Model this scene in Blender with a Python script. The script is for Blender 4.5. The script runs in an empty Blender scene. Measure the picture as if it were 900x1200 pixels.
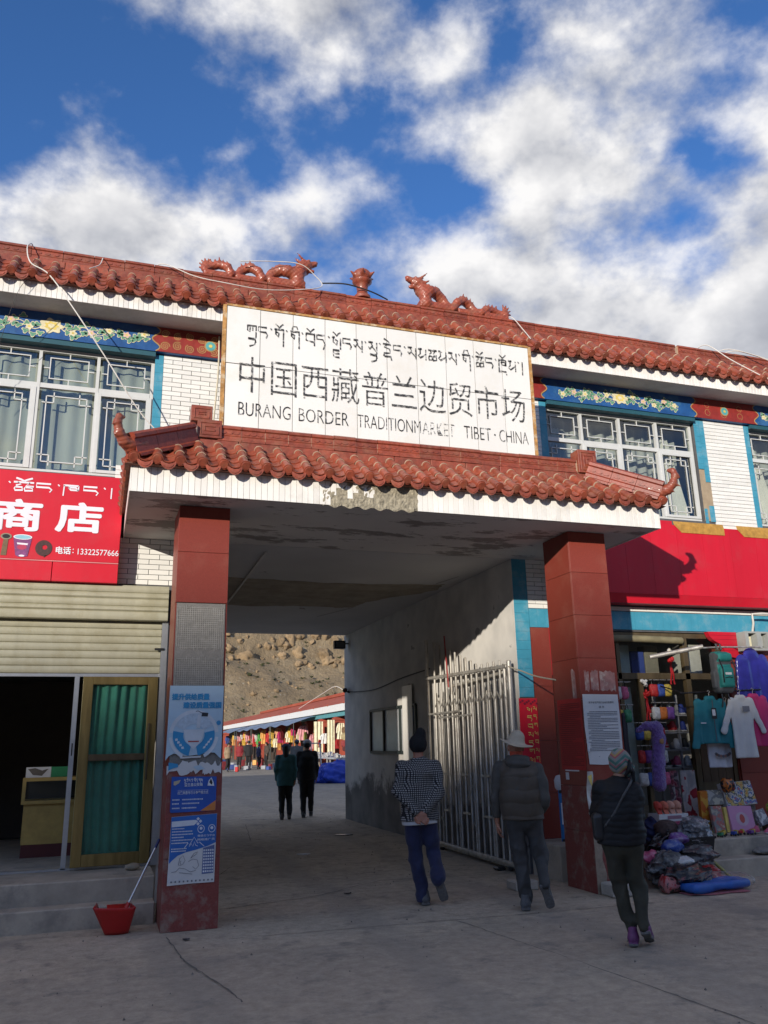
import bpy, bmesh, math, random
import numpy as np
from mathutils import Vector, Matrix

scene = bpy.context.scene
R = math.radians
rnd = random.Random(7)

# ---------------------------------------------------------------- camera
cam_d = bpy.data.cameras.new('camera')
cam = bpy.data.objects.new('camera', cam_d)
scene.collection.objects.link(cam)
cam_d.sensor_fit = 'VERTICAL'
cam_d.sensor_height = 36.0
cam_d.lens = 29.1
cam_d.clip_end = 3000
pitch, roll, yaw = R(15.66), R(-1.26), R(18.83)
fwd = Vector((math.sin(yaw) * math.cos(pitch), math.cos(yaw) * math.cos(pitch), math.sin(pitch)))
rgt = Vector((math.cos(yaw), -math.sin(yaw), 0))
upv = rgt.cross(fwd)
rr = rgt * math.cos(roll) + upv * math.sin(roll)
uu = -rgt * math.sin(roll) + upv * math.cos(roll)
M = Matrix((rr, uu, -fwd)).transposed().to_4x4()
M.translation = (0, 0, 1.6)
cam.matrix_world = M
scene.camera = cam

# ---------------------------------------------------------------- sun and sky
sun_to = Vector((0.88, 1.0, -0.28)).normalized()          # direction the light travels
SUN_EL = math.asin(-sun_to.z)
sun_d = bpy.data.lights.new('sun', 'SUN')
sun_d.energy = 3.6
sun_d.angle = R(0.53)
sun_d.color = (1.0, 0.92, 0.80)
sun = bpy.data.objects.new('sun', sun_d)
scene.collection.objects.link(sun)
sun.rotation_euler = sun_to.to_track_quat('-Z', 'Y').to_euler()
sun.location = (-60, -70, 40)

world = bpy.data.worlds.new('World')
scene.world = world
world.use_nodes = True
wt = world.node_tree
wt.nodes.clear()


def N(tree, kind, **kw):
    n = tree.nodes.new(kind)
    for k, v in kw.items():
        if k.startswith('i_'):
            n.inputs[k[2:].replace('_', ' ')].default_value = v
        else:
            setattr(n, k, v)
    return n


def math_node(tree, op, a, b=None, c=None, clamp=False):
    n = tree.nodes.new('ShaderNodeMath')
    n.operation = op
    n.use_clamp = clamp
    for i, v in enumerate((a, b, c)):
        if v is None:
            continue
        if isinstance(v, (int, float)):
            n.inputs[i].default_value = v
        else:
            tree.links.new(v, n.inputs[i])
    return n.outputs[0]


def ramp(tree, fac, stops, interp='LINEAR'):
    n = tree.nodes.new('ShaderNodeValToRGB')
    n.color_ramp.interpolation = interp
    e = n.color_ramp.elements
    while len(e) < len(stops):
        e.new(0.5)
    for i, (p, c) in enumerate(stops):
        e[i].position = p
        e[i].color = c if len(c) == 4 else (*c, 1)
    tree.links.new(fac, n.inputs[0])
    return n.outputs[0]


def mixc(tree, fac, a, b, blend='MIX'):
    n = tree.nodes.new('ShaderNodeMix')
    n.data_type = 'RGBA'
    n.blend_type = blend
    for sock, v in ((n.inputs[0], fac), (n.inputs[6], a), (n.inputs[7], b)):
        if isinstance(v, (int, float)):
            sock.default_value = v
        elif isinstance(v, (tuple, list)):
            sock.default_value = v if len(v) == 4 else (*v, 1)
        else:
            tree.links.new(v, sock)
    return n.outputs[2]


sky = N(wt, 'ShaderNodeTexSky', sky_type='NISHITA', sun_disc=False, sun_elevation=SUN_EL,
        altitude=3900.0, air_density=1.0, dust_density=0.3, ozone_density=2.5)
sky.sun_rotation = math.atan2(-sun_to.x, -sun_to.y)
bg = N(wt, 'ShaderNodeBackground')
wo = N(wt, 'ShaderNodeOutputWorld')
SKY = 0.15
bg.inputs['Strength'].default_value = SKY
tc = N(wt, 'ShaderNodeTexCoord')
sep = N(wt, 'ShaderNodeSeparateXYZ')
wt.links.new(tc.outputs['Generated'], sep.inputs[0])
zz = math_node(wt, 'ADD', math_node(wt, 'MAXIMUM', sep.outputs[2], 0.0), 0.22)
px = math_node(wt, 'DIVIDE', sep.outputs[0], zz)
py = math_node(wt, 'DIVIDE', sep.outputs[1], zz)
cmb = N(wt, 'ShaderNodeCombineXYZ')
wt.links.new(px, cmb.inputs[0])
wt.links.new(py, cmb.inputs[1])
CLOUD_SEED = 3.7
cmb.inputs[2].default_value = CLOUD_SEED


def cloud_noise(scale, detail, rough, dist=0.0, off=(0, 0, 0), ntype='FBM'):
    mp = N(wt, 'ShaderNodeMapping')
    mp.inputs['Location'].default_value = off
    wt.links.new(cmb.outputs[0], mp.inputs[0])
    n = N(wt, 'ShaderNodeTexNoise', noise_dimensions='3D')
    n.inputs['Scale'].default_value = scale
    n.inputs['Detail'].default_value = detail
    n.inputs['Roughness'].default_value = rough
    n.inputs['Distortion'].default_value = dist
    wt.links.new(mp.outputs[0], n.inputs['Vector'])
    return n.outputs['Fac']


def blob(X, Y, cx, cy, rx, ry, amp):
    """a cloud bank (or, with a negative amp, a gap): changes the density of the cloud layer round one place of it"""
    a = math_node(wt, 'DIVIDE', math_node(wt, 'SUBTRACT', X, cx), rx)
    b = math_node(wt, 'DIVIDE', math_node(wt, 'SUBTRACT', Y, cy), ry)
    r2 = math_node(wt, 'ADD', math_node(wt, 'MULTIPLY', a, a), math_node(wt, 'MULTIPLY', b, b))
    g = math_node(wt, 'POWER', 2.718, math_node(wt, 'MULTIPLY', r2, -1.0))
    return math_node(wt, 'MULTIPLY', g, amp)


CLOUD_BLOBS = [(0.20, 0.71, 0.15, 0.08, 0.15), (0.0, 1.08, 0.22, 0.10, 0.20), (0.56, 0.80, 0.12, 0.08, 0.15), (0.66, 1.08, 0.30, 0.11, 0.14),
               (1.0, 0.93, 0.24, 0.24, 0.32), (-0.14, 0.83, 0.15, 0.10, -0.17), (0.39, 0.66, 0.05, 0.09, -0.14), (0.30, 0.82, 0.05, 0.07, -0.12), (0.08, 0.88, 0.09, 0.05, -0.08), (0.17, 0.955, 0.04, 0.06, -0.12), (0.43, 0.885, 0.09, 0.04, -0.16), (0.70, 0.735, 0.05, 0.04, -0.14)]
FINE = 6.2
fine_c = N(wt, 'ShaderNodeTexNoise', noise_dimensions='3D')
fine_c.inputs['Scale'].default_value = FINE
fine_c.inputs['Detail'].default_value = 9.0
fine_c.inputs['Roughness'].default_value = 0.56
fine_c.inputs['Distortion'].default_value = 0.0
fmap = N(wt, 'ShaderNodeMapping')
fmap.inputs['Location'].default_value = (0.31, 0.17, 0.62)
fmap.inputs['Scale'].default_value = (1.0, 1.0, 1.35)
wt.links.new(tc.outputs['Generated'], fmap.inputs[0])
wt.links.new(fmap.outputs[0], fine_c.inputs['Vector'])
fsep = N(wt, 'ShaderNodeSeparateColor')
wt.links.new(fine_c.outputs['Color'], fsep.inputs[0])
WX = math_node(wt, 'MULTIPLY_ADD', math_node(wt, 'SUBTRACT', fsep.outputs[1], 0.5), 0.22, px)
WY = math_node(wt, 'MULTIPLY_ADD', math_node(wt, 'SUBTRACT', fsep.outputs[2], 0.5), 0.22, py)
banks = None
for args in CLOUD_BLOBS:
    b_ = blob(WX, WY, *args)
    banks = b_ if banks is None else math_node(wt, 'ADD', banks, b_)
big = cloud_noise(2.1, 2.0, 0.5)
base_d = math_node(wt, 'ADD', math_node(wt, 'MULTIPLY', big, 0.34), banks)
dens = math_node(wt, 'MULTIPLY_ADD', fsep.outputs[0], 0.95, base_d)
smap = N(wt, 'ShaderNodeMapping')
smap.inputs['Location'].default_value = (0.31 - 0.010, 0.17 - 0.012, 0.62 + 0.045)
smap.inputs['Scale'].default_value = (1.0, 1.0, 1.35)
wt.links.new(tc.outputs['Generated'], smap.inputs[0])
sun_n = N(wt, 'ShaderNodeTexNoise', noise_dimensions='3D')
sun_n.inputs['Scale'].default_value = FINE
sun_n.inputs['Detail'].default_value = 5.0
sun_n.inputs['Roughness'].default_value = 0.56
wt.links.new(smap.outputs[0], sun_n.inputs['Vector'])
near_sun = sun_n.outputs['Fac']       # the layer a little way towards the sun
cover = N(wt, 'ShaderNodeMapRange', interpolation_type='SMOOTHSTEP')
cover.inputs['From Min'].default_value = 0.56
cover.inputs['From Max'].default_value = 0.82
wt.links.new(dens, cover.inputs['Value'])
cov = math_node(wt, 'MULTIPLY', cover.outputs[0], math_node(wt, 'MULTIPLY', sep.outputs[2], 12.0, clamp=True))
lit = math_node(wt, 'MULTIPLY_ADD', math_node(wt, 'SUBTRACT', fsep.outputs[0], near_sun), 2.6, 0.70)
core = N(wt, 'ShaderNodeMapRange', interpolation_type='SMOOTHSTEP')
core.inputs['From Min'].default_value = 0.80
core.inputs['From Max'].default_value = 1.10
wt.links.new(dens, core.inputs['Value'])
lit = math_node(wt, 'MULTIPLY', lit, math_node(wt, 'MULTIPLY_ADD', core.outputs[0], -0.60, 1.0), clamp=True)
CG, CM, CW = (1.35, 1.4, 1.62), (2.75, 2.8, 2.98), (4.9, 4.82, 4.75)
ccol = ramp(wt, lit, [(0.0, (CG[0] / 10, CG[1] / 10, CG[2] / 10)), (0.45, (CM[0] / 10, CM[1] / 10, CM[2] / 10)), (0.95, (CW[0] / 10, CW[1] / 10, CW[2] / 10))])
ccol = mixc(wt, 1.0, ccol, (10.0, 10.0, 10.0), 'MULTIPLY')
skyc = mixc(wt, 1.0, sky.outputs[0], (0.60, 0.90, 1.18), 'MULTIPLY')
allc = mixc(wt, math_node(wt, 'MULTIPLY', cov, 0.97), skyc, ccol)
wt.links.new(allc, bg.inputs['Color'])
wt.links.new(bg.outputs[0], wo.inputs[0])

vs = scene.view_settings
vs.view_transform = 'Standard'
vs.look = 'None'
vs.gamma = 1.0
vs.use_curve_mapping = False
vs.exposure = 0.46
world.cycles.sampling_method = 'MANUAL'
world.cycles.sample_map_resolution = 256
scene.cycles.max_bounces = 6
scene.cycles.diffuse_bounces = 4
scene.cycles.glossy_bounces = 3
scene.cycles.transmission_bounces = 6
scene.cycles.transparent_max_bounces = 8
scene.cycles.use_denoising = True
scene.cycles.caustics_reflective = False
scene.cycles.caustics_refractive = False

# ---------------------------------------------------------------- materials
MATS = {}


def mk(name, col, rough=0.7, var=0.12, scale=6.0, bump=0.0, bscale=40.0, metal=0.0, spec=0.5, obj_var=0.0,
       dirt=None, dirt_amt=0.5, dirt_scale=2.0, dirt_edge=(0.5, 0.62), coat=0.0, streak=False, sheen=0.0):
    """plain painted / cast / woven surface: base colour, mottling, optional per-object variation, dirt and fine relief"""
    if name in MATS:
        return MATS[name]
    m = bpy.data.materials.new(name)
    m.use_nodes = True
    t = m.node_tree
    b = t.nodes['Principled BSDF']
    b.inputs['Roughness'].default_value = rough
    b.inputs['Metallic'].default_value = metal
    b.inputs['Specular IOR Level'].default_value = spec
    if coat:
        b.inputs['Coat Weight'].default_value = coat
        b.inputs['Coat Roughness'].default_value = 0.12
    if sheen:
        b.inputs['Sheen Weight'].default_value = sheen
    g = N(t, 'ShaderNodeNewGeometry')
    pos = g.outputs['Position']
    n1 = N(t, 'ShaderNodeTexNoise')
    n1.inputs['Scale'].default_value = scale
    n1.inputs['Detail'].default_value = 6
    n1.inputs['Roughness'].default_value = 0.65
    if streak:
        mp = N(t, 'ShaderNodeMapping')
        mp.inputs['Scale'].default_value = (1, 1, 0.12)
        t.links.new(pos, mp.inputs[0])
        t.links.new(mp.outputs[0], n1.inputs['Vector'])
    else:
        t.links.new(pos, n1.inputs['Vector'])
    lo = tuple(max(0, c * (1 - var)) for c in col)
    hi = tuple(min(1, c * (1 + var)) for c in col)
    c = ramp(t, n1.outputs['Fac'], [(0.3, lo), (0.7, hi)])
    if obj_var:
        oi = N(t, 'ShaderNodeObjectInfo')
        hs = N(t, 'ShaderNodeHueSaturation')
        t.links.new(c, hs.inputs['Color'])
        v = math_node(t, 'MULTIPLY_ADD', oi.outputs['Random'], 2 * obj_var, 1 - obj_var)
        t.links.new(v, hs.inputs['Value'])
        c = hs.outputs[0]
    if dirt:
        n2 = N(t, 'ShaderNodeTexNoise')
        n2.inputs['Scale'].default_value = dirt_scale
        n2.inputs['Detail'].default_value = 9
        n2.inputs['Roughness'].default_value = 0.7
        t.links.new(pos, n2.inputs['Vector'])
        f = ramp(t, n2.outputs['Fac'], [(dirt_edge[0], (0, 0, 0)), (dirt_edge[1], (dirt_amt,) * 3)])
        c = mixc(t, f, c, dirt)
    t.links.new(c, b.inputs['Base Color'])
    if bump:
        n3 = N(t, 'ShaderNodeTexNoise')
        n3.inputs['Scale'].default_value = bscale
        n3.inputs['Detail'].default_value = 5
        t.links.new(pos, n3.inputs['Vector'])
        bp = N(t, 'ShaderNodeBump')
        bp.inputs['Strength'].default_value = bump
        bp.inputs['Distance'].default_value = 0.02
        t.links.new(n3.outputs['Fac'], bp.inputs['Height'])
        t.links.new(bp.outputs[0], b.inputs['Normal'])
    MATS[name] = m
    return m


def simple(name, col, rough=0.6, **k):
    return mk(name, col, rough, **k)


def glass_mat(name, tint=(0.75, 0.8, 0.8), refl=0.22, rough=0.03):
    if name in MATS:
        return MATS[name]
    m = bpy.data.materials.new(name)
    m.use_nodes = True
    t = m.node_tree
    t.nodes.clear()
    o = N(t, 'ShaderNodeOutputMaterial')
    tr = N(t, 'ShaderNodeBsdfTransparent')
    tr.inputs[0].default_value = (*tint, 1)
    gl = N(t, 'ShaderNodeBsdfGlossy')
    gl.inputs['Roughness'].default_value = rough
    g = N(t, 'ShaderNodeNewGeometry')
    n = N(t, 'ShaderNodeTexNoise')
    n.inputs['Scale'].default_value = 1.6
    n.inputs['Detail'].default_value = 2
    t.links.new(g.outputs['Position'], n.inputs['Vector'])
    bp = N(t, 'ShaderNodeBump')
    bp.inputs['Strength'].default_value = 0.05
    t.links.new(n.outputs['Fac'], bp.inputs['Height'])
    t.links.new(bp.outputs[0], gl.inputs['Normal'])
    fr = N(t, 'ShaderNodeLayerWeight')
    fr.inputs['Blend'].default_value = 0.5
    f = math_node(t, 'ADD', math_node(t, 'POWER', fr.outputs['Facing'], 4.0), refl, clamp=True)
    mx = N(t, 'ShaderNodeMixShader')
    t.links.new(f, mx.inputs[0])
    t.links.new(tr.outputs[0], mx.inputs[1])
    t.links.new(gl.outputs[0], mx.inputs[2])
    t.links.new(mx.outputs[0], o.inputs[0])
    MATS[name] = m
    return m


def worn_print(name, ink, scale=18.0, keep=0.5, soft=0.08, under=None):
    """flaked lettering: ink that is missing where a noise says so (shows what it is printed on)"""
    if name in MATS:
        return MATS[name]
    m = bpy.data.materials.new(name)
    m.use_nodes = True
    t = m.node_tree
    b = t.nodes['Principled BSDF']
    b.inputs['Base Color'].default_value = (*ink, 1)
    b.inputs['Roughness'].default_value = 0.6
    g = N(t, 'ShaderNodeNewGeometry')
    mp = N(t, 'ShaderNodeMapping')
    mp.inputs['Scale'].default_value = (1, 1, 1.8)
    t.links.new(g.outputs['Position'], mp.inputs[0])
    n = N(t, 'ShaderNodeTexNoise')
    n.inputs['Scale'].default_value = scale
    n.inputs['Detail'].default_value = 8
    n.inputs['Roughness'].default_value = 0.7
    t.links.new(mp.outputs[0], n.inputs['Vector'])
    f = ramp(t, n.outputs['Fac'], [(keep, (1, 1, 1)), (keep + soft, (0, 0, 0))])
    t.links.new(f, b.inputs['Alpha'])
    MATS[name] = m
    return m


# ---------------------------------------------------------------- mesh helpers
class MB:
    """collects shapes; build() links them as ONE mesh object"""

    def __init__(s):
        s.v, s.f, s.m = [], [], []

    def add(s, vs, fs, mi=0):
        o = len(s.v)
        s.v += [tuple(v) for v in vs]
        s.f += [tuple(i + o for i in f) for f in fs]
        s.m += [mi] * len(fs)
        return s

    def box(s, x0, x1, y0, y1, z0, z1, mi=0, mat=None):
        vs = [(x, y, z) for x in (x0, x1) for y in (y0, y1) for z in (z0, z1)]
        if mat is not None:
            vs = [tuple(mat @ Vector(v)) for v in vs]
        return s.add(vs, [(0, 1, 3, 2), (4, 6, 7, 5), (0, 4, 5, 1), (2, 3, 7, 6), (0, 2, 6, 4), (1, 5, 7, 3)], mi)

    def prism(s, poly, a, b, plane='xz', mi=0):
        """poly in plane, extruded between a and b on the third axis"""
        n = len(poly)

        def P(p, t):
            return {'xz': (p[0], t, p[1]), 'yz': (t, p[0], p[1]), 'xy': (p[0], p[1], t)}[plane]
        vs = [P(p, a) for p in poly] + [P(p, b) for p in poly]
        fs = [tuple(range(n)), tuple(range(2 * n - 1, n - 1, -1))]
        fs += [(i, n + i, n + (i + 1) % n, (i + 1) % n) for i in range(n)]
        return s.add(vs, fs, mi)

    def bar(s, a, b, w, h=None, mi=0, up=(0, 0, 1)):
        """rectangular bar from a to b"""
        h = h or w
        a, b = Vector(a), Vector(b)
        d = (b - a).normalized()
        u = Vector(up)
        if abs(d.dot(u)) > 0.98:
            u = Vector((0, 1, 0))
        sx = d.cross(u).normalized() * w / 2
        sy = sx.cross(d).normalized() * h / 2
        vs = [p + i * sx + j * sy for p in (a, b) for i, j in ((-1, -1), (1, -1), (1, 1), (-1, 1))]
        return s.add(vs, [(3, 2, 1, 0), (4, 5, 6, 7), (0, 1, 5, 4), (1, 2, 6, 5), (2, 3, 7, 6), (3, 0, 4, 7)], mi)

    def tube(s, pts, r, n=8, mi=0, caps=True):
        pts = [Vector(p) for p in pts]
        rs = r if isinstance(r, (list, tuple)) else [r] * len(pts)
        rings = []
        ref = Vector((0, 0, 1))
        for i, p in enumerate(pts):
            d = (pts[min(i + 1, len(pts) - 1)] - pts[max(i - 1, 0)]).normalized()
            if abs(d.dot(ref)) > 0.95:
                ref = Vector((1, 0, 0)) if abs(d.x) < 0.9 else Vector((0, 1, 0))
            a = d.cross(ref).normalized()
            b = a.cross(d)
            ref = b if abs(d.dot(b)) < 0.9 else ref
            rings.append([p + rs[i] * (math.cos(2 * math.pi * k / n) * a + math.sin(2 * math.pi * k / n) * b) for k in range(n)])
        vs = [v for q in rings for v in q]
        fs = [(i * n + k, i * n + (k + 1) % n, (i + 1) * n + (k + 1) % n, (i + 1) * n + k) for i in range(len(pts) - 1) for k in range(n)]
        if caps:
            fs += [tuple(range(n - 1, -1, -1)), tuple((len(pts) - 1) * n + k for k in range(n))]
        return s.add(vs, fs, mi)

    def lathe(s, prof, c=(0, 0, 0), n=16, mi=0):
        vs = [(c[0] + r * math.cos(2 * math.pi * k / n), c[1] + r * math.sin(2 * math.pi * k / n), c[2] + z) for r, z in prof for k in range(n)]
        fs = [(i * n + k, i * n + (k + 1) % n, (i + 1) * n + (k + 1) % n, (i + 1) * n + k) for i in range(len(prof) - 1) for k in range(n)]
        fs += [tuple(range(n - 1, -1, -1)), tuple((len(prof) - 1) * n + k for k in range(n))]
        return s.add(vs, fs, mi)

    def grid(s, fn, nu, nv, mi=0, closed_u=False):
        vs = [fn(i / nu, j / nv) for j in range(nv + 1) for i in range(nu + 1)]
        w = nu + 1
        fs = [(j * w + i, j * w + i + 1, (j + 1) * w + i + 1, (j + 1) * w + i) for j in range(nv) for i in range(nu)]
        return s.add(vs, fs, mi)

    def ribbon(s, pts, w, y, mi=0):
        """flat painted stroke in the plane Y = y (points are x, z), facing the street"""
        n = len(pts)
        L, Rr = [], []
        for i in range(n):
            ax, az = pts[max(i - 1, 0)]
            bx, bz = pts[min(i + 1, n - 1)]
            dx, dz = bx - ax, bz - az
            l = math.hypot(dx, dz) or 1
            ww = (w[i] if isinstance(w, (list, tuple)) else w) / 2
            nx, nz = -dz / l * ww, dx / l * ww
            L.append((pts[i][0] + nx, y, pts[i][1] + nz))
            Rr.append((pts[i][0] - nx, y, pts[i][1] - nz))
        return s.add(L + Rr, [(i, i + 1, n + i + 1, n + i) for i in range(n - 1)], mi)

    def poly(s, pts, y, mi=0):
        return s.add([(p[0], y, p[1]) for p in pts], [tuple(range(len(pts)))], mi)

    def mesh(s, name, mats, smooth=False, bevel=0, weld=False):
        me = bpy.data.meshes.new(name)
        me.from_pydata(s.v, [], s.f)
        mats = mats if isinstance(mats, (list, tuple)) else [mats]
        for m in mats:
            me.materials.append(m)
        if len(mats) > 1:
            me.polygons.foreach_set('material_index', s.m)
        bm = bmesh.new()
        bm.from_mesh(me)
        if weld:
            bmesh.ops.remove_doubles(bm, verts=bm.verts, dist=1e-4)
        bmesh.ops.recalc_face_normals(bm, faces=bm.faces)
        if bevel:
            bmesh.ops.bevel(bm, geom=list(bm.edges), offset=bevel, segments=1, affect='EDGES', clamp_overlap=True)
        bm.to_mesh(me)
        bm.free()
        if smooth:
            me.polygons.foreach_set('use_smooth', [True] * len(me.polygons))
            try:
                me.set_sharp_from_angle(angle=R(smooth if smooth is not True else 50))
            except Exception:
                pass
        me.update()
        return me

    def build(s, name, mats, parent=None, smooth=False, bevel=0, weld=False, **k):
        return link(name, s.mesh(name, mats, smooth, bevel, weld), parent, **k)


def wm(o):
    """world matrix from the parent chain, without waiting for the depsgraph"""
    m = o.matrix_basis.copy()
    if o.parent:
        m = wm(o.parent) @ o.matrix_parent_inverse @ m
    return m


def link(name, data, parent=None, loc=(0, 0, 0), rot=(0, 0, 0), scale=(1, 1, 1), local=False, mat=None):
    o = bpy.data.objects.new(name, data)
    scene.collection.objects.link(o)
    if mat is not None:
        o.matrix_basis = mat
    else:
        o.location, o.rotation_euler, o.scale = loc, rot, scale
    if parent:
        o.parent = parent
        if not local:
            o.matrix_parent_inverse = wm(parent).inverted()
    return o


def tag(o, label, cat, group=None, kind=None):
    if label:
        o['label'] = label
    if cat:
        o['category'] = cat
    if group:
        o['group'] = group
    if kind:
        o['kind'] = kind
    return o


def thing(name, label, cat, loc=(0, 0, 0), rz=0.0, group=None):
    o = bpy.data.objects.new(name, None)
    scene.collection.objects.link(o)
    o.empty_display_size = 0.1
    o.location = loc
    o.rotation_euler = (0, 0, rz)
    return tag(o, label, cat, group)


def struct(o):
    o['kind'] = 'structure'
    return o


# ---------------------------------------------------------------- implicit shapes -> one continuous surface
def nets(fn, lo, hi, h):
    lo, hi = np.array(lo, float), np.array(hi, float)
    n = np.ceil((hi - lo) / h).astype(int) + 1
    ax = [lo[i] + h * np.arange(n[i]) for i in range(3)]
    q = 4                              # look on a coarse grid first, then only near the surface
    nc = (n + q - 1) // q + 1
    axc = [lo[i] + h * (q * np.arange(nc[i]) + (q - 1) / 2) for i in range(3)]
    vc = fn(np.stack(np.meshgrid(*axc, indexing='ij'), -1).reshape(-1, 3)).reshape(nc)
    near = np.abs(vc) < h * q * 1.9 + 0.012
    v = vc
    for i in range(3):
        v = np.repeat(v, q, i)
        near = np.repeat(near, q, i)
    v = v[:n[0], :n[1], :n[2]].copy()
    near = near[:n[0], :n[1], :n[2]]
    I = np.argwhere(near)
    v[near] = fn(lo + h * I)
    s = v < 0
    cor = [(i, j, k) for i in (0, 1) for j in (0, 1) for k in (0, 1)]

    def sl(A, c):
        return A[c[0]:n[0] - 1 + c[0], c[1]:n[1] - 1 + c[1], c[2]:n[2] - 1 + c[2]]
    cnt = sum(sl(s, c).astype(np.int8) for c in cor)
    mix = (cnt > 0) & (cnt < 8)
    ids = -np.ones(mix.shape, int)
    ci = np.argwhere(mix)
    ids[mix] = np.arange(len(ci))
    acc = np.zeros((len(ci), 3))
    num = np.zeros(len(ci))
    for a in range(8):
        for b in range(a + 1, 8):
            A, B = np.array(cor[a]), np.array(cor[b])
            if np.abs(A - B).sum() != 1:
                continue
            va = v[tuple((ci + A).T)]
            vb = v[tuple((ci + B).T)]
            cr = (va < 0) != (vb < 0)
            tt = np.where(cr, va / np.where(cr, va - vb, 1), 0)
            p = A + tt[:, None] * (B - A)
            acc += np.where(cr[:, None], p, 0)
            num += cr
    pts = lo + h * (ci + acc / num[:, None])
    quads = []
    for ax_ in range(3):
        o1, o2 = (ax_ + 1) % 3, (ax_ + 2) % 3
        a = [slice(None)] * 3
        b = [slice(None)] * 3
        a[ax_], b[ax_] = slice(0, -1), slice(1, None)
        ch = s[tuple(a)] != s[tuple(b)]
        e = np.argwhere(ch)
        e = e[(e[:, o1] > 0) & (e[:, o2] > 0) & (e[:, o1] < n[o1] - 1) & (e[:, o2] < n[o2] - 1)]
        d1 = np.zeros(3, int)
        d1[o1] = 1
        d2 = np.zeros(3, int)
        d2[o2] = 1
        q = np.stack([ids[tuple(e.T)], ids[tuple((e - d1).T)], ids[tuple((e - d1 - d2).T)], ids[tuple((e - d2).T)]], 1)
        flip = s[tuple(e.T)]
        q[~flip] = q[~flip][:, ::-1]
        quads.append(q)
    Q = np.concatenate(quads)
    Q = Q[(Q >= 0).all(1)]
    return pts, Q


def sdf_mesh(name, fn, lo, hi, h, mat, colfn=None, mats=None):
    pts, Q = nets(fn, lo, hi, h)
    me = bpy.data.meshes.new(name)
    me.from_pydata(pts.tolist(), [], Q[:, ::-1].tolist())
    for m in (mats or [mat]):
        me.materials.append(m)
    if colfn is not None:
        c = pts[Q].mean(1)
        me.polygons.foreach_set('material_index', np.asarray(colfn(c), dtype=np.int32))
    me.polygons.foreach_set('use_smooth', [True] * len(me.polygons))
    me.update()
    return me


A3 = lambda *v: np.array(v, float)


def cap(P, a, b, ra, rb, sq=(1, 1, 1)):
    """tapered capsule; sq > 1 flattens an axis"""
    k = np.array(sq, float)
    p, a, b = P * k, np.array(a) * k, np.array(b) * k
    ab = b - a
    t = np.clip(((p - a) @ ab) / max(ab @ ab, 1e-9), 0, 1)
    return (np.linalg.norm(p - a - t[:, None] * ab, axis=1) - (ra + (rb - ra) * t)) / k.max()


def ell(P, c, r):
    r = np.array(r, float)
    q = (P - np.array(c)) / r
    k0 = np.linalg.norm(q, axis=1)
    k1 = np.linalg.norm(q / r, axis=1) + 1e-9
    return k0 * (k0 - 1) / k1


def rbox(P, c, hs, r, rot=None):
    q = P - np.array(c)
    if rot is not None:
        q = q @ np.array(rot)
    q = np.abs(q) - (np.array(hs) - r)
    return np.linalg.norm(np.maximum(q, 0), axis=1) + np.minimum(q.max(1), 0) - r


def smin(a, b, k=0.03):
    h = np.clip(0.5 + 0.5 * (b - a) / k, 0, 1)
    return b + (a - b) * h - k * h * (1 - h)


def sm(k, *ds):
    o = ds[0]
    for d in ds[1:]:
        o = smin(o, d, k)
    return o


def smax(a, b, k=0.02):
    return -smin(-a, -b, k)


def chain(P, pts, rs, k=0.02, sq=(1, 1, 1)):
    o = None
    for i in range(len(pts) - 1):
        d = cap(P, pts[i], pts[i + 1], rs[i], rs[i + 1], sq)
        o = d if o is None else smin(o, d, k)
    return o


_wr = np.random.RandomState(5)
WK = [(_wr.normal(0, 1, 3), _wr.uniform(0, 6.28, 3)) for _ in range(7)]


def wr(P, f=(18, 18, 30), amp=0.004, seed=0.0):
    """cloth folds: oblique creases of several sizes, none of them regular"""
    o = np.zeros(len(P))
    Q = P * np.array(f)
    Q = Q + .55 * np.sin(Q[:, [1, 2, 0]] * .45 + seed)
    for i, (k, ph) in enumerate(WK):
        a = Q @ (k * (.35 + .13 * i)) + ph[0] + seed * (1 + .3 * i)
        o += (np.abs(np.sin(a * .5)) * 2 - 1.2) / (1 + .35 * i)
    return amp * .5 * o


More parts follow.
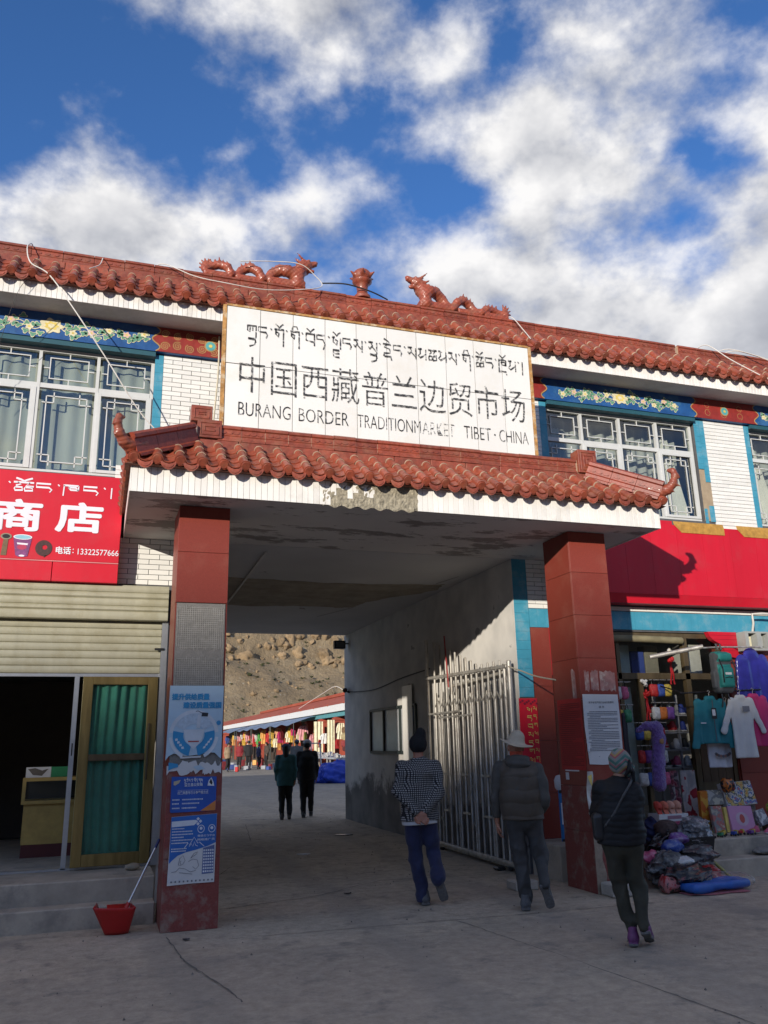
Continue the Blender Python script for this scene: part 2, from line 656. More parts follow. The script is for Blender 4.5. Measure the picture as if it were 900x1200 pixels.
# ---------------------------------------------------------------- lettering
def text_mesh(body, x0, x1, z0, h, y, mat, name='lettering', parent=None, bold=0.0, plane='xz', spacing=1.0, heavy=0.0):
    """flat lettering on a street-facing plane: x0..x1 wide, base z0, height h"""
    c = bpy.data.curves.new('text', 'FONT')
    c.body = body
    c.resolution_u = 3
    c.offset = bold
    c.space_character = spacing
    o = bpy.data.objects.new('text', c)
    scene.collection.objects.link(o)
    me = bpy.data.meshes.new_from_object(o.evaluated_get(bpy.context.evaluated_depsgraph_get()))
    bpy.data.objects.remove(o)
    bpy.data.curves.remove(c)
    co = np.array([v.co[:] for v in me.vertices])
    lo, hi = co.min(0), co.max(0)
    sx = (x1 - x0) / (hi[0] - lo[0])
    sz = h / (hi[1] - lo[1])
    X = x0 + (co[:, 0] - lo[0]) * sx
    Z = z0 + (co[:, 1] - lo[1]) * sz
    if plane == 'xz':
        new = np.stack([X, np.full(len(X), y), Z], 1)
    else:      # on a plane X = y, reading along -Y
        new = np.stack([np.full(len(X), y), -X, Z], 1)
    if heavy:
        fs = [tuple(p.vertices) for p in me.polygons]
        offs = [(0, 0), (heavy, 0), (-heavy, 0), (0, heavy * .8), (0, -heavy * .8), (heavy * .7, heavy * .6), (-heavy * .7, -heavy * .6), (heavy * .7, -heavy * .6), (-heavy * .7, heavy * .6)]
        me = bpy.data.meshes.new(name)
        vv, ff = [], []
        for i, (a, b) in enumerate(offs):
            ff += [tuple(q + len(vv) for q in f) for f in fs]
            vv += [tuple(q) for q in (new + np.array((a, -.0003 * i, b)))]
        me.from_pydata(vv, [], ff)
    else:
        me.vertices.foreach_set('co', new.ravel())
    me.materials.clear()
    me.materials.append(mat)
    me.name = name
    me.update()
    return link(name, me, parent)


TIB = {   # stroke shapes of the letters, head line at 1
    'ka': [[(0, 1), (1, 1)], [(.1, 1), (.08, .62), (.3, .5), (.36, .95)], [(.6, 1), (.6, .6)], [(.95, 1), (.95, .05)]],
    'kha': [[(0, 1), (.9, 1)], [(.05, 1), (.02, -.1)], [(.3, .8), (.75, .8), (.9, .5)], [(.3, .8), (.45, .55), (.85, .55)], [(.9, 1), (.9, .5)]],
    'ga': [[(0, 1), (1, 1)], [(.15, 1), (.15, .6), (.42, .42), (.48, .72), (.15, .78)], [(.95, 1), (.95, -.35)]],
    'nga': [[(.85, 1), (0, 1), (0, .62), (.75, .62), (.92, .42), (.8, .15)]],
    'ja': [[(0, 1), (.8, 1)], [(.1, 1), (.1, .72), (.7, .72)], [(.1, .72), (.1, .42), (.7, .42), (.85, .15)]],
    'da': [[(.85, 1), (0, 1), (.02, .66), (.65, .66), (.9, .3), (.7, -.15)]],
    'na': [[(0, 1), (.8, 1)], [(.35, 1), (.12, .62), (.4, .42), (.8, .62), (.85, -.15)]],
    'pa': [[(0, 1), (.35, 1)], [(.1, 1), (.08, .5), (.85, .35)], [(.9, 1), (.9, .05)]],
    'ba': [[(0, 1), (1, 1)], [(.06, 1), (.06, .45), (.92, .35)], [(.94, 1), (.94, .05)]],
    'ma': [[(0, 1), (.45, 1)], [(.25, 1), (.25, .6), (.02, .42), (.25, .25), (.85, .55)], [(.9, 1), (.9, .1)]],
    'tsha': [[(0, 1), (1, 1)], [(.2, 1), (.36, .8), (.12, .66)], [(.1, .5), (.42, .5), (.46, .2), (.1, .15), (.05, .35), (.1, .5)], [(.58, .5), (.92, .5), (.96, .2), (.58, .15), (.54, .35), (.58, .5)], [(.8, 1), (.6, .66), (1, .6)]],
    'ra': [[(0, 1), (.8, 1)], [(.35, 1), (.15, .7), (.65, .6), (.7, .3), (.2, .2)]],
    'la': [[(0, 1), (.3, 1)], [(.15, 1), (.15, .6), (.5, .4), (.6, .75), (.35, .8)], [(.92, 1), (.92, .05)]],
    'sa': [[(0, 1), (.5, 1)], [(.25, 1), (.45, .72), (.12, .42), (.02, .62)], [(.42, .62), (.85, .28)], [(.92, 1), (.92, .05)]],
    'ha': [[(0, 1), (.9, 1)], [(.4, 1), (.15, .75), (.75, .62), (.8, .3), (.15, .25), (.05, 0)]],
    'ta': [[(0, 1), (.9, 1)], [(.12, 1), (.12, .6), (.65, .55), (.9, .2), (.55, .0)]],
    'o': [[(.1, 1.42), (.35, 1.28), (.5, 1.14), (.66, 1.28), (.92, 1.46)]],
    'i': [[(.2, 1.14), (.3, 1.4), (.7, 1.42), (.8, 1.14)]],
    'e': [[(.1, 1.44), (.45, 1.34), (.75, 1.12)]],
    'u': [[(.2, -.05), (.9, -.1), (.85, -.45), (.3, -.62)]],
    'r': [[(.15, .0), (.85, .0), (.95, -.3)]],
    'j': [[(.1, -.05), (.8, -.05)], [(.15, -.05), (.15, -.3), (.8, -.3)], [(.15, -.3), (.2, -.6), (.8, -.6)]],
    '.': [[(.05, 1.02), (.18, .86)]],
    '|': [[(.15, 1.05), (.12, -.1)]],
}


def tibetan(mb, word, x0, x1, z0, h, y, w=0.11, mi=0):
    """word: syllables as lists of stacked letters; laid out over x0..x1"""
    adv = [0.45 if g[0] in ('.', '|') else 1.18 for g in word]
    s = (x1 - x0) / sum(adv)
    x = x0
    for g, a in zip(word, adv):
        for part in g:
            for st in TIB[part]:
                pts = [(x + p[0] * s, z0 + p[1] * h) for p in st]
                # broad nib: flat strokes are thick, upright ones thin
                out, ws = [], []
                for i in range(len(pts)):
                    out.append(pts[i])
                    a_, b_ = pts[max(i - 1, 0)], pts[min(i + 1, len(pts) - 1)]
                    ang = abs(math.atan2(b_[1] - a_[1], b_[0] - a_[0]))
                    ws.append(h * w * (1.25 if (ang < 0.5 or ang > 2.6) else 0.8))
                mb.ribbon(out, ws, y, mi)
        x += a * s
    return mb

# ================================================================ materials of the place
white_tile = mk('white_tile', (0.80, 0.79, 0.75), 0.28, var=0.05, scale=3, obj_var=0.06, spec=0.5, dirt=(0.5, 0.46, 0.38), dirt_amt=0.35, dirt_scale=3.0, dirt_edge=(0.55, 0.75))
strip_tile = mk('strip_tile', (0.82, 0.80, 0.76), 0.32, var=0.05, scale=4, obj_var=0.07, dirt=(0.42, 0.36, 0.28), dirt_amt=0.45, dirt_scale=2.2, dirt_edge=(0.55, 0.75))
grout = mk('grout', (0.10, 0.10, 0.105), 0.9, var=0.25, scale=9)
strip_grout = mk('strip_grout', (0.42, 0.40, 0.37), 0.9, var=0.25, scale=9)
glaze = mk('glaze', (0.262, 0.056, 0.028), 0.48, var=0.35, scale=16, obj_var=0.24, coat=0.22, bump=0.12, bscale=60, dirt=(0.28, 0.12, 0.07), dirt_amt=0.7, dirt_scale=7, dirt_edge=(0.48, 0.70))
glaze_dark = mk('glaze_dark', (0.20, 0.036, 0.024), 0.3, var=0.3, scale=14, obj_var=0.1, coat=0.5, bump=0.15, bscale=50)
mortar = mk('mortar', (0.42, 0.29, 0.20), 0.95, var=0.25, scale=20, bump=0.3, bscale=50)
blue_trim = mk('blue_trim', (0.055, 0.29, 0.42), 0.4, var=0.12, scale=4, dirt=(0.25, 0.36, 0.40), dirt_amt=0.4, dirt_scale=4)
frieze_blue = mk('frieze_blue', (0.016, 0.085, 0.27), 0.45, var=0.25, scale=7, dirt=(0.05, 0.16, 0.32), dirt_amt=0.6, dirt_scale=5)
frieze_red = mk('frieze_red', (0.27, 0.028, 0.022), 0.5, var=0.25, scale=9)
gold_paint = mk('gold_paint', (0.42, 0.27, 0.10), 0.5, var=0.2)
cream_paint = mk('cream_paint', (0.72, 0.66, 0.45), 0.55, var=0.15, scale=30)
leaf_paint = mk('leaf_paint', (0.12, 0.30, 0.20), 0.55, var=0.3, scale=25)
pink_paint = mk('pink_paint', (0.68, 0.48, 0.42), 0.55, var=0.15, scale=25)
teal_paint = mk('teal_paint', (0.10, 0.38, 0.40), 0.5, var=0.2)
yellow_paint = mk('yellow_paint', (0.70, 0.55, 0.14), 0.5, var=0.2)
lintel = mk('lintel', (0.02, 0.09, 0.12), 0.5)
plaster = mk('plaster', (0.64, 0.62, 0.59), 0.9, var=0.07, scale=1.5, bump=0.08, bscale=25, dirt=(0.40, 0.37, 0.34), dirt_amt=0.35, dirt_scale=0.9, dirt_edge=(0.5, 0.7))


def peeling(name, base, under, scale=1.3, edge=(0.60, 0.615), stretch=(1, 1, 1)):
    m = bpy.data.materials.new(name)
    m.use_nodes = True
    t = m.node_tree
    b = t.nodes['Principled BSDF']
    b.inputs['Roughness'].default_value = 0.9
    g = N(t, 'ShaderNodeNewGeometry')
    mp = N(t, 'ShaderNodeMapping')
    mp.inputs['Scale'].default_value = stretch
    t.links.new(g.outputs['Position'], mp.inputs[0])
    n = N(t, 'ShaderNodeTexNoise')
    n.inputs['Scale'].default_value = scale
    n.inputs['Detail'].default_value = 9
    n.inputs['Roughness'].default_value = 0.72
    t.links.new(mp.outputs[0], n.inputs['Vector'])
    n2 = N(t, 'ShaderNodeTexNoise')
    n2.inputs['Scale'].default_value = 0.8
    n2.inputs['Detail'].default_value = 7
    t.links.new(g.outputs['Position'], n2.inputs['Vector'])
    f = ramp(t, n.outputs['Fac'], [(edge[0], (0, 0, 0)), (edge[1], (1, 1, 1))])
    c0 = ramp(t, n2.outputs['Fac'], [(0.3, tuple(x * 0.82 for x in base)), (0.7, base)])
    c1 = ramp(t, n2.outputs['Fac'], [(0.35, under), (0.65, tuple(x * 1.5 for x in under))])
    t.links.new(mixc(t, f, c0, c1), b.inputs['Base Color'])
    bp = N(t, 'ShaderNodeBump')
    bp.inputs['Strength'].default_value = 0.5
    bp.inputs['Distance'].default_value = 0.01
    bp.invert = True
    t.links.new(f, bp.inputs['Height'])
    t.links.new(bp.outputs[0], b.inputs['Normal'])
    return m


soffit_mat = peeling('soffit_paint', (0.70, 0.67, 0.63), (0.24, 0.22, 0.20), 1.25, (0.53, 0.565), (0.8, 1.7, 1))
ceil_mat = peeling('ceiling_paint', (0.60, 0.59, 0.58), (0.22, 0.20, 0.18), 1.1, (0.66, 0.68))
bare_conc = mk('bare_concrete', (0.33, 0.285, 0.22), 0.95, var=0.25, scale=3, bump=0.4, bscale=25)


def wall_stain(name):
    """whitewashed passage wall; damp cement band with a ragged top near the ground, some scars"""
    m = bpy.data.materials.new(name)
    m.use_nodes = True
    t = m.node_tree
    b = t.nodes['Principled BSDF']
    b.inputs['Roughness'].default_value = 0.9
    g = N(t, 'ShaderNodeNewGeometry')
    sp = N(t, 'ShaderNodeSeparateXYZ')
    t.links.new(g.outputs['Position'], sp.inputs[0])
    n = N(t, 'ShaderNodeTexNoise')
    n.inputs['Scale'].default_value = 1.4
    n.inputs['Detail'].default_value = 10
    n.inputs['Roughness'].default_value = 0.7
    t.links.new(g.outputs['Position'], n.inputs['Vector'])
    n2 = N(t, 'ShaderNodeTexNoise')
    n2.inputs['Scale'].default_value = 2.6
    n2.inputs['Detail'].default_value = 8
    t.links.new(g.outputs['Position'], n2.inputs['Vector'])
    hgt = math_node(t, 'ADD', sp.outputs[2], math_node(t, 'MULTIPLY', n.outputs['Fac'], -1.5))
    f = ramp(t, math_node(t, 'MULTIPLY_ADD', hgt, 0.5, 0.5), [(0.50, (1, 1, 1)), (0.58, (0, 0, 0))])
    c0 = ramp(t, n2.outputs['Fac'], [(0.3, (0.52, 0.50, 0.47)), (0.65, (0.68, 0.65, 0.60))])
    sc = ramp(t, n2.outputs['Fac'], [(0.69, (0, 0, 0)), (0.70, (0.8, 0.8, 0.8))])
    c0 = mixc(t, sc, c0, (0.30, 0.28, 0.26))
    c1 = ramp(t, n2.outputs['Fac'], [(0.3, (0.13, 0.125, 0.12)), (0.7, (0.24, 0.23, 0.215))])
    t.links.new(mixc(t, f, c0, c1), b.inputs['Base Color'])
    bp = N(t, 'ShaderNodeBump')
    bp.inputs['Strength'].default_value = 0.25
    t.links.new(n.outputs['Fac'], bp.inputs['Height'])
    t.links.new(bp.outputs[0], b.inputs['Normal'])
    return m


passage_mat = wall_stain('passage_whitewash')
granite = mk('granite_red', (0.225, 0.042, 0.028), 0.38, var=0.16, scale=120, obj_var=0.08, dirt=(0.30, 0.13, 0.09), dirt_amt=0.4, dirt_scale=2.5, dirt_edge=(0.5, 0.8), spec=0.4)
granite_worn = mk('granite_worn', (0.21, 0.046, 0.037), 0.6, var=0.2, scale=60, dirt=(0.26, 0.20, 0.16), dirt_amt=0.75, dirt_scale=6, dirt_edge=(0.5, 0.66))
cement = mk('cement', (0.25, 0.24, 0.225), 0.95, var=0.2, scale=7, bump=0.4, bscale=45, dirt=(0.38, 0.37, 0.35), dirt_amt=0.5, dirt_scale=8)
step_conc = mk('step_concrete', (0.40, 0.345, 0.275), 0.9, var=0.2, scale=3, bump=0.25, bscale=30, dirt=(0.20, 0.185, 0.165), dirt_amt=0.6, dirt_scale=2.4, streak=False)
white_metal = mk('white_frame', (0.60, 0.61, 0.60), 0.4, var=0.06, scale=5)
alu = mk('aluminium', (0.55, 0.56, 0.57), 0.35, var=0.1, metal=0.8, scale=8)
steel = mk('stainless_steel', (0.52, 0.49, 0.44), 0.5, var=0.35, metal=0.55, scale=9, streak=True, dirt=(0.25, 0.21, 0.17), dirt_amt=0.5, dirt_scale=6)
brass = mk('brass', (0.33, 0.24, 0.09), 0.38, var=0.35, metal=0.75, scale=10, streak=True)
bronze = mk('bronze_frame', (0.13, 0.095, 0.05), 0.45, var=0.3, metal=0.4, scale=9, streak=True)
shutter_mat = mk('shutter_enamel', (0.39, 0.37, 0.27), 0.42, var=0.1, scale=6, dirt=(0.30, 0.27, 0.17), dirt_amt=0.5, dirt_scale=3, streak=True)
rust_wood = mk('rusted_frame', (0.42, 0.22, 0.07), 0.8, var=0.45, scale=16, dirt=(0.62, 0.50, 0.34), dirt_amt=0.8, dirt_scale=9, bump=0.3, bscale=40)
panel_white = mk('sign_panel_white', (0.79, 0.78, 0.75), 0.42, var=0.03, scale=2, obj_var=0.03, dirt=(0.62, 0.55, 0.42), dirt_amt=0.35, dirt_scale=1.6, dirt_edge=(0.52, 0.72), streak=True)
sign_red = mk('sign_red', (0.58, 0.010, 0.028), 0.45, var=0.12, scale=1.3, spec=0.4, bump=0.12, bscale=5, streak=True, obj_var=0.03, dirt=(0.46, 0.05, 0.06), dirt_amt=0.5, dirt_scale=2.5, dirt_edge=(0.52, 0.75))
sign_red_seam = mk('sign_red_dark', (0.30, 0.008, 0.018), 0.5, var=0.1)
wood_gold = mk('peeled_wood_strip', (0.44, 0.24, 0.05), 0.7, var=0.3, scale=12)
cable_white = mk('cable_white', (0.66, 0.63, 0.58), 0.6)
cable_black = mk('cable_black', (0.02, 0.02, 0.022), 0.6)
black_plastic = mk('black_plastic', (0.015, 0.015, 0.017), 0.4)
dark_green_metal = mk('dark_green_metal', (0.02, 0.03, 0.028), 0.5)
dark_room = mk('room_paint', (0.25, 0.24, 0.22), 0.9)
curtain_mat = mk('net_curtain', (0.44, 0.47, 0.42), 0.9, var=0.15, scale=3, streak=True)
green_curtain = mk('green_curtain', (0.04, 0.21, 0.15), 0.8, var=0.2, scale=5, sheen=0.3)
pane_glass = glass_mat('window_glass', (0.88, 0.90, 0.88), 0.08)
door_glass = glass_mat('door_glass', (0.92, 0.95, 0.94), 0.02)

# ================================================================ ground and hills


def ground_z(y):
    return 0.0065 * max(0.0, y - 8.0)


def ground_mat():
    m = bpy.data.materials.new('ground_concrete')
    m.use_nodes = True
    t = m.node_tree
    b = t.nodes['Principled BSDF']
    b.inputs['Roughness'].default_value = 0.88
    b.inputs['Specular IOR Level'].default_value = 0.3
    g = N(t, 'ShaderNodeNewGeometry')
    pos = g.outputs['Position']
    sp = N(t, 'ShaderNodeSeparateXYZ')
    t.links.new(pos, sp.inputs[0])

    def noise(s, d, r=0.6, dist=0):
        n = N(t, 'ShaderNodeTexNoise')
        n.inputs['Scale'].default_value = s
        n.inputs['Detail'].default_value = d
        n.inputs['Roughness'].default_value = r
        n.inputs['Distortion'].default_value = dist
        t.links.new(pos, n.inputs['Vector'])
        return n.outputs['Fac']
    a, bb, c = noise(0.55, 8, 0.62, 0.3), noise(3.5, 10, 0.7), noise(45, 4, 0.6)
    base = ramp(t, a, [(0.30, (0.338, 0.278, 0.206)), (0.52, (0.42, 0.346, 0.262)), (0.74, (0.49, 0.402, 0.298))])
    # a darker, smoother apron was cast in front; its edge wanders
    lim = math_node(t, 'ADD', sp.outputs[1], math_node(t, 'MULTIPLY', a, 1.6))
    lim = math_node(t, 'ADD', lim, math_node(t, 'MULTIPLY', sp.outputs[0], -0.10))
    apron = ramp(t, math_node(t, 'MULTIPLY', lim, 0.1), [(0.800, (0.8, 0.8, 0.8)), (0.810, (0, 0, 0))])
    base = mixc(t, apron, base, (0.345, 0.292, 0.228))
    # blown dust lies inside the gateway and along the foot of the walls
    dust = ramp(t, math_node(t, 'MULTIPLY', lim, 0.1), [(0.80, (0, 0, 0)), (0.86, (0.62, 0.62, 0.62)), (1.0, (0.30,) * 3)])
    dust = math_node(t, 'MULTIPLY', dust, ramp(t, bb, [(0.35, (0.25,) * 3), (0.6, (1, 1, 1))]))
    base = mixc(t, dust, base, (0.44, 0.385, 0.305))
    mott = ramp(t, noise(9, 8, 0.75), [(0.35, (0.86,) * 3), (0.65, (1.26,) * 3)])
    base = mixc(t, 1.0, base, mott, 'MULTIPLY')
    spots = ramp(t, bb, [(0.33, (0.75,) * 3), (0.46, (0, 0, 0))])
    base = mixc(t, spots, base, (0.20, 0.185, 0.16))
    oil = ramp(t, noise(0.8, 6, 0.6, 0.8), [(0.58, (0, 0, 0)), (0.70, (0.6, 0.6, 0.6))])
    base = mixc(t, oil, base, (0.205, 0.19, 0.168))
    # faint wheel tracks through the gate
    tr_ = N(t, 'ShaderNodeTexWave', wave_type='BANDS', bands_direction='X')
    tr_.inputs['Scale'].default_value = 0.19
    tr_.inputs['Distortion'].default_value = 3.0
    tr_.inputs['Detail'].default_value = 3
    t.links.new(pos, tr_.inputs['Vector'])
    base = mixc(t, ramp(t, tr_.outputs['Fac'], [(0.80, (0, 0, 0)), (0.95, (0.30,) * 3)]), base, (0.235, 0.218, 0.19))
    speck = ramp(t, noise(60, 3, 0.7), [(0.30, (0.5,) * 3), (0.38, (0, 0, 0))])
    base = mixc(t, speck, base, (0.17, 0.158, 0.14))
    far = ramp(t, math_node(t, 'MULTIPLY', sp.outputs[1], 0.01), [(0.20, (0, 0, 0)), (0.34, (1, 1, 1))])
    gravel = ramp(t, noise(2.2, 9, 0.75), [(0.3, (0.20, 0.18, 0.15)), (0.7, (0.36, 0.32, 0.265))])
    base = mixc(t, far, base, gravel)
    t.links.new(base, b.inputs['Base Color'])
    hh = math_node(t, 'ADD', math_node(t, 'MULTIPLY', bb, 0.6), math_node(t, 'MULTIPLY', c, 0.4))
    bp = N(t, 'ShaderNodeBump')
    bp.inputs['Strength'].default_value = 0.9
    bp.inputs['Distance'].default_value = 0.025
    t.links.new(hh, bp.inputs['Height'])
    t.links.new(bp.outputs[0], b.inputs['Normal'])
    return m


def axis(a, b, fine0, fine1, df, dc):
    v, x = [], a
    while x < b:
        v.append(x)
        x += df if fine0 <= x < fine1 else dc
    return v + [b]


gm = MB()
gx, gy = axis(-260, 260, -6, 14, 0.5, 12), axis(-150, 190, -2, 30, 0.5, 6)
vs = []
for y in gy:
    for x in gx:
        z = ground_z(y)
        if -2 < y < 60:
            z += 0.012 * math.sin(x * 0.9 + 1.3 * math.sin(y * 0.6)) * math.sin(y * 0.8) * (0.3 if abs(y - 8.6) < 1.2 else 1)
        vs.append((x, y, z - 0.004))
w = len(gx)
gm.add(vs, [(j * w + i, j * w + i + 1, (j + 1) * w + i + 1, (j + 1) * w + i) for j in range(len(gy) - 1) for i in range(w - 1)])
ground = struct(gm.build('ground', ground_mat(), smooth=True))
# a cracked joint that runs towards the street, and one across the gateway
joint_mat = mk('joint_dirt', (0.12, 0.108, 0.095), 0.95, var=0.4, scale=12)
r = random.Random(3)


def crack(pts, w0, n=26):
    mb = MB()
    P = []
    for i in range(n + 1):
        t = i / n * (len(pts) - 1)
        k = min(int(t), len(pts) - 2)
        f = t - k
        P.append((pts[k][0] * (1 - f) + pts[k + 1][0] * f + r.uniform(-.008, .008), pts[k][1] * (1 - f) + pts[k + 1][1] * f + r.uniform(-.008, .008)))
    L, Q = [], []
    for i, (x, y) in enumerate(P):
        ww = w0 * r.uniform(0.4, 1.2) * (0.3 if i in (0, n) else 1)
        x2, y2 = P[min(i + 1, n)]
        x1, y1 = P[max(i - 1, 0)]
        l = math.hypot(x2 - x1, y2 - y1) or 1
        nx, ny = -(y2 - y1) / l * ww / 2, (x2 - x1) / l * ww / 2
        z = ground_z(y) + 0.012 * math.sin(x * 0.9 + 1.3 * math.sin(y * 0.6)) * math.sin(y * 0.8) * (0.3 if abs(y - 8.6) < 1.2 else 1) + 0.001
        L.append((x + nx, y + ny, z))
        Q.append((x - nx, y - ny, z))
    mb.add(L + Q, [(i, i + 1, n + 2 + i, n + 1 + i) for i in range(n)])
    return mb.build('joint', joint_mat, ground)


crack([(0.70, 8.25), (0.76, 7.3), (0.96, 6.4), (1.10, 5.6), (1.4, 4.2), (1.5, 3)], 0.013, 70)
crack([(1.3, 9.3), (2.4, 9.6), (3.4, 10.3), (5.0, 10.2)], 0.016)
crack([(5.6, 6.2), (7.2, 6.9), (9.5, 7.1)], 0.010, 60)
crack([(1.2, 7.95), (2.6, 7.9), (4.2, 7.82), (5.6, 7.8)], 0.012, 60)
crack([(3.3, 7.84), (3.55, 6.2), (3.7, 4.5), (3.8, 3)], 0.010, 60)
crack([(1.25, 10.6), (1.9, 12.4), (2.6, 15), (3.0, 18)], 0.012, 60)


def hill_mat(name):
    m = bpy.data.materials.new(name)
    m.use_nodes = True
    t = m.node_tree
    b = t.nodes['Principled BSDF']
    b.inputs['Roughness'].default_value = 0.95
    g = N(t, 'ShaderNodeNewGeometry')

    def noise(s, d, r=0.65):
        n = N(t, 'ShaderNodeTexNoise')
        n.inputs['Scale'].default_value = s
        n.inputs['Detail'].default_value = d
        n.inputs['Roughness'].default_value = r
        t.links.new(g.outputs['Position'], n.inputs['Vector'])
        return n.outputs['Fac']
    c = ramp(t, noise(0.12, 9), [(0.3, (0.185, 0.135, 0.078)), (0.5, (0.275, 0.205, 0.122)), (0.7, (0.36, 0.28, 0.175))])
    v = N(t, 'ShaderNodeTexVoronoi')
    v.inputs['Scale'].default_value = 1.3
    t.links.new(g.outputs['Position'], v.inputs['Vector'])
    peb = ramp(t, v.outputs['Distance'], [(0.12, (1, 1, 1)), (0.3, (0, 0, 0))])
    peb = math_node(t, 'MULTIPLY', peb, ramp(t, noise(0.5, 3), [(0.5, (0, 0, 0)), (0.6, (0.8,) * 3)]))
    c = mixc(t, peb, c, (0.42, 0.37, 0.29))
    t.links.new(c, b.inputs['Base Color'])
    bp = N(t, 'ShaderNodeBump')
    bp.inputs['Strength'].default_value = 1.0
    bp.inputs['Distance'].default_value = 0.9
    t.links.new(noise(0.9, 10, 0.7), bp.inputs['Height'])
    t.links.new(bp.outputs[0], b.inputs['Normal'])
    return m


from mathutils import noise as mnoise


def fbm(x, y, z=0.0, o=5):
    return mnoise.fractal(Vector((x, y, z)), 1.0, 2.0, o)


def hill_height(x, y):
    d = y - 112 - 0.16 * (x - 25)
    if d < 0:
        return -1.0 - 0.3 * d * 0
    base = 1.0 + 0.78 * d if d < 26 else 1.0 + 0.78 * 26 + 0.55 * (d - 26)
    h = base + 1.6 * fbm(x * 0.06, y * 0.06) + 0.9 * fbm(x * 0.22, y * 0.22, 3) + 0.35 * fbm(x * 0.8, y * 0.8, 5)
    if d > 19:      # a broken rock band near the brow
        h += 4.5 * max(0, min(1, (d - 19) / 2.5)) * (0.75 + 0.5 * fbm(x * 0.16, 7, 1)) + 1.3 * abs(fbm(x * 0.5, y * 0.4, 9))
    return h


hm = MB()
hx = axis(-200, 260, 0, 60, 0.8, 10)
hy = axis(105, 220, 105, 150, 0.8, 8)
hm.add([(x, y, hill_height(x, y)) for y in hy for x in hx],
       [(j * len(hx) + i, j * len(hx) + i + 1, (j + 1) * len(hx) + i + 1, (j + 1) * len(hx) + i) for j in range(len(hy) - 1) for i in range(len(hx) - 1)])
hill_m = hill_mat('hill_scree')
hill = struct(hm.build('hill', hill_m, smooth=True))
rock_m = mk('hill_rock', (0.255, 0.178, 0.10), 0.95, var=0.3, scale=1.5, obj_var=0.2, bump=0.8, bscale=4)


def rock_mesh(name, seed, mat, sub=3, rough=0.35):
    bm = bmesh.new()
    bmesh.ops.create_icosphere(bm, subdivisions=sub, radius=1)
    for v in bm.verts:
        p = v.co.normalized()
        d = 1 + rough * fbm(p.x * 1.3 + seed, p.y * 1.3, p.z * 1.3, 3)
        q = mnoise.cell(p * 2.2 + Vector((seed, 0, 0)))
        v.co = p * (d + 0.12 * (q - 0.5))
    me = bpy.data.meshes.new(name)
    bm.to_mesh(me)
    bm.free()
    me.materials.append(mat)
    me.polygons.foreach_set('use_smooth', [True] * len(me.polygons))
    return me


rock_meshes = [rock_mesh('boulder', s * 3.1, rock_m, 3, 0.55) for s in range(5)]
rk = random.Random(11)
for i in range(150):
    x = rk.uniform(12, 46)
    d = rk.uniform(3, 20)
    if rk.random() < 0.35:
        d = rk.uniform(16.5, 22)
    y = 112 + 0.16 * (x - 25) + d
    s = rk.choice([0.12, 0.15, 0.18, 0.22, 0.28, 0.4]) * (2.6 if d > 16.5 else 1)
    link('boulder', rock_meshes[i % 5], hill, (x, y, hill_height(x, y) + 0.1 * s), (rk.uniform(0, 6), rk.uniform(0, 6), rk.uniform(0, 6)),
         (s * rk.uniform(0.8, 1.5), s, s * rk.uniform(0.7, 1.2)))
# dry tufts on the scree: a mass
tuft = MB()
for i in range(160):
    x = rk.uniform(8, 50)
    y = 112 + 0.16 * (x - 25) + rk.uniform(1, 22)
    z = hill_height(x, y)
    s = rk.uniform(0.25, 0.7)
    for k in range(9):
        a = rk.uniform(0, 6.28)
        q = rk.uniform(0.3, 1) * s
        tuft.add([(x, y, z - .1), (x + q * math.cos(a), y + q * math.sin(a), z + rk.uniform(.2, .7) * s), (x + q * math.cos(a + .8), y + q * math.sin(a + .8), z + rk.uniform(.1, .6) * s)], [(0, 1, 2)])
tf = tuft.build('shrubs', mk('dry_shrub', (0.06, 0.07, 0.03), 0.9, var=0.4))
tag(tf, 'small dark dry shrubs scattered over the bare hillside', 'shrubs', kind='stuff')

# the ridge across the valley behind the viewer: its crest shades the street up to head height
mm = MB()
crest = []
mx = [-420 + 14 * i for i in range(52)]
for k, (yy, zz_) in enumerate(((-60, -1.0), (-85, 14.0), (-105, 27.0), (-125, 0), (-190, 30.0), (-260, -2))):
    for x in mx:
        z = zz_
        if yy == -125:
            z = 2.35 + 0.28 * (9.6 + 125) + 0.25 * math.sin(x * 0.05)
        elif zz_ > 5:
            z += 1.0 * math.sin(x * 0.07 + k)
        mm.add([(x, yy, z)], [])
n = len(mx)
mm.f = [(j * n + i, j * n + i + 1, (j + 1) * n + i + 1, (j + 1) * n + i) for j in range(5) for i in range(n - 1)]
mm.m = [0] * len(mm.f)
struct(mm.build('mountain', hill_m, smooth=True))

# ================================================================ the market building
YF = 10.0
bld = thing('market_building', 'long two-storey market building with red tiled roof and arched-over gateway canopy', 'building', (3.2, 10.0, 0))
bld['label'] = 'two-storey white tiled building with red roof tiles, blue windows and a drive-through gateway'


def wall_part(x0, x1, z0, z1, y0=10.012, y1=10.26, mat=grout, name='wall'):
    return MB().box(x0, x1, y0, y1, z0, z1).build(name, mat, bld)


w_top = wall_part(-22, 16, 6.42, 7.1)
w_band = wall_part(-22, 16, 4.024, 4.77)
w_ll = wall_part(-22, 1.0, 3.0, 4.020)
w_rl = wall_part(5.24, 16, 3.06, 4.020)
w_mid = wall_part(0.385, 5.97, 4.772, 6.418)
w_rp = wall_part(8.62, 9.67, 4.772, 6.418)
wall_part(12.2, 16, 4.772, 6.418)
wall_part(-22, -2.6, 4.772, 6.418)
wall_part(0.70, 1.0, 0.0, 2.998, mat=plaster)
wall_part(-22, -3.2, 0.0, 2.998, mat=plaster)
w_pil = wall_part(5.24, 5.74, 0.0, 3.058)
w_pil2 = wall_part(8.62, 10.3, 0.0, 3.058, mat=granite)
wall_part(13, 16, 0.0, 3.058)
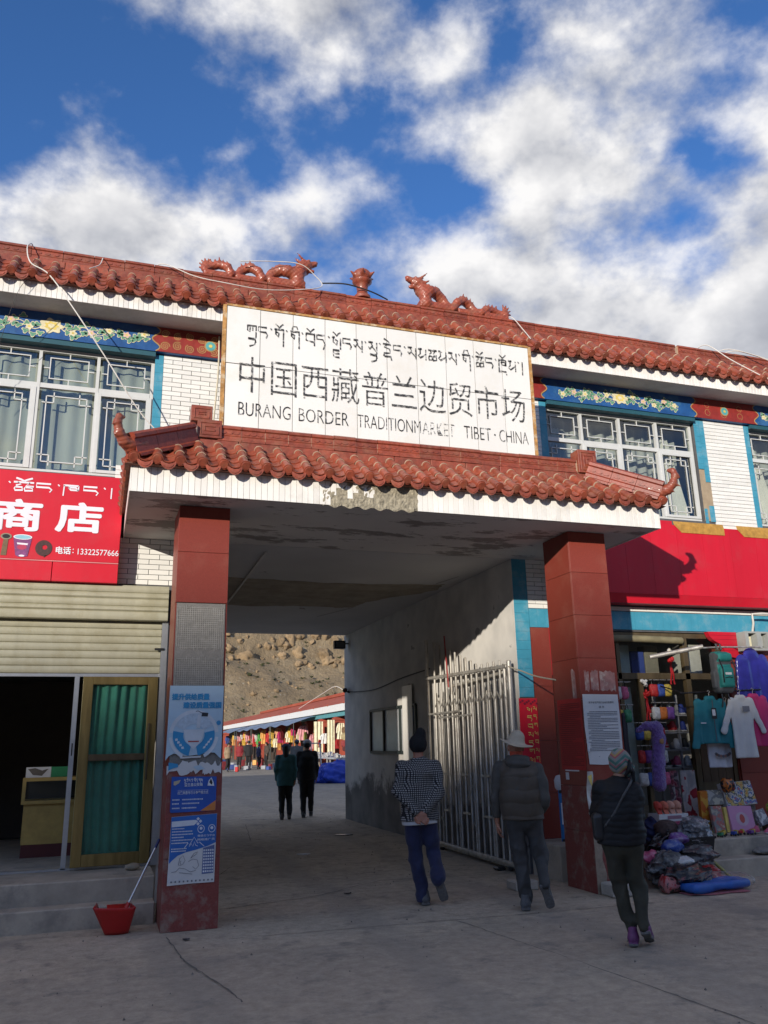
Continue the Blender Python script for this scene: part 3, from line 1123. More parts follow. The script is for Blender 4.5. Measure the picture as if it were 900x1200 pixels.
# slabs, roof, back and sides
MB().box(-22, 1.0, 10.262, 18.3, 4.03, 4.3).box(5.5, 16, 10.262, 18.3, 4.03, 4.3).build('floor_slab', plaster, bld)
pc = MB().box(0.9, 5.6, 10.0, 18.3, 4.016, 4.3).build('passage_ceiling', ceil_mat, bld)
MB().box(-22, 16, 10.262, 18.42, 7.0, 7.2).build('roof_slab', plaster, bld)
MB().box(-22, 16, 18.18, 18.42, 4.31, 6.998).box(-22, 0.99, 18.18, 18.42, 0, 4.02).box(5.51, 16, 18.18, 18.42, 0, 4.02).build('rear_wall', plaster, bld)
MB().box(-22.2, -22.002, 10.0, 18.42, 0, 7.2).box(16.002, 16.2, 10.0, 18.42, 0, 7.2).build('end_wall', plaster, bld)
MB().box(0.78, 1.0, 10.262, 18.178, 0, 4.014).build('passage_wall', passage_mat, bld)
MB().box(5.24, 5.50, 10.262, 18.40, -0.02, 4.014).build('passage_wall', passage_mat, bld)
MB().box(5.232, 5.239, 9.998, 10.27, 0, 4.012).build('passage_wall_edge', passage_mat, bld)
# rooms behind the openings
MB().box(-3.2, 0.78, 14.0, 14.1, 0, 4.0).box(-3.3, -3.2, 10.27, 14.0, 0, 4.0).box(-3.2, 0.78, 10.27, 14.0, 3.05, 3.15).build('shop_room', dark_room, bld)
MB().box(5.51, 13, 14.0, 14.1, 0, 4.0).box(12.9, 13, 10.27, 14.0, 0, 4.0).box(5.51, 12.9, 10.27, 14.0, 3.1, 3.2).box(5.501, 5.51, 10.27, 14, 0, 4).build('shop_room', dark_room, bld)
MB().box(-3, 14, 12.6, 12.7, 4.31, 6.99).box(-3.1, -3.0, 10.27, 12.6, 4.31, 6.99).box(4.9, 5.0, 10.27, 12.6, 4.31, 6.99).build('upper_room', dark_room, bld)
# plaster scar on the passage ceiling: bare concrete where the skim has fallen, edges ragged
scar = [(1.3, 12.0), (2.2, 12.15), (3.2, 12.2), (4.2, 12.15), (5.05, 11.95), (5.12, 12.35), (4.95, 12.8), (4.55, 13.35), (4.3, 13.9), (4.28, 14.35), (4.0, 14.5), (3.3, 14.4), (2.4, 14.6), (1.5, 14.5)]
pts = []
for i, p in enumerate(scar):
    q = scar[(i + 1) % len(scar)]
    for k in range(6):
        f = k / 6
        pts.append((p[0] * (1 - f) + q[0] * f + rk.uniform(-.03, .03), p[1] * (1 - f) + q[1] * f + rk.uniform(-.04, .04)))
MB().prism(pts, 4.010, 4.0155, 'xy').build('bare_patch', bare_conc, bld)
jm = mk('ceiling_joint', (0.26, 0.25, 0.235), 0.95)
for (x0, y0, x1, y1, ww) in ((4.28, 14.4, 3.9, 15.6, .010), (4.9, 11.9, 5.02, 11.3, .008)):
    z = 4.012 if y0 > 10 and y1 > 10 else 4.012
    MB().bar((x0, y0, z), (x1, y1, z), ww, 0.004).build('ceiling_seam', jm, bld)
beam = MB().bar((1.9, 10.3, 4.0), (2.05, 18.1, 4.0), 0.03, 0.02).build('conduit', plaster, bld)

# ---- brick-shaped wall tiles, one by one
brick_me = MB().box(0, 1, 0, 0.012, 0, 0.055).mesh('brick', white_tile, bevel=0)


def bricks(parent, x0, x1, z0, z1, bw=0.236, rh=0.0615, skip=None, y=10.0):
    k, z = 0, z1 - rh
    while z >= z0 - 0.01:
        x = x0 - (bw * 0.5 if k % 2 else 0)
        while x < x1 - 0.01:
            a, b = max(x, x0), min(x + bw - 0.007, x1)
            if b - a > 0.02 and not (skip and skip(a, b, z)):
                o = link('brick', brick_me, parent, (a, y + rnd.uniform(-.0015, .0015), z + 0.003), (0, 0, 0), (b - a, 1, 1))
            x += bw
        z -= rh
        k += 1


bricks(w_mid, 0.49, 1.29, 4.93, 6.45)
bricks(w_mid, 5.42, 5.855, 5.1, 6.45)
bricks(w_rp, 8.79, 9.57, 4.62, 6.45)
bricks(w_ll, -0.02, 0.76, 3.44, 4.02)
bricks(w_rl, 5.46, 5.99, 3.345, 4.02)
bricks(w_rl, 6.65, 9.8, 3.345, 3.41)
# ---- blue tile trim
for (x0, x1, z0, z1) in ((0.385, 0.488, 4.62, 6.43), (5.857, 5.968, 4.62, 6.43), (8.70, 8.788, 4.77, 6.43), (9.572, 9.668, 4.62, 6.43), (5.24, 5.455, 2.16, 4.018)):
    n_ = max(1, int((z1 - z0) / 0.12))
    par = w_mid if x1 < 6 and z1 > 5 else (w_rp if z1 > 5 else w_rl)
    for i in range(n_):
        a, b = z0 + (z1 - z0) * i / n_, z0 + (z1 - z0) * (i + 1) / n_
        if x0 == 8.70 and 5.02 < a < 5.38:
            continue
        MB().box(x0, x1, 9.996, 10.012, a + .001, b - .001).build('trim_tile', blue_trim, par)
for i in range(9):      # second strip of the broken window reveal, and the bare cement below it
    a = 5.62 + i * 0.09
    MB().box(8.606, 8.697, 9.998, 10.012, a + .001, a + .089).build('trim_tile', blue_trim, w_rp)
MB().box(8.604, 8.788, 10.004, 10.0118, 4.78, 5.61).build('bare_cement', mk('tan_cement', (0.36, 0.28, 0.19), 0.95, var=0.2), w_rp)
for i in range(6):
    MB().box(8.604, 8.66, 9.998, 10.003, 4.62 + .06 * i, 4.675 + .06 * i).build('trim_tile', blue_trim, w_rp)
# blue bands over the ground-floor openings on the right
for i in range(36):
    x = 5.46 + i * 0.12
    MB().box(x, x + .1185, 9.996, 10.012, 3.085, 3.338).build('band_tile', blue_trim, w_rl)
# red granite facing of the pilasters
for (x0, x1, zs) in ((5.46, 5.74, (0.40, 0.95, 1.6, 2.3, 3.08)), (8.64, 9.6, (0.40, 1.1, 1.75, 2.4, 3.05))):
    for a, b in zip(zs, zs[1:]):
        MB().box(x0 + .002, x1 - .002, 9.985, 10.011, a + .002, b - .002).build('granite_panel', granite, w_pil if x0 < 6 else w_pil2)
MB().box(5.742, 5.86, 9.99, 10.3, 2.45, 3.083).build('red_reveal', sign_red, w_pil)

# ---- painted friezes
fr = MB().box(-3.5, 11, 9.93, 10.010, 6.45, 6.788).build('frieze', frieze_blue, bld)
for (x0, x1) in ((0.35, 5.95), (8.55, 9.83)):
    n0 = 14
    edgeL = [(x0 + 0.05 * math.sin(k / n0 * 9.4) * (1 if k not in (0, n0) else 0) + 0.03, 6.452 + 0.334 * k / n0) for k in range(n0 + 1)]
    edgeR = [(x1 - 0.05 * math.sin(k / n0 * 9.4) - 0.03, 6.452 + 0.334 * k / n0) for k in range(n0 + 1)]
    MB().prism(edgeL + edgeR[::-1], 9.922, 9.9285, 'xz').build('frieze_panel', frieze_red, fr)
    g = MB()
    g.ribbon(edgeL, 0.016, 9.9205)
    g.ribbon(edgeR, 0.016, 9.9205)
    xs = [x0 + 0.14 + 0.155 * i for i in range(int((x1 - x0 - 0.2) / 0.155))]
    for i, cx in enumerate(xs):
        if 1.5 < cx < 5.3:
            continue
        for cz, rad in ((6.53 + 0.02 * (i % 2), 0.062), (6.68 + 0.02 * ((i + 1) % 2), 0.055)):
            sp = [(cx + (1 - k / 26) * rad * math.cos(k * 0.62 + i), cz + (1 - k / 26) * rad * math.sin(k * 0.62 + i)) for k in range(25)]
            if x0 < 6:
                g.ribbon(sp, 0.010, 9.9205)
            elif i % 2:
                g.ribbon(sp[:12], 0.006, 9.9205)
    g.build('painted_scroll', gold_paint, fr)
    for mcx in ([1.06] if x0 < 6 else [9.17]):
        d = MB()
        for rad, mi, yy in ((0.078, 0, 9.918), (0.062, 1, 9.915), (0.022, 2, 9.912)):
            d.prism([(mcx + rad * math.cos(k * math.pi / 10), 6.605 + rad * math.sin(k * math.pi / 10)) for k in range(20)], yy, yy + 0.004, 'xz', mi)
        d.build('medallion', [gold_paint, teal_paint, yellow_paint], fr)


def flower_spray(cx, half, seed):
    r_ = random.Random(seed)
    mb = MB()
    y0 = 9.926
    for s in (-1, 1):
        vine = [(cx + s * (0.04 + half * k / 30), 6.60 + 0.055 * math.sin(k * 0.62 + seed) * (1 - k / 60)) for k in range(31)]
        mb.ribbon(vine, [0.012 * (1 - k / 45) for k in range(31)], y0, 0)
        for k in range(2, 31, 2):
            x, z = vine[k]
            for q in (-1, 1):
                a = r_.uniform(0.3, 1.5) * q
                ln = r_.uniform(0.05, 0.10) * (1 - k / 55)
                ex, ez = x + s * ln * math.cos(a), z + ln * math.sin(a)
                ez = max(6.475, min(6.765, ez))
                # lobed leaf with a pale outline
                for sc, mi, yy in ((1.25, 0, y0 - .0006), (1.0, 1, y0 - .0012)):
                    mb.poly([(ex + sc * .034 * (1 + .35 * math.cos(3 * t + a)) * math.cos(t), ez + sc * .027 * (1 + .35 * math.cos(3 * t + a)) * math.sin(t)) for t in [i * math.pi / 8 for i in range(16)]], yy, mi)
            if k % 6 == 0:
                fx, fz = x, z + r_.uniform(-.04, .05)
                mb.poly([(fx + .042 * (1 + .22 * math.cos(5 * t)) * math.cos(t), fz + .038 * (1 + .22 * math.cos(5 * t)) * math.sin(t)) for t in [i * math.pi / 10 for i in range(20)]], y0 - .0018, 2 if k % 12 else 3)
                mb.poly([(fx + .016 * math.cos(t), fz + .014 * math.sin(t)) for t in [i * math.pi / 5 for i in range(10)]], y0 - .0024, 4)
    for rad, mi, yy in ((0.13, 0, y0 - .002), (0.12, 2, y0 - .0026), (0.075, 4, y0 - .0032), (0.04, 2, y0 - .0038)):
        mb.poly([(cx + rad * (1 + .16 * math.cos(7 * t)) * math.cos(t), 6.615 + .72 * rad * (1 + .16 * math.cos(7 * t)) * math.sin(t)) for t in [i * math.pi / 21 for i in range(42)]], yy, mi)
    return mb.build('painted_flowers', [cream_paint, leaf_paint, cream_paint, pink_paint, yellow_paint], fr)


flower_spray(-0.86, 1.05, 2)
flower_spray(7.23, 0.95, 5)
flower_spray(10.9, 0.9, 8)
for a_, b_ in ((-3.5, 0.385), (5.97, 8.60), (9.67, 11)):
    MB().box(a_, b_, 9.945, 10.10, 6.385, 6.448).build('lintel', lintel, fr)


# ---- windows
def window(x0, x1, mull, seed, z0=4.77, z1=6.385, zt=5.89, drape=None):
    r_ = random.Random(seed)
    y = 10.08
    o = MB()
    o.box(x0, x1, y, y + .06, z1 - .045, z1).box(x0, x1, y, y + .06, z0, z0 + .05).box(x0, x0 + .04, y, y + .06, z0 + .0501, z1 - .0451).box(x1 - .04, x1, y, y + .06, z0 + .0501, z1 - .0451)
    W = o.build('window', white_metal, bld)
    MB().box(x0 + .041, x1 - .041, y - .004, y + .05, zt - .03, zt + .03).build('transom', white_metal, W)
    xs = [x0] + mull + [x1]
    for m in mull:
        MB().box(m - .019, m + .019, y - .008, y + .055, z0 + .052, z1 - .047).build('mullion', white_metal, W)
    for i in range(len(xs) - 1):
        a, b = xs[i] + .045, xs[i + 1] - .045
        if b - a < 0.15:
            continue
        MB().box(a, b, y + .022, y + .028, z0 + .055, zt - .032).build('pane', pane_glass, W)
        MB().box(a, b, y + .022, y + .028, zt + .032, z1 - .05).build('pane', pane_glass, W)
        # upper lattice: a rectangle held by four short bars
        L = MB()
        t = .0065
        yy = y + .012
        ax, bx, az, bz = a + .07, b - .07, zt + .10, z1 - .12

        def seg(p, q):
            L.bar((p[0], yy, p[1]), (q[0], yy, q[1]), 2 * t, 2 * t, up=(0, 1, 0))
        for p, q in (((ax - t, az), (bx + t, az)), ((ax - t, bz), (bx + t, bz)), ((ax, az + t), (ax, bz - t)), ((bx, az + t), (bx, bz - t)),
                     ((a, (az + bz) / 2), (ax - t, (az + bz) / 2)), ((bx + t, (az + bz) / 2), (b, (az + bz) / 2)),
                     (((ax + bx) / 2, bz + t), ((ax + bx) / 2, z1 - .05)), (((ax + bx) / 2, zt + .032), ((ax + bx) / 2, az - t))):
            seg(p, q)
        L.build('lattice', white_metal, W)
        # lower lattice: rectangle with small squares in the corners
        L = MB()
        if i % 2 == 1:     # sliding sash with its own frame
            MB().box(a - .03, a + .012, y - .016, y + .01, z0 + .053, zt - .033).box(b - .035, b + .03, y - .016, y + .01, z0 + .053, zt - .033).box(a + .013, b - .036, y - .016, y + .01, zt - .07, zt - .033).box(a + .013, b - .036, y - .016, y + .01, z0 + .053, z0 + .09).build('sash', white_metal, W)
            a, b = a + .03, b - .06
        ax, bx, az, bz = a + .06, b - .06, z0 + .15, zt - .13
        c = .085
        for p, q in (((ax, az), (bx, az)), ((ax, bz), (bx, bz)), ((ax, az), (ax, bz)), ((bx, az), (bx, bz))):
            seg(p, q)
        for sx, px_ in ((1, ax), (-1, bx)):
            for sz, pz_ in ((1, az), (-1, bz)):
                seg((px_ + sx * c, pz_ - sz * .05), (px_ + sx * c, pz_ + sz * c))
                seg((px_ - sx * .05, pz_ + sz * c), (px_ + sx * c, pz_ + sz * c))
        L.build('lattice', white_metal, W)
    # curtain in soft folds
    def fold(u, v, xa=x0 + .02, xb=x1 - .02):
        x = xa + (xb - xa) * u
        return (x, 10.24 + .014 * math.sin(x * 34 + 1.5 * math.sin(x * 5 + seed)) * (0.5 + .5 * v), 4.4 + (z1 - 4.4) * v)
    if drape is None:
        MB().grid(fold, int((x1 - x0) * 40), 4).build('curtain', curtain_mat, W, smooth=True)
    else:
        for (xa, xb, xt) in drape:     # gathered to a side
            def fold2(u, v, xa=xa, xb=xb, xt=xt):
                x = (xa + (xb - xa) * u) * (1 - v) + v * (xt + (u - .5) * .22)
                return (x, 10.25 + .03 * math.sin(u * 26), 4.5 + (z1 - .25 - 4.5) * v)
            MB().grid(fold2, 30, 6).build('curtain', mk('white_drape', (0.70, 0.69, 0.64), 0.9, var=0.08), W, smooth=True)
        MB().grid(lambda u, v: (x0 + .02 + (x1 - x0 - .04) * u, 10.50 + .03 * math.sin(u * (x1 - x0) * 30 + 1.5 * math.sin(u * 9)), 4.4 + (z1 - 4.4) * v), int((x1 - x0) * 36), 3).build('net_curtain', mk('grey_net', (0.42, 0.43, 0.41), 0.9, var=0.15, scale=3, streak=True), W, smooth=True)
    return W


window(-2.6, 0.385, [-1.64, -0.96, -0.287], 1)
window(5.97, 8.60, [6.60, 7.27, 7.94], 2, drape=((8.25, 8.62, 8.15), (6.1, 6.35, 6.2)))
window(9.67, 12.2, [10.3, 10.95, 11.6], 3, drape=((9.95, 10.4, 9.85), (11, 11.4, 11.6)))

# ---- pillars
gran_cache = {}


def pillar(x0, x1, y0, y1, panels, mats, seams=True):
    P = MB().box(x0 + .02, x1 - .02, y0 + .02, y1 - .02, -.02, 4.018).build('pillar', cement, bld)
    for (a, b), m in zip(panels, mats):
        if m is None:
            continue
        MB().box(x0 + .001, x1 - .001, y0, y0 + .0185, a + .0015, b - .0015).build('panel', m, P, bevel=.002)
        for xx in (x0, x1 - .0185):
            MB().box(xx, xx + .0185, y0 + .0200, y1, a + .0015, b - .0015).build('panel', m if m is not cement else granite, P, bevel=.002)
    return P


PL = pillar(0.655, 1.17, 8.43, 9.04, [(0, .62), (.62, 1.42), (1.42, 2.5), (2.5, 3.01), (3.01, 3.53), (3.53, 4.016)], [granite_worn, granite_worn, None, None, granite, granite])
PR = pillar(5.20, 5.705, 8.43, 9.04, [(0, .62), (.62, 1.1), (1.1, 1.6), (1.6, 2.04), (2.04, 2.51), (2.51, 3.01), (3.01, 3.52), (3.52, 4.016)], [granite_worn, granite_worn, granite, granite, granite, granite, granite, granite])
# left pillar: two facing panels have fallen, trowel-scored mortar shows
grid_m = mk('scored_mortar', (0.22, 0.205, 0.185), 0.95, var=0.2, scale=9, bump=0.5, bscale=60)
mo = MB().box(0.668, 1.150, 8.4375, 8.449, 1.43, 3.005)
mo.build('mortar_bed', grid_m, PL)
sc = MB()
rs = random.Random(5)
for zz0, zz1 in ((1.62, 2.48), (2.53, 2.99)):
    for i in range(23):
        x = 0.68 + i * .0205
        sc.box(x, x + .006, 8.4335, 8.4372, zz0 + rs.uniform(0, .04), zz1 - rs.uniform(0, .05))
    z = zz0 + .03
    while z < zz1 - .03:
        sc.box(0.675 + rs.uniform(0, .05), 1.143 - rs.uniform(0, .08), 8.4325, 8.4368, z, z + .005)
        z += .021
sc.build('mortar_ridges', mk('mortar_ridge', (0.33, 0.315, 0.285), 0.95, var=0.2, scale=20), PL)
for xx in (0.655, 1.1505):
    MB().box(xx, xx + .0185, 8.4505, 9.04, 1.4215, 3.0085).build('panel', granite, PL)
# right pillar: plaster chipped at the front corner low down
chip = [(5.16 + .045, -.01), (5.31, .0), (5.33, .2), (5.29, .35), (5.31, .55), (5.25, .62), (5.27, .78), (5.203, .8)]
MB().prism([(max(5.199, p[0]), p[1]) for p in chip], 8.423, 8.4295, 'xz').build('chipped_plaster', mk('chip_plaster', (0.30, 0.24, 0.18), 0.95, var=0.3, scale=14), PR)

# ---- canopy over the gateway
can = MB().box(0.15, 6.20, 8.03, 10.0, 4.02, 4.24).build('canopy', soffit_mat, bld)
ft_full = MB().box(0, .0575, 0, .012, 0, .262).mesh('fascia_tile', strip_tile, bevel=.0015)
ft_half = MB().box(0, .0575, 0, .012, 0, .135).mesh('fascia_tile', strip_tile, bevel=.0015)
MB().box(0.151, 6.199, 8.0125, 8.03, 4.005, 4.27).build('fascia_backing', strip_grout, can)
for i in range(100):
    x = 0.151 + i * .0605
    broke = 2.10 < x < 3.08
    if 2.62 < x < 3.08:
        continue
    if broke:
        link('fascia_tile', ft_half, can, (x, 8.0 + rnd.uniform(-.001, .001), 4.135 + .045 * math.sin(i * 1.7) + .02 * (i % 3)))
    else:
        link('fascia_tile', ft_full, can, (x, 8.0 + rnd.uniform(-.001, .001), 4.006))
chipm = mk('render_scar', (0.31, 0.275, 0.205), 0.95, var=0.5, scale=22, bump=0.6, bscale=40)
MB().grid(lambda u, v: (2.06 + 1.06 * u, 8.006 - .012 * abs(fbm(u * 9, v * 3, 2)) - .008 * abs(fbm(u * 30, v * 9, 5)), 3.995 + .27 * v + (.014 * math.sin(u * 40) if v < .1 else 0)), 60, 12).build('render_scar', chipm, can)
for xx, nm in ((0.138, 'side_fascia'), (6.201, 'side_fascia')):
    MB().box(xx, xx + .011, 8.002, 9.99, 4.006, 4.268).build(nm, strip_tile, can)

# ---- glazed roof tiles
def barrel_mesh(name, L, r0, r1, end, seg=8):
    mb = MB()
    n = seg + 1
    ang = [math.pi * (-0.08 + 1.16 * k / seg) for k in range(n)]
    st = [(0, r0, 0), (L * .9, r1, 0), (L * .9, r1 * 1.13, 1), (L, r1 * 1.10, 1)]
    vs = [(rr_ * math.cos(a), y, rr_ * math.sin(a)) for y, rr_, _ in st for a in ang]
    mb.add(vs, [])
    for i in range(3):
        for k in range(seg):
            mb.f.append((i * n + k, i * n + k + 1, (i + 1) * n + k + 1, (i + 1) * n + k))
            mb.m.append(1 if i >= 1 else 0)
    if end:
        m = 14
        rd = r0 * 1.12
        mb.add([(rd * math.cos(2 * math.pi * k / m), -.004, rd * math.sin(2 * math.pi * k / m) + .004) for k in range(m)] +
               [(rd * math.cos(2 * math.pi * k / m), .022, rd * math.sin(2 * math.pi * k / m) + .004) for k in range(m)],
               [tuple(range(m))] + [(k, (k + 1) % m, m + (k + 1) % m, m + k) for k in range(m)])
        mb.add([(.72 * rd * math.cos(2 * math.pi * k / m), -.011, .72 * rd * math.sin(2 * math.pi * k / m) + .004) for k in range(m)] +
               [(.8 * rd * math.cos(2 * math.pi * k / m), -.003, .8 * rd * math.sin(2 * math.pi * k / m) + .004) for k in range(m)],
               [tuple(range(m))] + [(k, (k + 1) % m, m + (k + 1) % m, m + k) for k in range(m)])
    return mb.mesh(name, [glaze, mortar], smooth=40)


def pan_mesh(wd, L):
    mb = MB()
    n = 6
    vs = []
    for y, zo in ((0, .012), (L, 0)):
        for t in (0, .012):
            vs += [((k / n - .5) * wd, y, zo + t * .8 + .035 * (2 * abs(k / n - .5)) ** 2 - .01) for k in range(n + 1)]
    m = n + 1
    fs = []
    for k in range(n):
        fs += [(k, k + 1, 2 * m + k + 1, 2 * m + k), (m + k + 1, m + k, 3 * m + k, 3 * m + k + 1), (k, m + k, m + k + 1, k + 1)]
    return mb.add(vs, fs).mesh('pan_tile', glaze, smooth=40)


def drip_mesh(wd, hd):
    """tongue of a drip tile: hangs from the eave, pointed round"""
    out = [(-wd / 2, .02), (-wd / 2, -.012), (-wd * .40, -hd * .55), (-wd * .22, -hd * .86), (0, -hd), (wd * .22, -hd * .86), (wd * .40, -hd * .55), (wd / 2, -.012), (wd / 2, .02), (wd * .25, -.005), (0, -.014), (-wd * .25, -.005)]
    mb = MB().prism(out, -.012, .006, 'xz')
    mb.prism([(p[0] * .7, p[1] * .7 - .008) for p in out[1:8]], -.018, -.011, 'xz')
    return mb.mesh('drip_tile', glaze, bevel=.002)


class Slope:
    """places tiles on a roof slope: eave line, ridge line, direction"""

    def __init__(s, parent, origin, rz, ang, L):
        s.p, s.L = parent, L
        s.M = Matrix.Translation(origin) @ Matrix.Rotation(rz, 4, 'Z')
        s.A = Matrix.Rotation(ang, 4, 'X')

    def put(s, name, me, x, t, tilt=0.0, flat=False, dz=0.0):
        m = s.M @ Matrix.Translation((x, 0, 0)) @ s.A @ Matrix.Translation((0, t, dz))
        if flat:
            m = m @ s.A.inverted()
        m = m @ Matrix.Rotation(tilt, 4, 'Z')
        return link(name, me, s.p, mat=m)


def roof_run(slope, x0, x1, step, L, nb, b_end, b_mid, pan, drip, tlimit=None, npan=4):
    n = int(round((x1 - x0) / step))
    bl = slope.L / nb
    for i in range(n + 1):
        x = x0 + i * step
        lim = tlimit(x) if tlimit else 1
        for k in range(nb):
            if k and (k + .5) / nb > lim:
                break
            slope.put('barrel_tile', b_end if k == 0 else b_mid, x + rnd.uniform(-.006, .006), k * bl, rnd.uniform(-.03, .03), dz=.03)
        if i < n:
            xm = x + step / 2
            lim = tlimit(xm) if tlimit else 1
            for k in range(npan):
                if k and (k + .6) / npan > lim:
                    break
                slope.put('pan_tile', pan, xm, k * slope.L / npan, rnd.uniform(-.02, .02), dz=.0)
            slope.put('drip_tile', drip, xm + rnd.uniform(-.004, .004), -.005, rnd.uniform(-.04, .04), flat=True, dz=.005)


# canopy slopes: eave 4.285 at Y 7.90, foot of the ridge course 4.67 at Y 8.44
CE, CR = Vector((0, 7.90, 4.285)), Vector((0, 8.44, 4.665))
cl = (CR - CE).length
ca = math.atan2(CR.z - CE.z, CR.y - CE.y)
bedm = mk('tile_bed', (0.18, 0.07, 0.045), 0.9, var=0.3, scale=20)
X0, X1, HX = 0.08, 6.27, 0.66
bed = MB().add([(X0, 7.93, 4.262), (X1, 7.93, 4.262), (X1 - HX, 8.47, 4.65), (X0 + HX, 8.47, 4.65)], [(0, 1, 2, 3)])
bed.add([(X0, 7.93, 4.262), (X0 + HX, 8.47, 4.65), (X0 + HX, 9.99, 4.65), (X0, 9.99, 4.262)], [(0, 1, 2, 3)])
bed.add([(X1, 7.93, 4.262), (X1, 9.99, 4.262), (X1 - HX, 9.99, 4.65), (X1 - HX, 8.47, 4.65)], [(0, 1, 2, 3)])
bed.add([(X0 + HX, 8.47, 4.65), (X1 - HX, 8.47, 4.65), (X1 - HX, 9.99, 4.65), (X0 + HX, 9.99, 4.65)], [(0, 1, 2, 3)])
bed.add([(X0, 7.93, 4.262), (X1, 7.93, 4.262), (X1, 9.99, 4.262), (X0, 9.99, 4.262)], [(0, 1, 2, 3)])
bed.build('tile_bed', bedm, can)
b_end = barrel_mesh('barrel_tile', cl / 3 * 1.04, .051, .045, True)
b_mid = barrel_mesh('barrel_tile', cl / 3 * 1.04, .050, .045, False)
panm = pan_mesh(.155, cl / 4 * 1.12)
drm = drip_mesh(.15, .075)
S1 = Slope(can, (0, 7.90, 4.285), 0, ca, cl)
roof_run(S1, 0.16, 6.20, 0.2157, cl, 3, b_end, b_mid, panm, drm, lambda x: min(1, (x - X0) / HX, (X1 - x) / HX))
for sgn, ox, rz in ((1, X0 + .02, -math.pi / 2), (-1, X1 - .02, math.pi / 2)):
    sl = Slope(can, (ox, 9.95 if sgn > 0 else 8.0, 4.285), rz, ca, cl)
    roof_run(sl, 0.05, 1.85, 0.225, cl, 3, b_end, b_mid, panm, drm, (lambda x: min(1, (1.98 - x) / HX)) if sgn > 0 else (lambda x: min(1, (x + .1) / HX)))

# ridge tiles
RP = [(-.085, 0), (-.085, .022), (-.062, .034), (-.062, .062), (-.068, .068), (-.062, .074), (-.062, .135), (-.078, .146), (-.078, .172), (-.05, .192), (.05, .192), (.078, .172), (.078, .146), (.062, .135), (.062, .034), (.085, .022), (.085, 0)]


def ridge_mesh(L, s=1.0, carve=True):
    mb = MB().prism([(p[0] * s, p[1] * s) for p in RP], 0, L, 'yz')
    if carve:       # relief: a diagonal leaf and two knobs
        for i in range(3):
            cx = L * (.22 + .28 * i)
            mb.prism([(cx + .035 * s * math.cos(t), (.105 + .02 * math.sin(t)) * s) for t in [k * math.pi / 4 for k in range(8)]], -.069 * s, -.061 * s, 'xz')
    return mb.mesh('ridge_tile', glaze, smooth=30)


rm = ridge_mesh(.255)
n_ = int((5.42 - 1.02) / .26)
for i in range(n_ + 1):
    link('ridge_tile', rm, can, (1.02 + i * .26, 8.56 + rnd.uniform(-.004, .004), 4.79 + rnd.uniform(-.003, .003)))
MB().box(1.0, 5.66, 8.502, 8.618, 4.64, 4.965).build('ridge_mortar', mortar, can)
for i in range(11):        # plain course under the ridge tiles
    MB().box(0.80 + i * .447, 0.80 + i * .447 + .441, 8.475, 8.65, 4.652, 4.785).build('ridge_course', glaze, can, bevel=.004)


def key_block(x0, x1, z0, z1, y0, y1):
    mb = MB().box(x0, x1, y0, y1, z0, z1)
    t = .014
    for k in range(3):
        i = .028 + k * .042
        if x1 - x0 - 2 * i < .03 or z1 - z0 - 2 * i < .03:
            break
        a, b, c, d = x0 + i, x1 - i, z0 + i, z1 - i
        mb.box(a, b, y0 - .008, y0 - .0005, d - t, d).box(a, a + t, y0 - .008, y0 - .0005, c, d - t - .0005).box(a + t + .0005, b, y0 - .008, y0 - .0005, c, c + t).box(b - t, b, y0 - .008, y0 - .0005, c + t + .0005, d - t - .03)
    return mb


key_block(0.80, 1.06, 4.80, 5.005, 8.46, 8.64).build('ridge_block', glaze, can, bevel=.004)
key_block(0.73, 0.955, 4.985, 5.165, 8.47, 8.63).build('ridge_block', glaze, can, bevel=.004)
key_block(5.46, 5.72, 4.80, 5.10, 8.46, 8.64).build('ridge_block', glaze, can, bevel=.004)
for sgn, cx in ((1, X0), (-1, X1)):
    a = Vector((cx + sgn * .70, 8.53, 4.72))
    b = Vector((cx + sgn * .07, 7.97, 4.33))
    L = (b - a).length
    d = (b - a).normalized()
    side = d.cross(Vector((0, 0, 1))).normalized()
    upn = side.cross(d).normalized()
    Mx = Matrix((d, -side, upn)).transposed().to_4x4()
    if Mx.determinant() < 0:
        Mx = Matrix((d, side, upn)).transposed().to_4x4()
    hm_ = ridge_mesh(L / 3 * .985, 1.28)
    hm_.materials[0] = mk('glaze_hip', (0.225, 0.040, 0.020), 0.5, var=0.3, scale=18, coat=0.12, bump=0.25, bscale=45, obj_var=.15)
    for k in range(3):
        Mk = Mx.copy()
        Mk.translation = a + d * (L / 3 * k)
        link('hip_tile', hm_, can, mat=Mk)
    # fish-tail curl at the corner
    zt = 1.0
    base = b + upn * .08
    base = base - d * .05 + upn * .03
    path = [base - d * .10, base + d * .03 + upn * .01, base + d * .10 + upn * .06, base + d * .135 + upn * .15, base + d * .125 + upn * .25 * zt, base + d * .08 + upn * .30 * zt, base + d * .03 + upn * .29 * zt]

    def curl(P, path=path, d=d, upn=upn):
        o = chain(P, [tuple(q) for q in path], [.085, .074, .056, .046, .038, .032, .020], .03)
        for q, e in ((path[3], .10), (path[2], .09), (path[4], .08)):
            o = smin(o, cap(P, q, q + d * e - upn * .005, .02, .004), .02)
        o = smin(o, cap(P, path[1] + upn * .05, path[1] + upn * .13 - d * .01, .025, .004), .02)
        return o - .0025 * np.sin((P @ np.array(upn)) * 150)
    allp = np.array([tuple(q) for q in path])
    link('hip_curl', sdf_mesh('hip_curl', curl, allp.min(0) - .16, allp.max(0) + .16, .011, glaze), can)

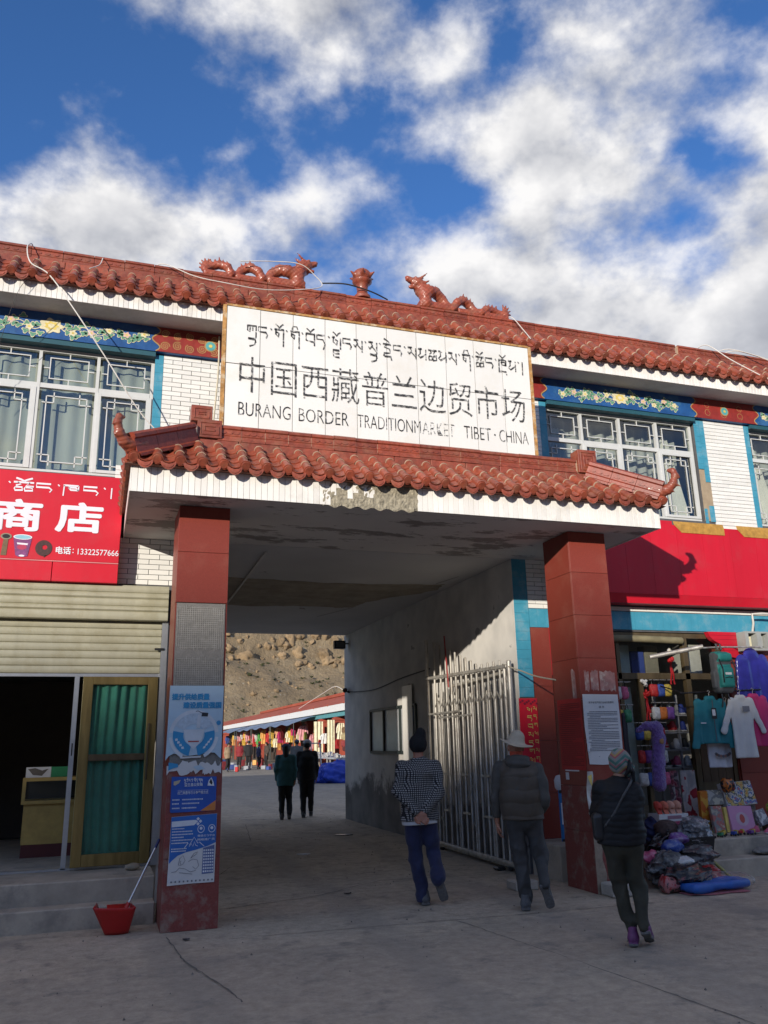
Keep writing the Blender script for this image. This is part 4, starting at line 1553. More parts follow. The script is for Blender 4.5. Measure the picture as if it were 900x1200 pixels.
# ---- upper roof along the whole front
eave = MB().box(-22, 16, 9.56, 10.0, 6.79, 6.92).build('eave', mk('eave_soffit', (0.58, 0.57, 0.55), 0.9, var=0.08, scale=1.5, dirt=(0.35, 0.33, 0.31), dirt_amt=0.4, dirt_scale=1.6), bld)
MB().box(-22, 16, 9.5485, 9.5595, 6.778, 7.0).build('eave_backing', strip_grout, eave)
ft_up = MB().box(0, .0555, 0, .012, 0, .215).mesh('fascia_tile', strip_tile, bevel=.0015)
for rng in ((-1.62, 1.30), (5.35, 10.2)):
    x = rng[0]
    while x < rng[1]:
        link('fascia_tile', ft_up, eave, (x, 9.536 + rnd.uniform(-.001, .001), 6.782))
        x += .0585
UE, UR = Vector((0, 9.44, 6.985)), Vector((0, 9.80, 7.34))
ul = (UR - UE).length
ua = math.atan2(UR.z - UE.z, UR.y - UE.y)
MB().add([(-22, 9.47, 6.965), (16, 9.47, 6.965), (16, 9.84, 7.33), (-22, 9.84, 7.33)], [(0, 1, 2, 3)]).add([(-22, 9.47, 6.965), (16, 9.47, 6.965), (16, 10.0, 6.965), (-22, 10.0, 6.965)], [(0, 1, 2, 3)]).build('tile_bed', bedm, eave)
MB().box(-22, 16, 9.845, 10.25, 7.0, 7.32).build('parapet', bedm, eave)
MB().box(-22, 16, 9.995, 10.25, 7.322, 7.46).build('parapet', bedm, eave)
u_end = barrel_mesh('barrel_tile', ul / 2 * 1.04, .053, .047, True)
u_mid = barrel_mesh('barrel_tile', ul / 2 * 1.04, .052, .047, False)
upan = pan_mesh(.165, ul / 3 * 1.12)
S2 = Slope(eave, (0, 9.44, 6.985), 0, ua, ul)
roof_run(S2, -1.75, 10.45, 0.2218, ul, 2, u_end, u_mid, upan, drm, npan=3)
urm = ridge_mesh(.362, .97)
for k_ in range(22):       # plain course under the ridge tiles
    MB().box(-1.9 + .57 * k_, -1.9 + .57 * k_ + .564, 9.835, 9.99, 7.325, 7.463).build('ridge_course', glaze, eave, bevel=.004)
i = 0
x = -1.9
while x < 10.6:
    if not (8.16 < x + .18 < 8.46):
        link('ridge_tile', urm, eave, (x, 9.945 + rnd.uniform(-.004, .004), 7.468 + rnd.uniform(-.004, .004)))
    else:
        link('ridge_tile', urm, eave, (x - .012, 9.945, 7.468), scale=(.85, 1, 1))
    x += .368
MB().box(-1.9, 10.6, 9.90, 9.99, 7.464, 7.632).build('ridge_mortar', mortar, eave)
for a_, b_ in ((-22, -1.91), (10.65, 16)):
    MB().box(a_, b_, 9.87, 10.03, 7.43, 7.65).build('ridge_far', glaze, eave)


# the same facing beyond the picture's edges, joined
def joined(name, me_mats, mats, parent, smooth=False):
    mb = MB()
    for me, mt in me_mats:
        mi = [p.material_index for p in me.polygons]
        o = len(mb.v)
        mb.v += [tuple(mt @ v.co) for v in me.vertices]
        mb.f += [tuple(i + o for i in p.vertices) for p in me.polygons]
        mb.m += mi
    me = bpy.data.meshes.new(name)
    me.from_pydata(mb.v, [], mb.f)
    for m_ in mats:
        me.materials.append(m_)
    me.polygons.foreach_set('material_index', mb.m)
    if smooth:
        me.polygons.foreach_set('use_smooth', [True] * len(me.polygons))
    ob = link(name, me, parent)
    ob['kind'] = 'stuff'
    return ob


tiles_, drips_, fasc_, ext = [], [], [], []
A_ = Matrix.Rotation(ua, 4, 'X')
for x_ in [-1.75 - .2218 * k for k in range(1, 30)] + [10.45 + .2218 * k for k in range(1, 22)]:
    for k in range(2):
        tiles_.append((u_end if k == 0 else u_mid, Matrix.Translation((x_, 9.44, 6.985)) @ A_ @ Matrix.Translation((0, k * ul / 2, .03))))
    drips_.append((drm, Matrix.Translation((x_ + .111, 9.44, 6.985))))
    for k in range(3):
        drips_.append((upan, Matrix.Translation((x_ + .111, 9.44, 6.985)) @ A_ @ Matrix.Translation((0, k * ul / 3, 0))))
joined('far_roof_tiles', tiles_, [glaze, mortar], eave, False)
joined('far_eave_tiles', drips_, [glaze], eave, False)
for x_ in [-1.68 - .0585 * k for k in range(90)] + [10.2 + .0585 * k for k in range(70)] + [1.36 + .0585 * k for k in range(68)]:
    fasc_.append((ft_up, Matrix.Translation((x_, 9.536, 6.782))))
joined('far_fascia_tiles', fasc_, [strip_tile], eave)
for (x0_, x1_, z0_, z1_) in ((-7, -2.62, 3.44, 6.45), (1.30, 5.41, 4.93, 6.45), (9.81, 14, 3.345, 4.66), (12.22, 14, 4.66, 6.45), (0.0, 5.9, 4.63, 4.92)):
    k, z = 0, z1_ - .0615
    while z > z0_ - .01:
        x = x0_ - (.118 if k % 2 else 0)
        while x < x1_ - .01:
            a, b = max(x, x0_), min(x + .229, x1_)
            if b - a > .02:
                ext.append((brick_me, Matrix.Translation((a, 10.0, z + .003)) @ Matrix.Diagonal((b - a, 1, 1, 1))))
            x += .236
        z -= .0615
        k += 1
joined('far_wall_tiles', ext, [white_tile], w_top)

# ================================================================ steps and platforms
struct(MB().box(-22, 0.640, 9.15, 10.0, -.05, .395).build('shop_platform', step_conc, bevel=.012))
struct(MB().box(-22, 0.632, 8.90, 9.149, -.05, .195).build('step', step_conc, bevel=.012))
struct(MB().box(-3.2, 0.70, 10.001, 14.0, -.05, .405).build('shop_floor', step_conc))
struct(MB().box(5.265, 6.30, 9.29, 9.989, -.05, .40).build('shop_platform', step_conc, bevel=.012))
struct(MB().box(6.302, 16, 8.95, 9.989, -.05, .40).build('shop_platform', step_conc, bevel=.014))
struct(MB().box(6.32, 16, 8.69, 8.949, -.05, .205).build('step', step_conc, bevel=.014))
struct(MB().box(5.75, 13, 9.99, 14.0, -.05, .402).build('shop_floor', step_conc))

# ================================================================ main signboard
sg = thing('signboard', 'long white panelled signboard with worn black lettering standing above the gateway canopy', 'sign', (3.1, 8.88, 4.77))
SX0, SX1, SZ0, SZM, SZ1 = 1.125, 5.095, 5.115, 5.90, 6.635
cw = (SX1 - SX0) / 10
for i in range(10):
    for (a, b) in ((SZ0, SZM), (SZM, SZ1)):
        o = MB().box(SX0 + i * cw + .0035, SX0 + (i + 1) * cw - .0035, 8.872, 8.884, a + .004, b - .004).build('panel', panel_white, sg)
        o.location.y += rnd.uniform(-.0012, .0012)
        if i == 0 and b == SZ1:
            o.location.y -= .004
MB().box(SX0 - .002, SX1 + .002, 8.886, 8.90, SZ0 - .002, SZ1 + .002).build('backing', mk('sign_backing', (0.05, 0.05, 0.05), 0.9), sg)
MB().box(SX0 - .045, SX0 - .003, 8.862, 8.92, SZ0 - .09, SZ1 + .01).build('frame_rail', rust_wood, sg)
MB().box(SX1 + .003, SX1 + .04, 8.862, 8.92, SZ0 - .06, SZ1 + .02).build('frame_rail', rust_wood, sg)
MB().box(SX0 - .0025, SX1 + .0025, 8.860, 8.915, SZ0 - .075, SZ0 - .004).build('frame_rail', rust_wood, sg)
MB().box(SX0 - .0025, SX1 + .0025, 8.866, 8.915, SZ1 + .004, SZ1 + .03).build('frame_rail', rust_wood, sg)
for x in (1.2, 1.9, 2.8, 3.6, 4.4, 5.02):
    MB().box(x, x + .04, 8.93, 8.97, 4.771, 6.5).build('support_post', mk('rusty_steel', (0.20, 0.11, 0.06), 0.9, var=0.4, scale=15), sg)
ink = worn_print('worn_ink', (0.035, 0.035, 0.037), 15, 0.46, 0.16)
ink_thin = worn_print('worn_ink_thin', (0.015, 0.015, 0.017), 12, 0.50, 0.16)
ink_faint = worn_print('faint_ink', (0.05, 0.05, 0.055), 22, 0.42, 0.12)
text_mesh('中国西藏普兰边贸市场', 1.285, 4.99, 5.555, 0.455, 8.866, ink, parent=sg, bold=-0.006)
for body, a, b, m in (('BURANG', 1.285, 1.895, ink_thin), ('BORDER', 1.993, 2.60, ink_thin), ('TRADITIONM', 2.714, 3.524, ink_thin), ('ARKET', 3.546, 3.978, ink_faint), ('TIBET', 4.106, 4.476, ink_thin), ('·', 4.52, 4.545, ink_thin), ('CHINA', 4.595, 5.006, ink_thin)):
    text_mesh(body, a, b, 5.262 if body != '·' else 5.335, 0.165 if body != '·' else .024, 8.866, m, parent=sg, bold=-0.012 if body != '·' else 0)
tb = MB()
tibetan(tb, [['ka', 'r', 'u'], ['nga'], ['.'], ['ga', 'o'], ['.'], ['ga', 'i'], ['.'], ['ba', 'o'], ['da'], ['.'], ['la', 'j', 'o'], ['nga'], ['sa'], ['.'], ['sa', 'r', 'u'], ['.'], ['ha', 'r', 'e'], ['nga'], ['.'], ['sa'], ['ma'], ['tsha'], ['ma'], ['sa'], ['.'], ['ga', 'i'], ['.'], ['tsha', 'o'], ['nga'], ['.'], ['kha', 'r', 'o'], ['ma'], ['.'], ['|']],
        1.36, 5.03, 6.245, 0.165, 8.866, 0.13)
tb.build('lettering', ink, sg)

# ================================================================ red shop sign on the left
rs_ = thing('shop_sign', 'red shop sign with white characters and a telephone number above the roller shutter', 'sign', (-1.2, 9.75, 3.42))
MB().box(-2.8, 0.105, 9.752, 10.005, 3.655, 4.68).build('sign_box', sign_red, rs_, bevel=.006)
for a, b in ((-2.8, -2.0), (-2.0, -1.34), (-1.34, -0.60), (-0.60, 0.105)):
    MB().box(a + .003, b - .003, 9.758, 10.0, 3.425, 3.648).build('lower_panel', sign_red, rs_, bevel=.004)
MB().box(-2.8, 0.10, 9.7495, 9.7515, 3.645, 3.656).build('edge_strip', mk('pale_red', (0.62, 0.22, 0.22), 0.5), rs_)
vinyl = mk('white_vinyl', (0.78, 0.74, 0.80), 0.5, var=0.04)
yv = 9.7475
text_mesh('商', -1.235, -0.765, 3.985, 0.345, yv, vinyl, parent=rs_, heavy=0.016)
text_mesh('店', -0.595, -0.115, 4.0, 0.335, yv, vinyl, parent=rs_, heavy=0.016)
text_mesh('电话', -0.575, -0.42, 3.735, 0.082, yv, vinyl, parent=rs_, heavy=0.003)
text_mesh(':', -0.40, -0.388, 3.75, 0.05, yv, vinyl, parent=rs_)
text_mesh('13322577666', -0.345, 0.095, 3.737, 0.068, yv, vinyl, parent=rs_, bold=0.004)
for g, a, b in (([['na']], -1.42, -1.23), ([['.']], -1.14, -1.07), ([['tsha', 'o']], -1.08, -0.86), ([['nga']], -0.84, -0.66), ([['.']], -0.62, -0.56), ([['kha']], -0.555, -0.37), ([['nga']], -0.335, -0.16), ([['.']], -0.12, -0.06), ([['|']], -0.04, 0.0)):
    tibetan(MB(), g, a, b + (.03 if g[0][0] not in '.|' else 0), 4.425, 0.115, yv, 0.15).build('lettering', vinyl, rs_)
pr = MB()       # printed paper cup
pr.poly([(-1.026, 3.90), (-0.835, 3.89), (-0.865, 3.69), (-0.90, 3.68), (-0.96, 3.68), (-0.99, 3.695)], yv, 0)
pr.poly([(-.93 + .097 * math.cos(t), 3.905 + .03 * math.sin(t)) for t in [k * math.pi / 10 for k in range(20)]], yv - .001, 1)
pr.poly([(-.93 + .085 * math.cos(t), 3.905 + .022 * math.sin(t)) for t in [k * math.pi / 10 for k in range(20)]], yv - .002, 2)
pr.poly([(-.93 + .05 * math.cos(t), 3.79 + .03 * math.sin(t)) for t in [k * math.pi / 8 for k in range(16)]], yv - .001, 3)
pr.poly([(-.985, 3.84), (-.87, 3.835), (-.875, 3.815), (-.98, 3.82)], yv - .0015, 1)
pr.poly([(-.925 + .03 * math.cos(t), 3.693 + .011 * math.sin(t)) for t in [k * math.pi / 8 for k in range(16)]], yv - .001, 1)
pr.build('printed_cup', [mk('cup_purple', (0.20, 0.05, 0.17), 0.5, var=0.4, scale=30), vinyl, mk('cup_blue', (0.25, 0.5, 0.6), 0.5), mk('cup_red', (0.45, 0.04, 0.1), 0.5)], rs_)
pr = MB()       # printed ring
ring = [(-.705 + .088 * math.cos(t), 3.79 + .092 * math.sin(t)) for t in [k * math.pi / 14 for k in range(28)]]
hole = [(-.695 + .027 * math.cos(t), 3.80 + .026 * math.sin(t)) for t in [k * math.pi / 14 for k in range(28)]]
pr.add([(p[0], yv, p[1]) for p in ring + hole], [(k, (k + 1) % 28, 28 + (k + 1) % 28, 28 + k) for k in range(28)])
pr.poly([(-.70, 3.70), (-.66, 3.715), (-.695, 3.683)], yv)
pr.build('printed_ring', mk('ring_brown', (0.06, 0.022, 0.02), 0.5, var=0.4, scale=40), rs_)
pr = MB()       # printed wristwatch
pr.poly([(-1.125, 3.875), (-1.075, 3.875), (-1.082, 3.69), (-1.14, 3.69)], yv, 0)
pr.poly([(-1.10 + .058 * math.cos(t), 3.905 + .036 * math.sin(t)) for t in [k * math.pi / 9 for k in range(18)]], yv - .001, 1)
pr.poly([(-1.10 + .04 * math.cos(t), 3.905 + .024 * math.sin(t)) for t in [k * math.pi / 9 for k in range(18)]], yv - .002, 2)
pr.build('printed_watch', [mk('watch_strap', (0.16, 0.10, 0.05), 0.5, var=0.3, scale=50), mk('watch_case', (0.25, 0.22, 0.15), 0.4), black_plastic], rs_)

# ================================================================ blank red fascia on the right
rr_ = thing('red_fascia_sign', 'long blank red sign of tall panels above the clothes shop', 'sign', (8.4, 9.75, 3.42))
xs = [5.95, 6.45, 6.93, 7.37, 7.83, 8.28, 8.66, 8.78, 9.25, 9.72, 10.3, 11, 12]
for a, b in zip(xs, xs[1:]):
    MB().box(a + .0015, b - .0015, 9.752, 9.79, 3.56, 4.60).build('panel', sign_red, rr_)
xs = [5.95, 7.3, 8.72, 10.2, 12]
for a, b in zip(xs, xs[1:]):
    MB().add([(a + .001, 9.752, 3.558), (b - .001, 9.752, 3.558), (b - .001, 9.80, 3.43), (a + .001, 9.80, 3.43), (a + .001, 9.99, 3.558), (b - .001, 9.99, 3.558), (b - .001, 9.99, 3.43), (a + .001, 9.99, 3.43)],
             [(0, 1, 2, 3), (4, 5, 6, 7), (0, 1, 5, 4), (3, 2, 6, 7), (0, 3, 7, 4), (1, 2, 6, 5)]).build('lower_panel', sign_red, rr_)
MB().box(5.95, 12, 9.792, 9.99, 3.562, 4.598).build('sign_box', sign_red_seam, rr_)
MB().box(5.95, 7.78, 9.76, 9.99, 4.602, 4.66).build('top_edge', sign_red, rr_)
for a, b in ((7.80, 8.69), (8.93, 10.4)):
    MB().add([(a, 9.742, 4.60 + (.0 if a < 8 else .0)), (b, 9.742, 4.59), (b, 9.742, 4.49), (a + .12, 9.742, 4.49), (a, 9.76, 4.66), (b, 9.76, 4.66), (b, 9.76, 4.488), (a + .12, 9.76, 4.488)],
             [(0, 1, 2, 3), (7, 6, 5, 4), (0, 4, 5, 1), (1, 5, 6, 2), (2, 6, 7, 3), (3, 7, 4, 0)]).build('bare_strip', wood_gold, rr_)

# ================================================================ dragons and jewel on the ridge
def dragon(name, label, x0, z0, flip, L):
    """serpent in three arches with a raised maned head; local u runs tail to head"""
    s = L / 1.57
    pts = [(.02, .10), (.10, .17), (.22, .21), (.33, .17), (.38, .07), (.46, .07), (.53, .17), (.65, .24), (.76, .17), (.82, .07), (.90, .08), (.97, .20), (1.08, .265), (1.19, .25), (1.28, .22), (1.36, .30), (1.44, .36)]
    if flip:
        pts = [(.02, .10), (.12, .12), (.25, .15), (.36, .13), (.44, .06), (.53, .08), (.61, .19), (.72, .24), (.83, .17), (.90, .06), (.98, .10), (1.06, .22), (1.17, .30), (1.27, .28), (1.33, .22), (1.38, .30), (1.42, .40)]
    rad = [.05, .055, .058, .058, .055, .055, .06, .064, .062, .06, .066, .074, .08, .085, .09, .095, .09]

    def F(P):
        Q = P.copy()
        Q[:, 0] = (P[:, 0] - x0) / s
        if flip:
            Q[:, 0] = 1.57 - Q[:, 0]
        Q[:, 1] = (P[:, 1] - 9.95) / s
        Q[:, 2] = (P[:, 2] - z0) / s
        o = chain(Q, [(p[0], .035 * math.sin(i * 1.3), p[1]) for i, p in enumerate(pts)], rad, .02)
        o = smin(o, rbox(Q, (.2, 0, .03), (.2, .07, .04), .02), .02)
        o = smin(o, rbox(Q, (.64, 0, .03), (.19, .07, .04), .02), .02)
        o = smin(o, rbox(Q, (1.17, 0, .05), (.27, .08, .055), .02), .02)
        o = smin(o, cap(Q, (1.33, -.03, .08), (1.36, -.02, .28), .085, .08), .04)
        hx, hz = 1.44, .40
        o = smin(o, ell(Q, (hx, 0, hz), (.105, .085, .085)), .03)
        o = smin(o, cap(Q, (hx + .05, 0, hz + .02), (hx + .15, 0, hz + .05), .06, .042), .02)        # upper jaw
        o = smin(o, cap(Q, (hx + .03, 0, hz - .06), (hx + .12, 0, hz - .075), .04, .028), .015)      # lower jaw
        o = np.maximum(o, -cap(Q, (hx + .08, 0, hz - .022), (hx + .2, 0, hz - .015), .014, .03))
        for sy in (-1, 1):
            o = smin(o, ell(Q, (hx + .045, .055 * sy, hz + .055), (.028, .022, .026)), .01)
            o = smin(o, cap(Q, (hx - .02, .04 * sy, hz + .06), (hx - .12, .07 * sy, hz + .15), .022, .008), .015)
            for k in range(3):
                o = smin(o, cap(Q, (hx - .05, .06 * sy, hz - .02 - .05 * k), (hx - .15, .09 * sy, hz + .02 - .06 * k), .03, .008), .015)
        o = smin(o, ell(Q, (hx + .165, 0, hz + .075), (.03, .03, .024)), .015)
        for i in range(1, 14):     # back fins
            for f in (0, .5):
                u = pts[i][0] * (1 - f) + pts[i + 1][0] * f
                z = pts[i][1] * (1 - f) + pts[i + 1][1] * f
                if z > .12:
                    o = smin(o, cap(Q, (u, 0, z + .045), (u - .012, 0, z + .115), .022, .004, (1, 1, 1)), .012)
        for k in range(5):         # tail
            a = -.2 + .5 * k
            o = smin(o, cap(Q, (.04, 0, .12), (.04 - .10 * math.cos(a), .0, .14 + .13 * math.sin(a)), .03, .01), .02)
        o = o + .004 * np.sin(Q[:, 0] * 95) * np.sin(Q[:, 2] * 95)
        return o * s
    lo, hi = (x0 - .16, 9.95 - .2, z0 - .02), (x0 + L + .22, 9.95 + .2, z0 + .68)
    me = sdf_mesh(name, F, lo, hi, .0115, glaze)
    return tag(link(name, me), label, 'statue')


dragon('dragon_statue', 'glazed red dragon on the roof ridge facing right, above the signboard\'s left end', 0.93, 7.645, False, 1.50)
dragon('dragon_statue', 'glazed red dragon on the roof ridge facing left with a flared tail', 3.86, 7.645, True, 1.55)
fi = thing('ridge_finial', 'glazed red bulb ornament standing on the roof ridge between two dragons', 'ornament', (3.14, 9.95, 7.65))
MB().lathe([(.12, -.01), (.12, .03), (.085, .06), (.075, .12), (.085, .2), (.11, .23), (.14, .26), (.14, .275), (.10, .28)], (3.14, 9.95, 7.65), 18).build('pedestal', glaze, fi, smooth=45)


def jewel(P):
    o = ell(P, (3.14, 9.95, 7.65 + .355), (.135, .135, .115))
    for k in range(6):
        a = k * math.pi / 3 + .3
        c = np.array((3.14 + .13 * math.cos(a), 9.95 + .13 * math.sin(a), 8.0))
        o = smin(o, cap(P, c, c + np.array((.06 * math.cos(a), .06 * math.sin(a), .03)), .03, .01), .02)
    return o


link('jewel', sdf_mesh('jewel', jewel, (2.9, 9.7, 7.86), (3.38, 10.2, 8.16), .011, glaze), fi)

# ================================================================ cables
def cable(pts, rad, mat, label, name='cable', n=10):
    P = []
    pts = [Vector(p) for p in pts]
    for i in range(len(pts) - 1):
        p0, p1, p2, p3 = pts[max(i - 1, 0)], pts[i], pts[i + 1], pts[min(i + 2, len(pts) - 1)]
        for k in range(n):
            t = k / n
            P.append(0.5 * ((2 * p1) + (p2 - p0) * t + (2 * p0 - 5 * p1 + 4 * p2 - p3) * t * t + (3 * p1 - p0 - 3 * p2 + p3) * t ** 3))
    P.append(pts[-1])
    return tag(MB().tube(P, rad, 6).build(name, mat, smooth=True), label, 'cable')


cable([(-1.16, 10.02, 7.67), (-1.17, 9.86, 7.66), (-1.2, 9.72, 7.52), (-1.12, 9.52, 7.2), (-0.9, 9.42, 7.02), (-0.62, 9.3, 6.6), (-0.22, 9.3, 6.02), (0.18, 9.4, 5.45), (0.40, 9.45, 5.22)], .0075, cable_white, 'white cable hanging slack from the roof across the left-hand upper windows')
cable([(-0.35, 10.04, 7.66), (-0.33, 9.84, 7.60), (-0.36, 9.68, 7.40), (-0.46, 9.52, 7.24)], .006, cable_white, 'short white cable drooping over the ridge near the left dragon')
cable([(0.28, 10.04, 7.67), (0.42, 9.85, 7.66), (0.8, 9.70, 7.46), (1.2, 9.62, 7.38), (1.7, 9.62, 7.37), (2.2, 9.7, 7.50), (2.52, 9.83, 7.68), (2.42, 9.84, 7.84), (2.2, 9.80, 7.95), (1.8, 9.80, 7.92), (1.4, 9.82, 7.86)], .006, cable_white, 'white cable looped over the left roof dragon')
cable([(2.55, 9.95, 7.80), (2.85, 9.86, 7.79), (3.1, 9.84, 7.75), (3.3, 9.85, 7.71), (3.5, 9.9, 7.67)], .010, cable_black, 'black cable round the foot of the ridge finial')
cable([(5.35, 10.0, 7.68), (5.42, 9.84, 7.66), (5.5, 9.68, 7.40), (5.52, 9.5, 7.15)], .006, cable_white, 'white cable dropping over tiles above the signboard\'s right end')
cable([(8.85, 10.0, 7.70), (8.95, 9.84, 7.70), (9.2, 9.66, 7.40), (9.5, 9.46, 7.10), (9.9, 9.35, 6.85), (10.1, 9.35, 6.4)], .008, cable_white, 'white cable hanging down over the right-hand eave')
cable([(9.25, 10.0, 7.70), (9.4, 9.85, 7.70), (9.8, 9.75, 7.60), (10.3, 9.68, 7.45)], .007, cable_white, 'upper of two white cables lying on the right-hand roof tiles')
cable([(9.4, 10.0, 7.70), (9.55, 9.84, 7.68), (9.95, 9.73, 7.55), (10.4, 9.66, 7.38)], .007, cable_white, 'lower of two white cables lying on the right-hand roof tiles')
cable([(-1.05, 9.5, 7.0), (-1.2, 9.45, 6.8), (-1.38, 9.7, 6.2), (-1.5, 9.9, 5.6)], .003, cable_black, 'thin dark wire hanging in front of the upper window at the edge')
cable([(1.165, 9.9, 6.75), (1.16, 9.85, 6.2), (1.12, 9.85, 5.5), (1.09, 9.9, 4.9)], .012, mk('tan_pipe', (0.52, 0.46, 0.34), 0.6), 'pale conduit pipe running down white tiles beside the signboard', 'conduit_pipe')
cable([(5.10, 10.02, 2.56), (5.14, 9.75, 2.48), (5.17, 9.4, 2.38), (5.185, 8.95, 2.30)], .010, mk('old_rope', (0.42, 0.38, 0.30), 0.9), 'pale rope stretched from gate post to right pillar', 'rope')
cable([(5.215, 13.1, 2.80), (5.225, 14.5, 2.76), (5.225, 16.2, 2.66), (5.21, 17.85, 2.72)], .010, cable_black, 'dark cable running along the passage wall to the security camera')

# ================================================================ gate
gt = thing('folding_gate', 'steel bar folding gate pushed back against the passage wall', 'gate', (5.12, 11.5, 0))
GX = 5.12


def gbar(y, z0, z1, rad=.015, x=GX, name='bar'):
    return MB().tube([(x, y, z0), (x, y, z1 - .012), (x, y, z1)], [rad, rad, rad * .5], 10).build(name, steel, gt, smooth=40)


gbar(12.99, .06, 3.27, .032, name='post')
gbar(10.02, .06, 2.64, .034, name='post')
gbar(10.16, .06, 2.60, .024, name='post')
ys = [12.66, 12.40, 12.18, 11.98, 11.80, 11.60, 11.42, 11.23, 11.05, 10.86, 10.67, 10.48, 10.30]
for i, y in enumerate(ys):
    gbar(y, .10, 2.60 + .52 * max(0, (y - 11.0) / 1.66) ** .9 + .07, .017)
for i, y in enumerate([12.75, 12.52, 12.3, 12.08, 11.9, 11.7, 11.5, 11.32, 11.13, 10.95, 10.76, 10.57, 10.38]):
    gbar(y, .12, 2.38 + .03 * (i % 3), .015, GX + .055)
for i, y in enumerate([12.58, 12.24, 11.94, 11.66, 11.36, 11.08, 10.80, 10.52, 10.24]):
    gbar(y, .12, 2.30 + .05 * (i % 2), .016, GX + .03)
MB().bar((GX - .01, 12.97, 2.625), (GX - .01, 10.05, 2.565), .05, .045).build('rail', steel, gt, bevel=.006)
MB().bar((GX + .035, 12.0, 2.44), (GX + .035, 10.25, 2.50), .04, .04).build('rail', steel, gt, bevel=.006)
MB().bar((GX - .02, 12.9, 2.05), (GX - .02, 11.6, 2.05), .03, .03).build('rail', steel, gt, bevel=.004)
MB().bar((GX + .0, 12.55, 1.985), (GX + .0, 11.3, 1.985), .028, .028).build('rail', steel, gt, bevel=.004)
MB().bar((GX - .01, 12.95, .13), (GX - .01, 10.05, .10), .06, .045).build('rail', steel, gt, bevel=.006)
MB().bar((GX + .05, 12.9, .07), (GX + .05, 10.1, .05), .05, .03).build('rail', steel, gt, bevel=.004)
for zc in (2.20, 0.95, 0.45):
    X_ = MB()
    yl = ys + [10.12]
    for i in range(0, len(ys) - (0 if zc > 2 else 5), 1 if zc > 2 else 3):
        y0, y1 = yl[i], yl[i + 1]
        X_.bar((GX - .016, y0, zc - .06), (GX - .016, (y0 + y1) / 2, zc + .06), .012, .006)
        X_.bar((GX - .018, (y0 + y1) / 2, zc + .06), (GX - .018, y1, zc - .06), .012, .006)
    X_.build('scissor_links', steel, gt)
for zc in (1.15, .62):
    for i in range(3):
        MB().bar((GX - .02, 12.4 - i * .7, zc), (GX - .02, 12.15 - i * .7, zc), .012, .03).build('latch', steel, gt)
for y in (10.3, 12.6):
    MB().lathe([(.03, 0), (.035, .005), (.035, .03), (.03, .035)], (GX, y, .0 + ground_z(y)), 12).build('caster', black_plastic, gt)
tag(MB().tube([(5.08, 12.1, 3.22), (5.08, 12.0, 2.42)], .012, 8).build('red_rod', mk('red_rod', (0.26, 0.02, 0.02), 0.6), smooth=True), 'bright red rod hanging upright among the folding gate bars', 'rod')
tag(MB().box(4.98, 5.10, 10.4, 10.55, .0, .05).build('dark_rag', black_plastic, bevel=.02), 'small dark rag on the ground at the foot of gate', 'rag')

# barred window in the passage wall
W = MB()
for a in (((5.225, 13.84, 2.25), (5.225, 16.43, 2.25)), ((5.225, 13.84, 1.45), (5.225, 16.43, 1.45)), ((5.225, 13.84, 1.45), (5.225, 13.84, 2.25)), ((5.225, 16.43, 1.45), (5.225, 16.43, 2.25)), ((5.225, 15.6, 1.45), (5.225, 15.6, 2.25)), ((5.225, 14.65, 1.45), (5.225, 14.65, 2.25))):
    W.bar(a[0], a[1], .05, .05)
pw = W.build('passage_window', dark_green_metal, bld)
for a, b in ((13.87, 14.62), (14.68, 15.57), (15.63, 16.40)):
    MB().box(5.233, 5.238, a, b, 1.48, 2.22).build('pane', mk('dusty_pane', (0.44, 0.45, 0.47), 0.25, var=0.15, scale=3), pw)
tag(MB().box(5.196, 5.204, 13.95, 14.46, 1.25, 2.60).build('pale_strip', mk('pale_strip_face', (0.74, 0.72, 0.68), 0.35, var=0.12, scale=4, streak=True)), 'narrow pale upright strip in front of the barred passage window', 'sheet')
sc_ = thing('security_camera', 'small black bullet security camera at the far corner of passage wall', 'camera', (5.2, 18.0, 2.74))
MB().tube([(5.24, 18.0, 2.72), (5.16, 17.98, 2.74)], .018, 8).build('bracket', black_plastic, sc_)
MB().tube([(5.18, 18.12, 2.78), (5.08, 17.82, 2.75)], .05, 12).build('housing', black_plastic, sc_, smooth=40)
MB().tube([(5.0795, 17.819, 2.75), (5.077, 17.812, 2.7495)], .035, 12).build('lens', pane_glass, sc_)
fl_ = thing('floodlight', 'black box floodlight under the far end of passage ceiling', 'lamp', (5.05, 18.1, 3.78))
MB().box(4.90, 5.16, 18.0, 18.12, 3.68, 3.86).build('housing', black_plastic, fl_, bevel=.01)
MB().bar((5.16, 18.06, 3.80), (5.24, 18.06, 3.80), .03).build('bracket', black_plastic, fl_)
MB().box(4.93, 5.13, 17.994, 17.999, 3.71, 3.83).build('lens', mk('lamp_glass', (0.1, 0.1, 0.11), 0.2), fl_)

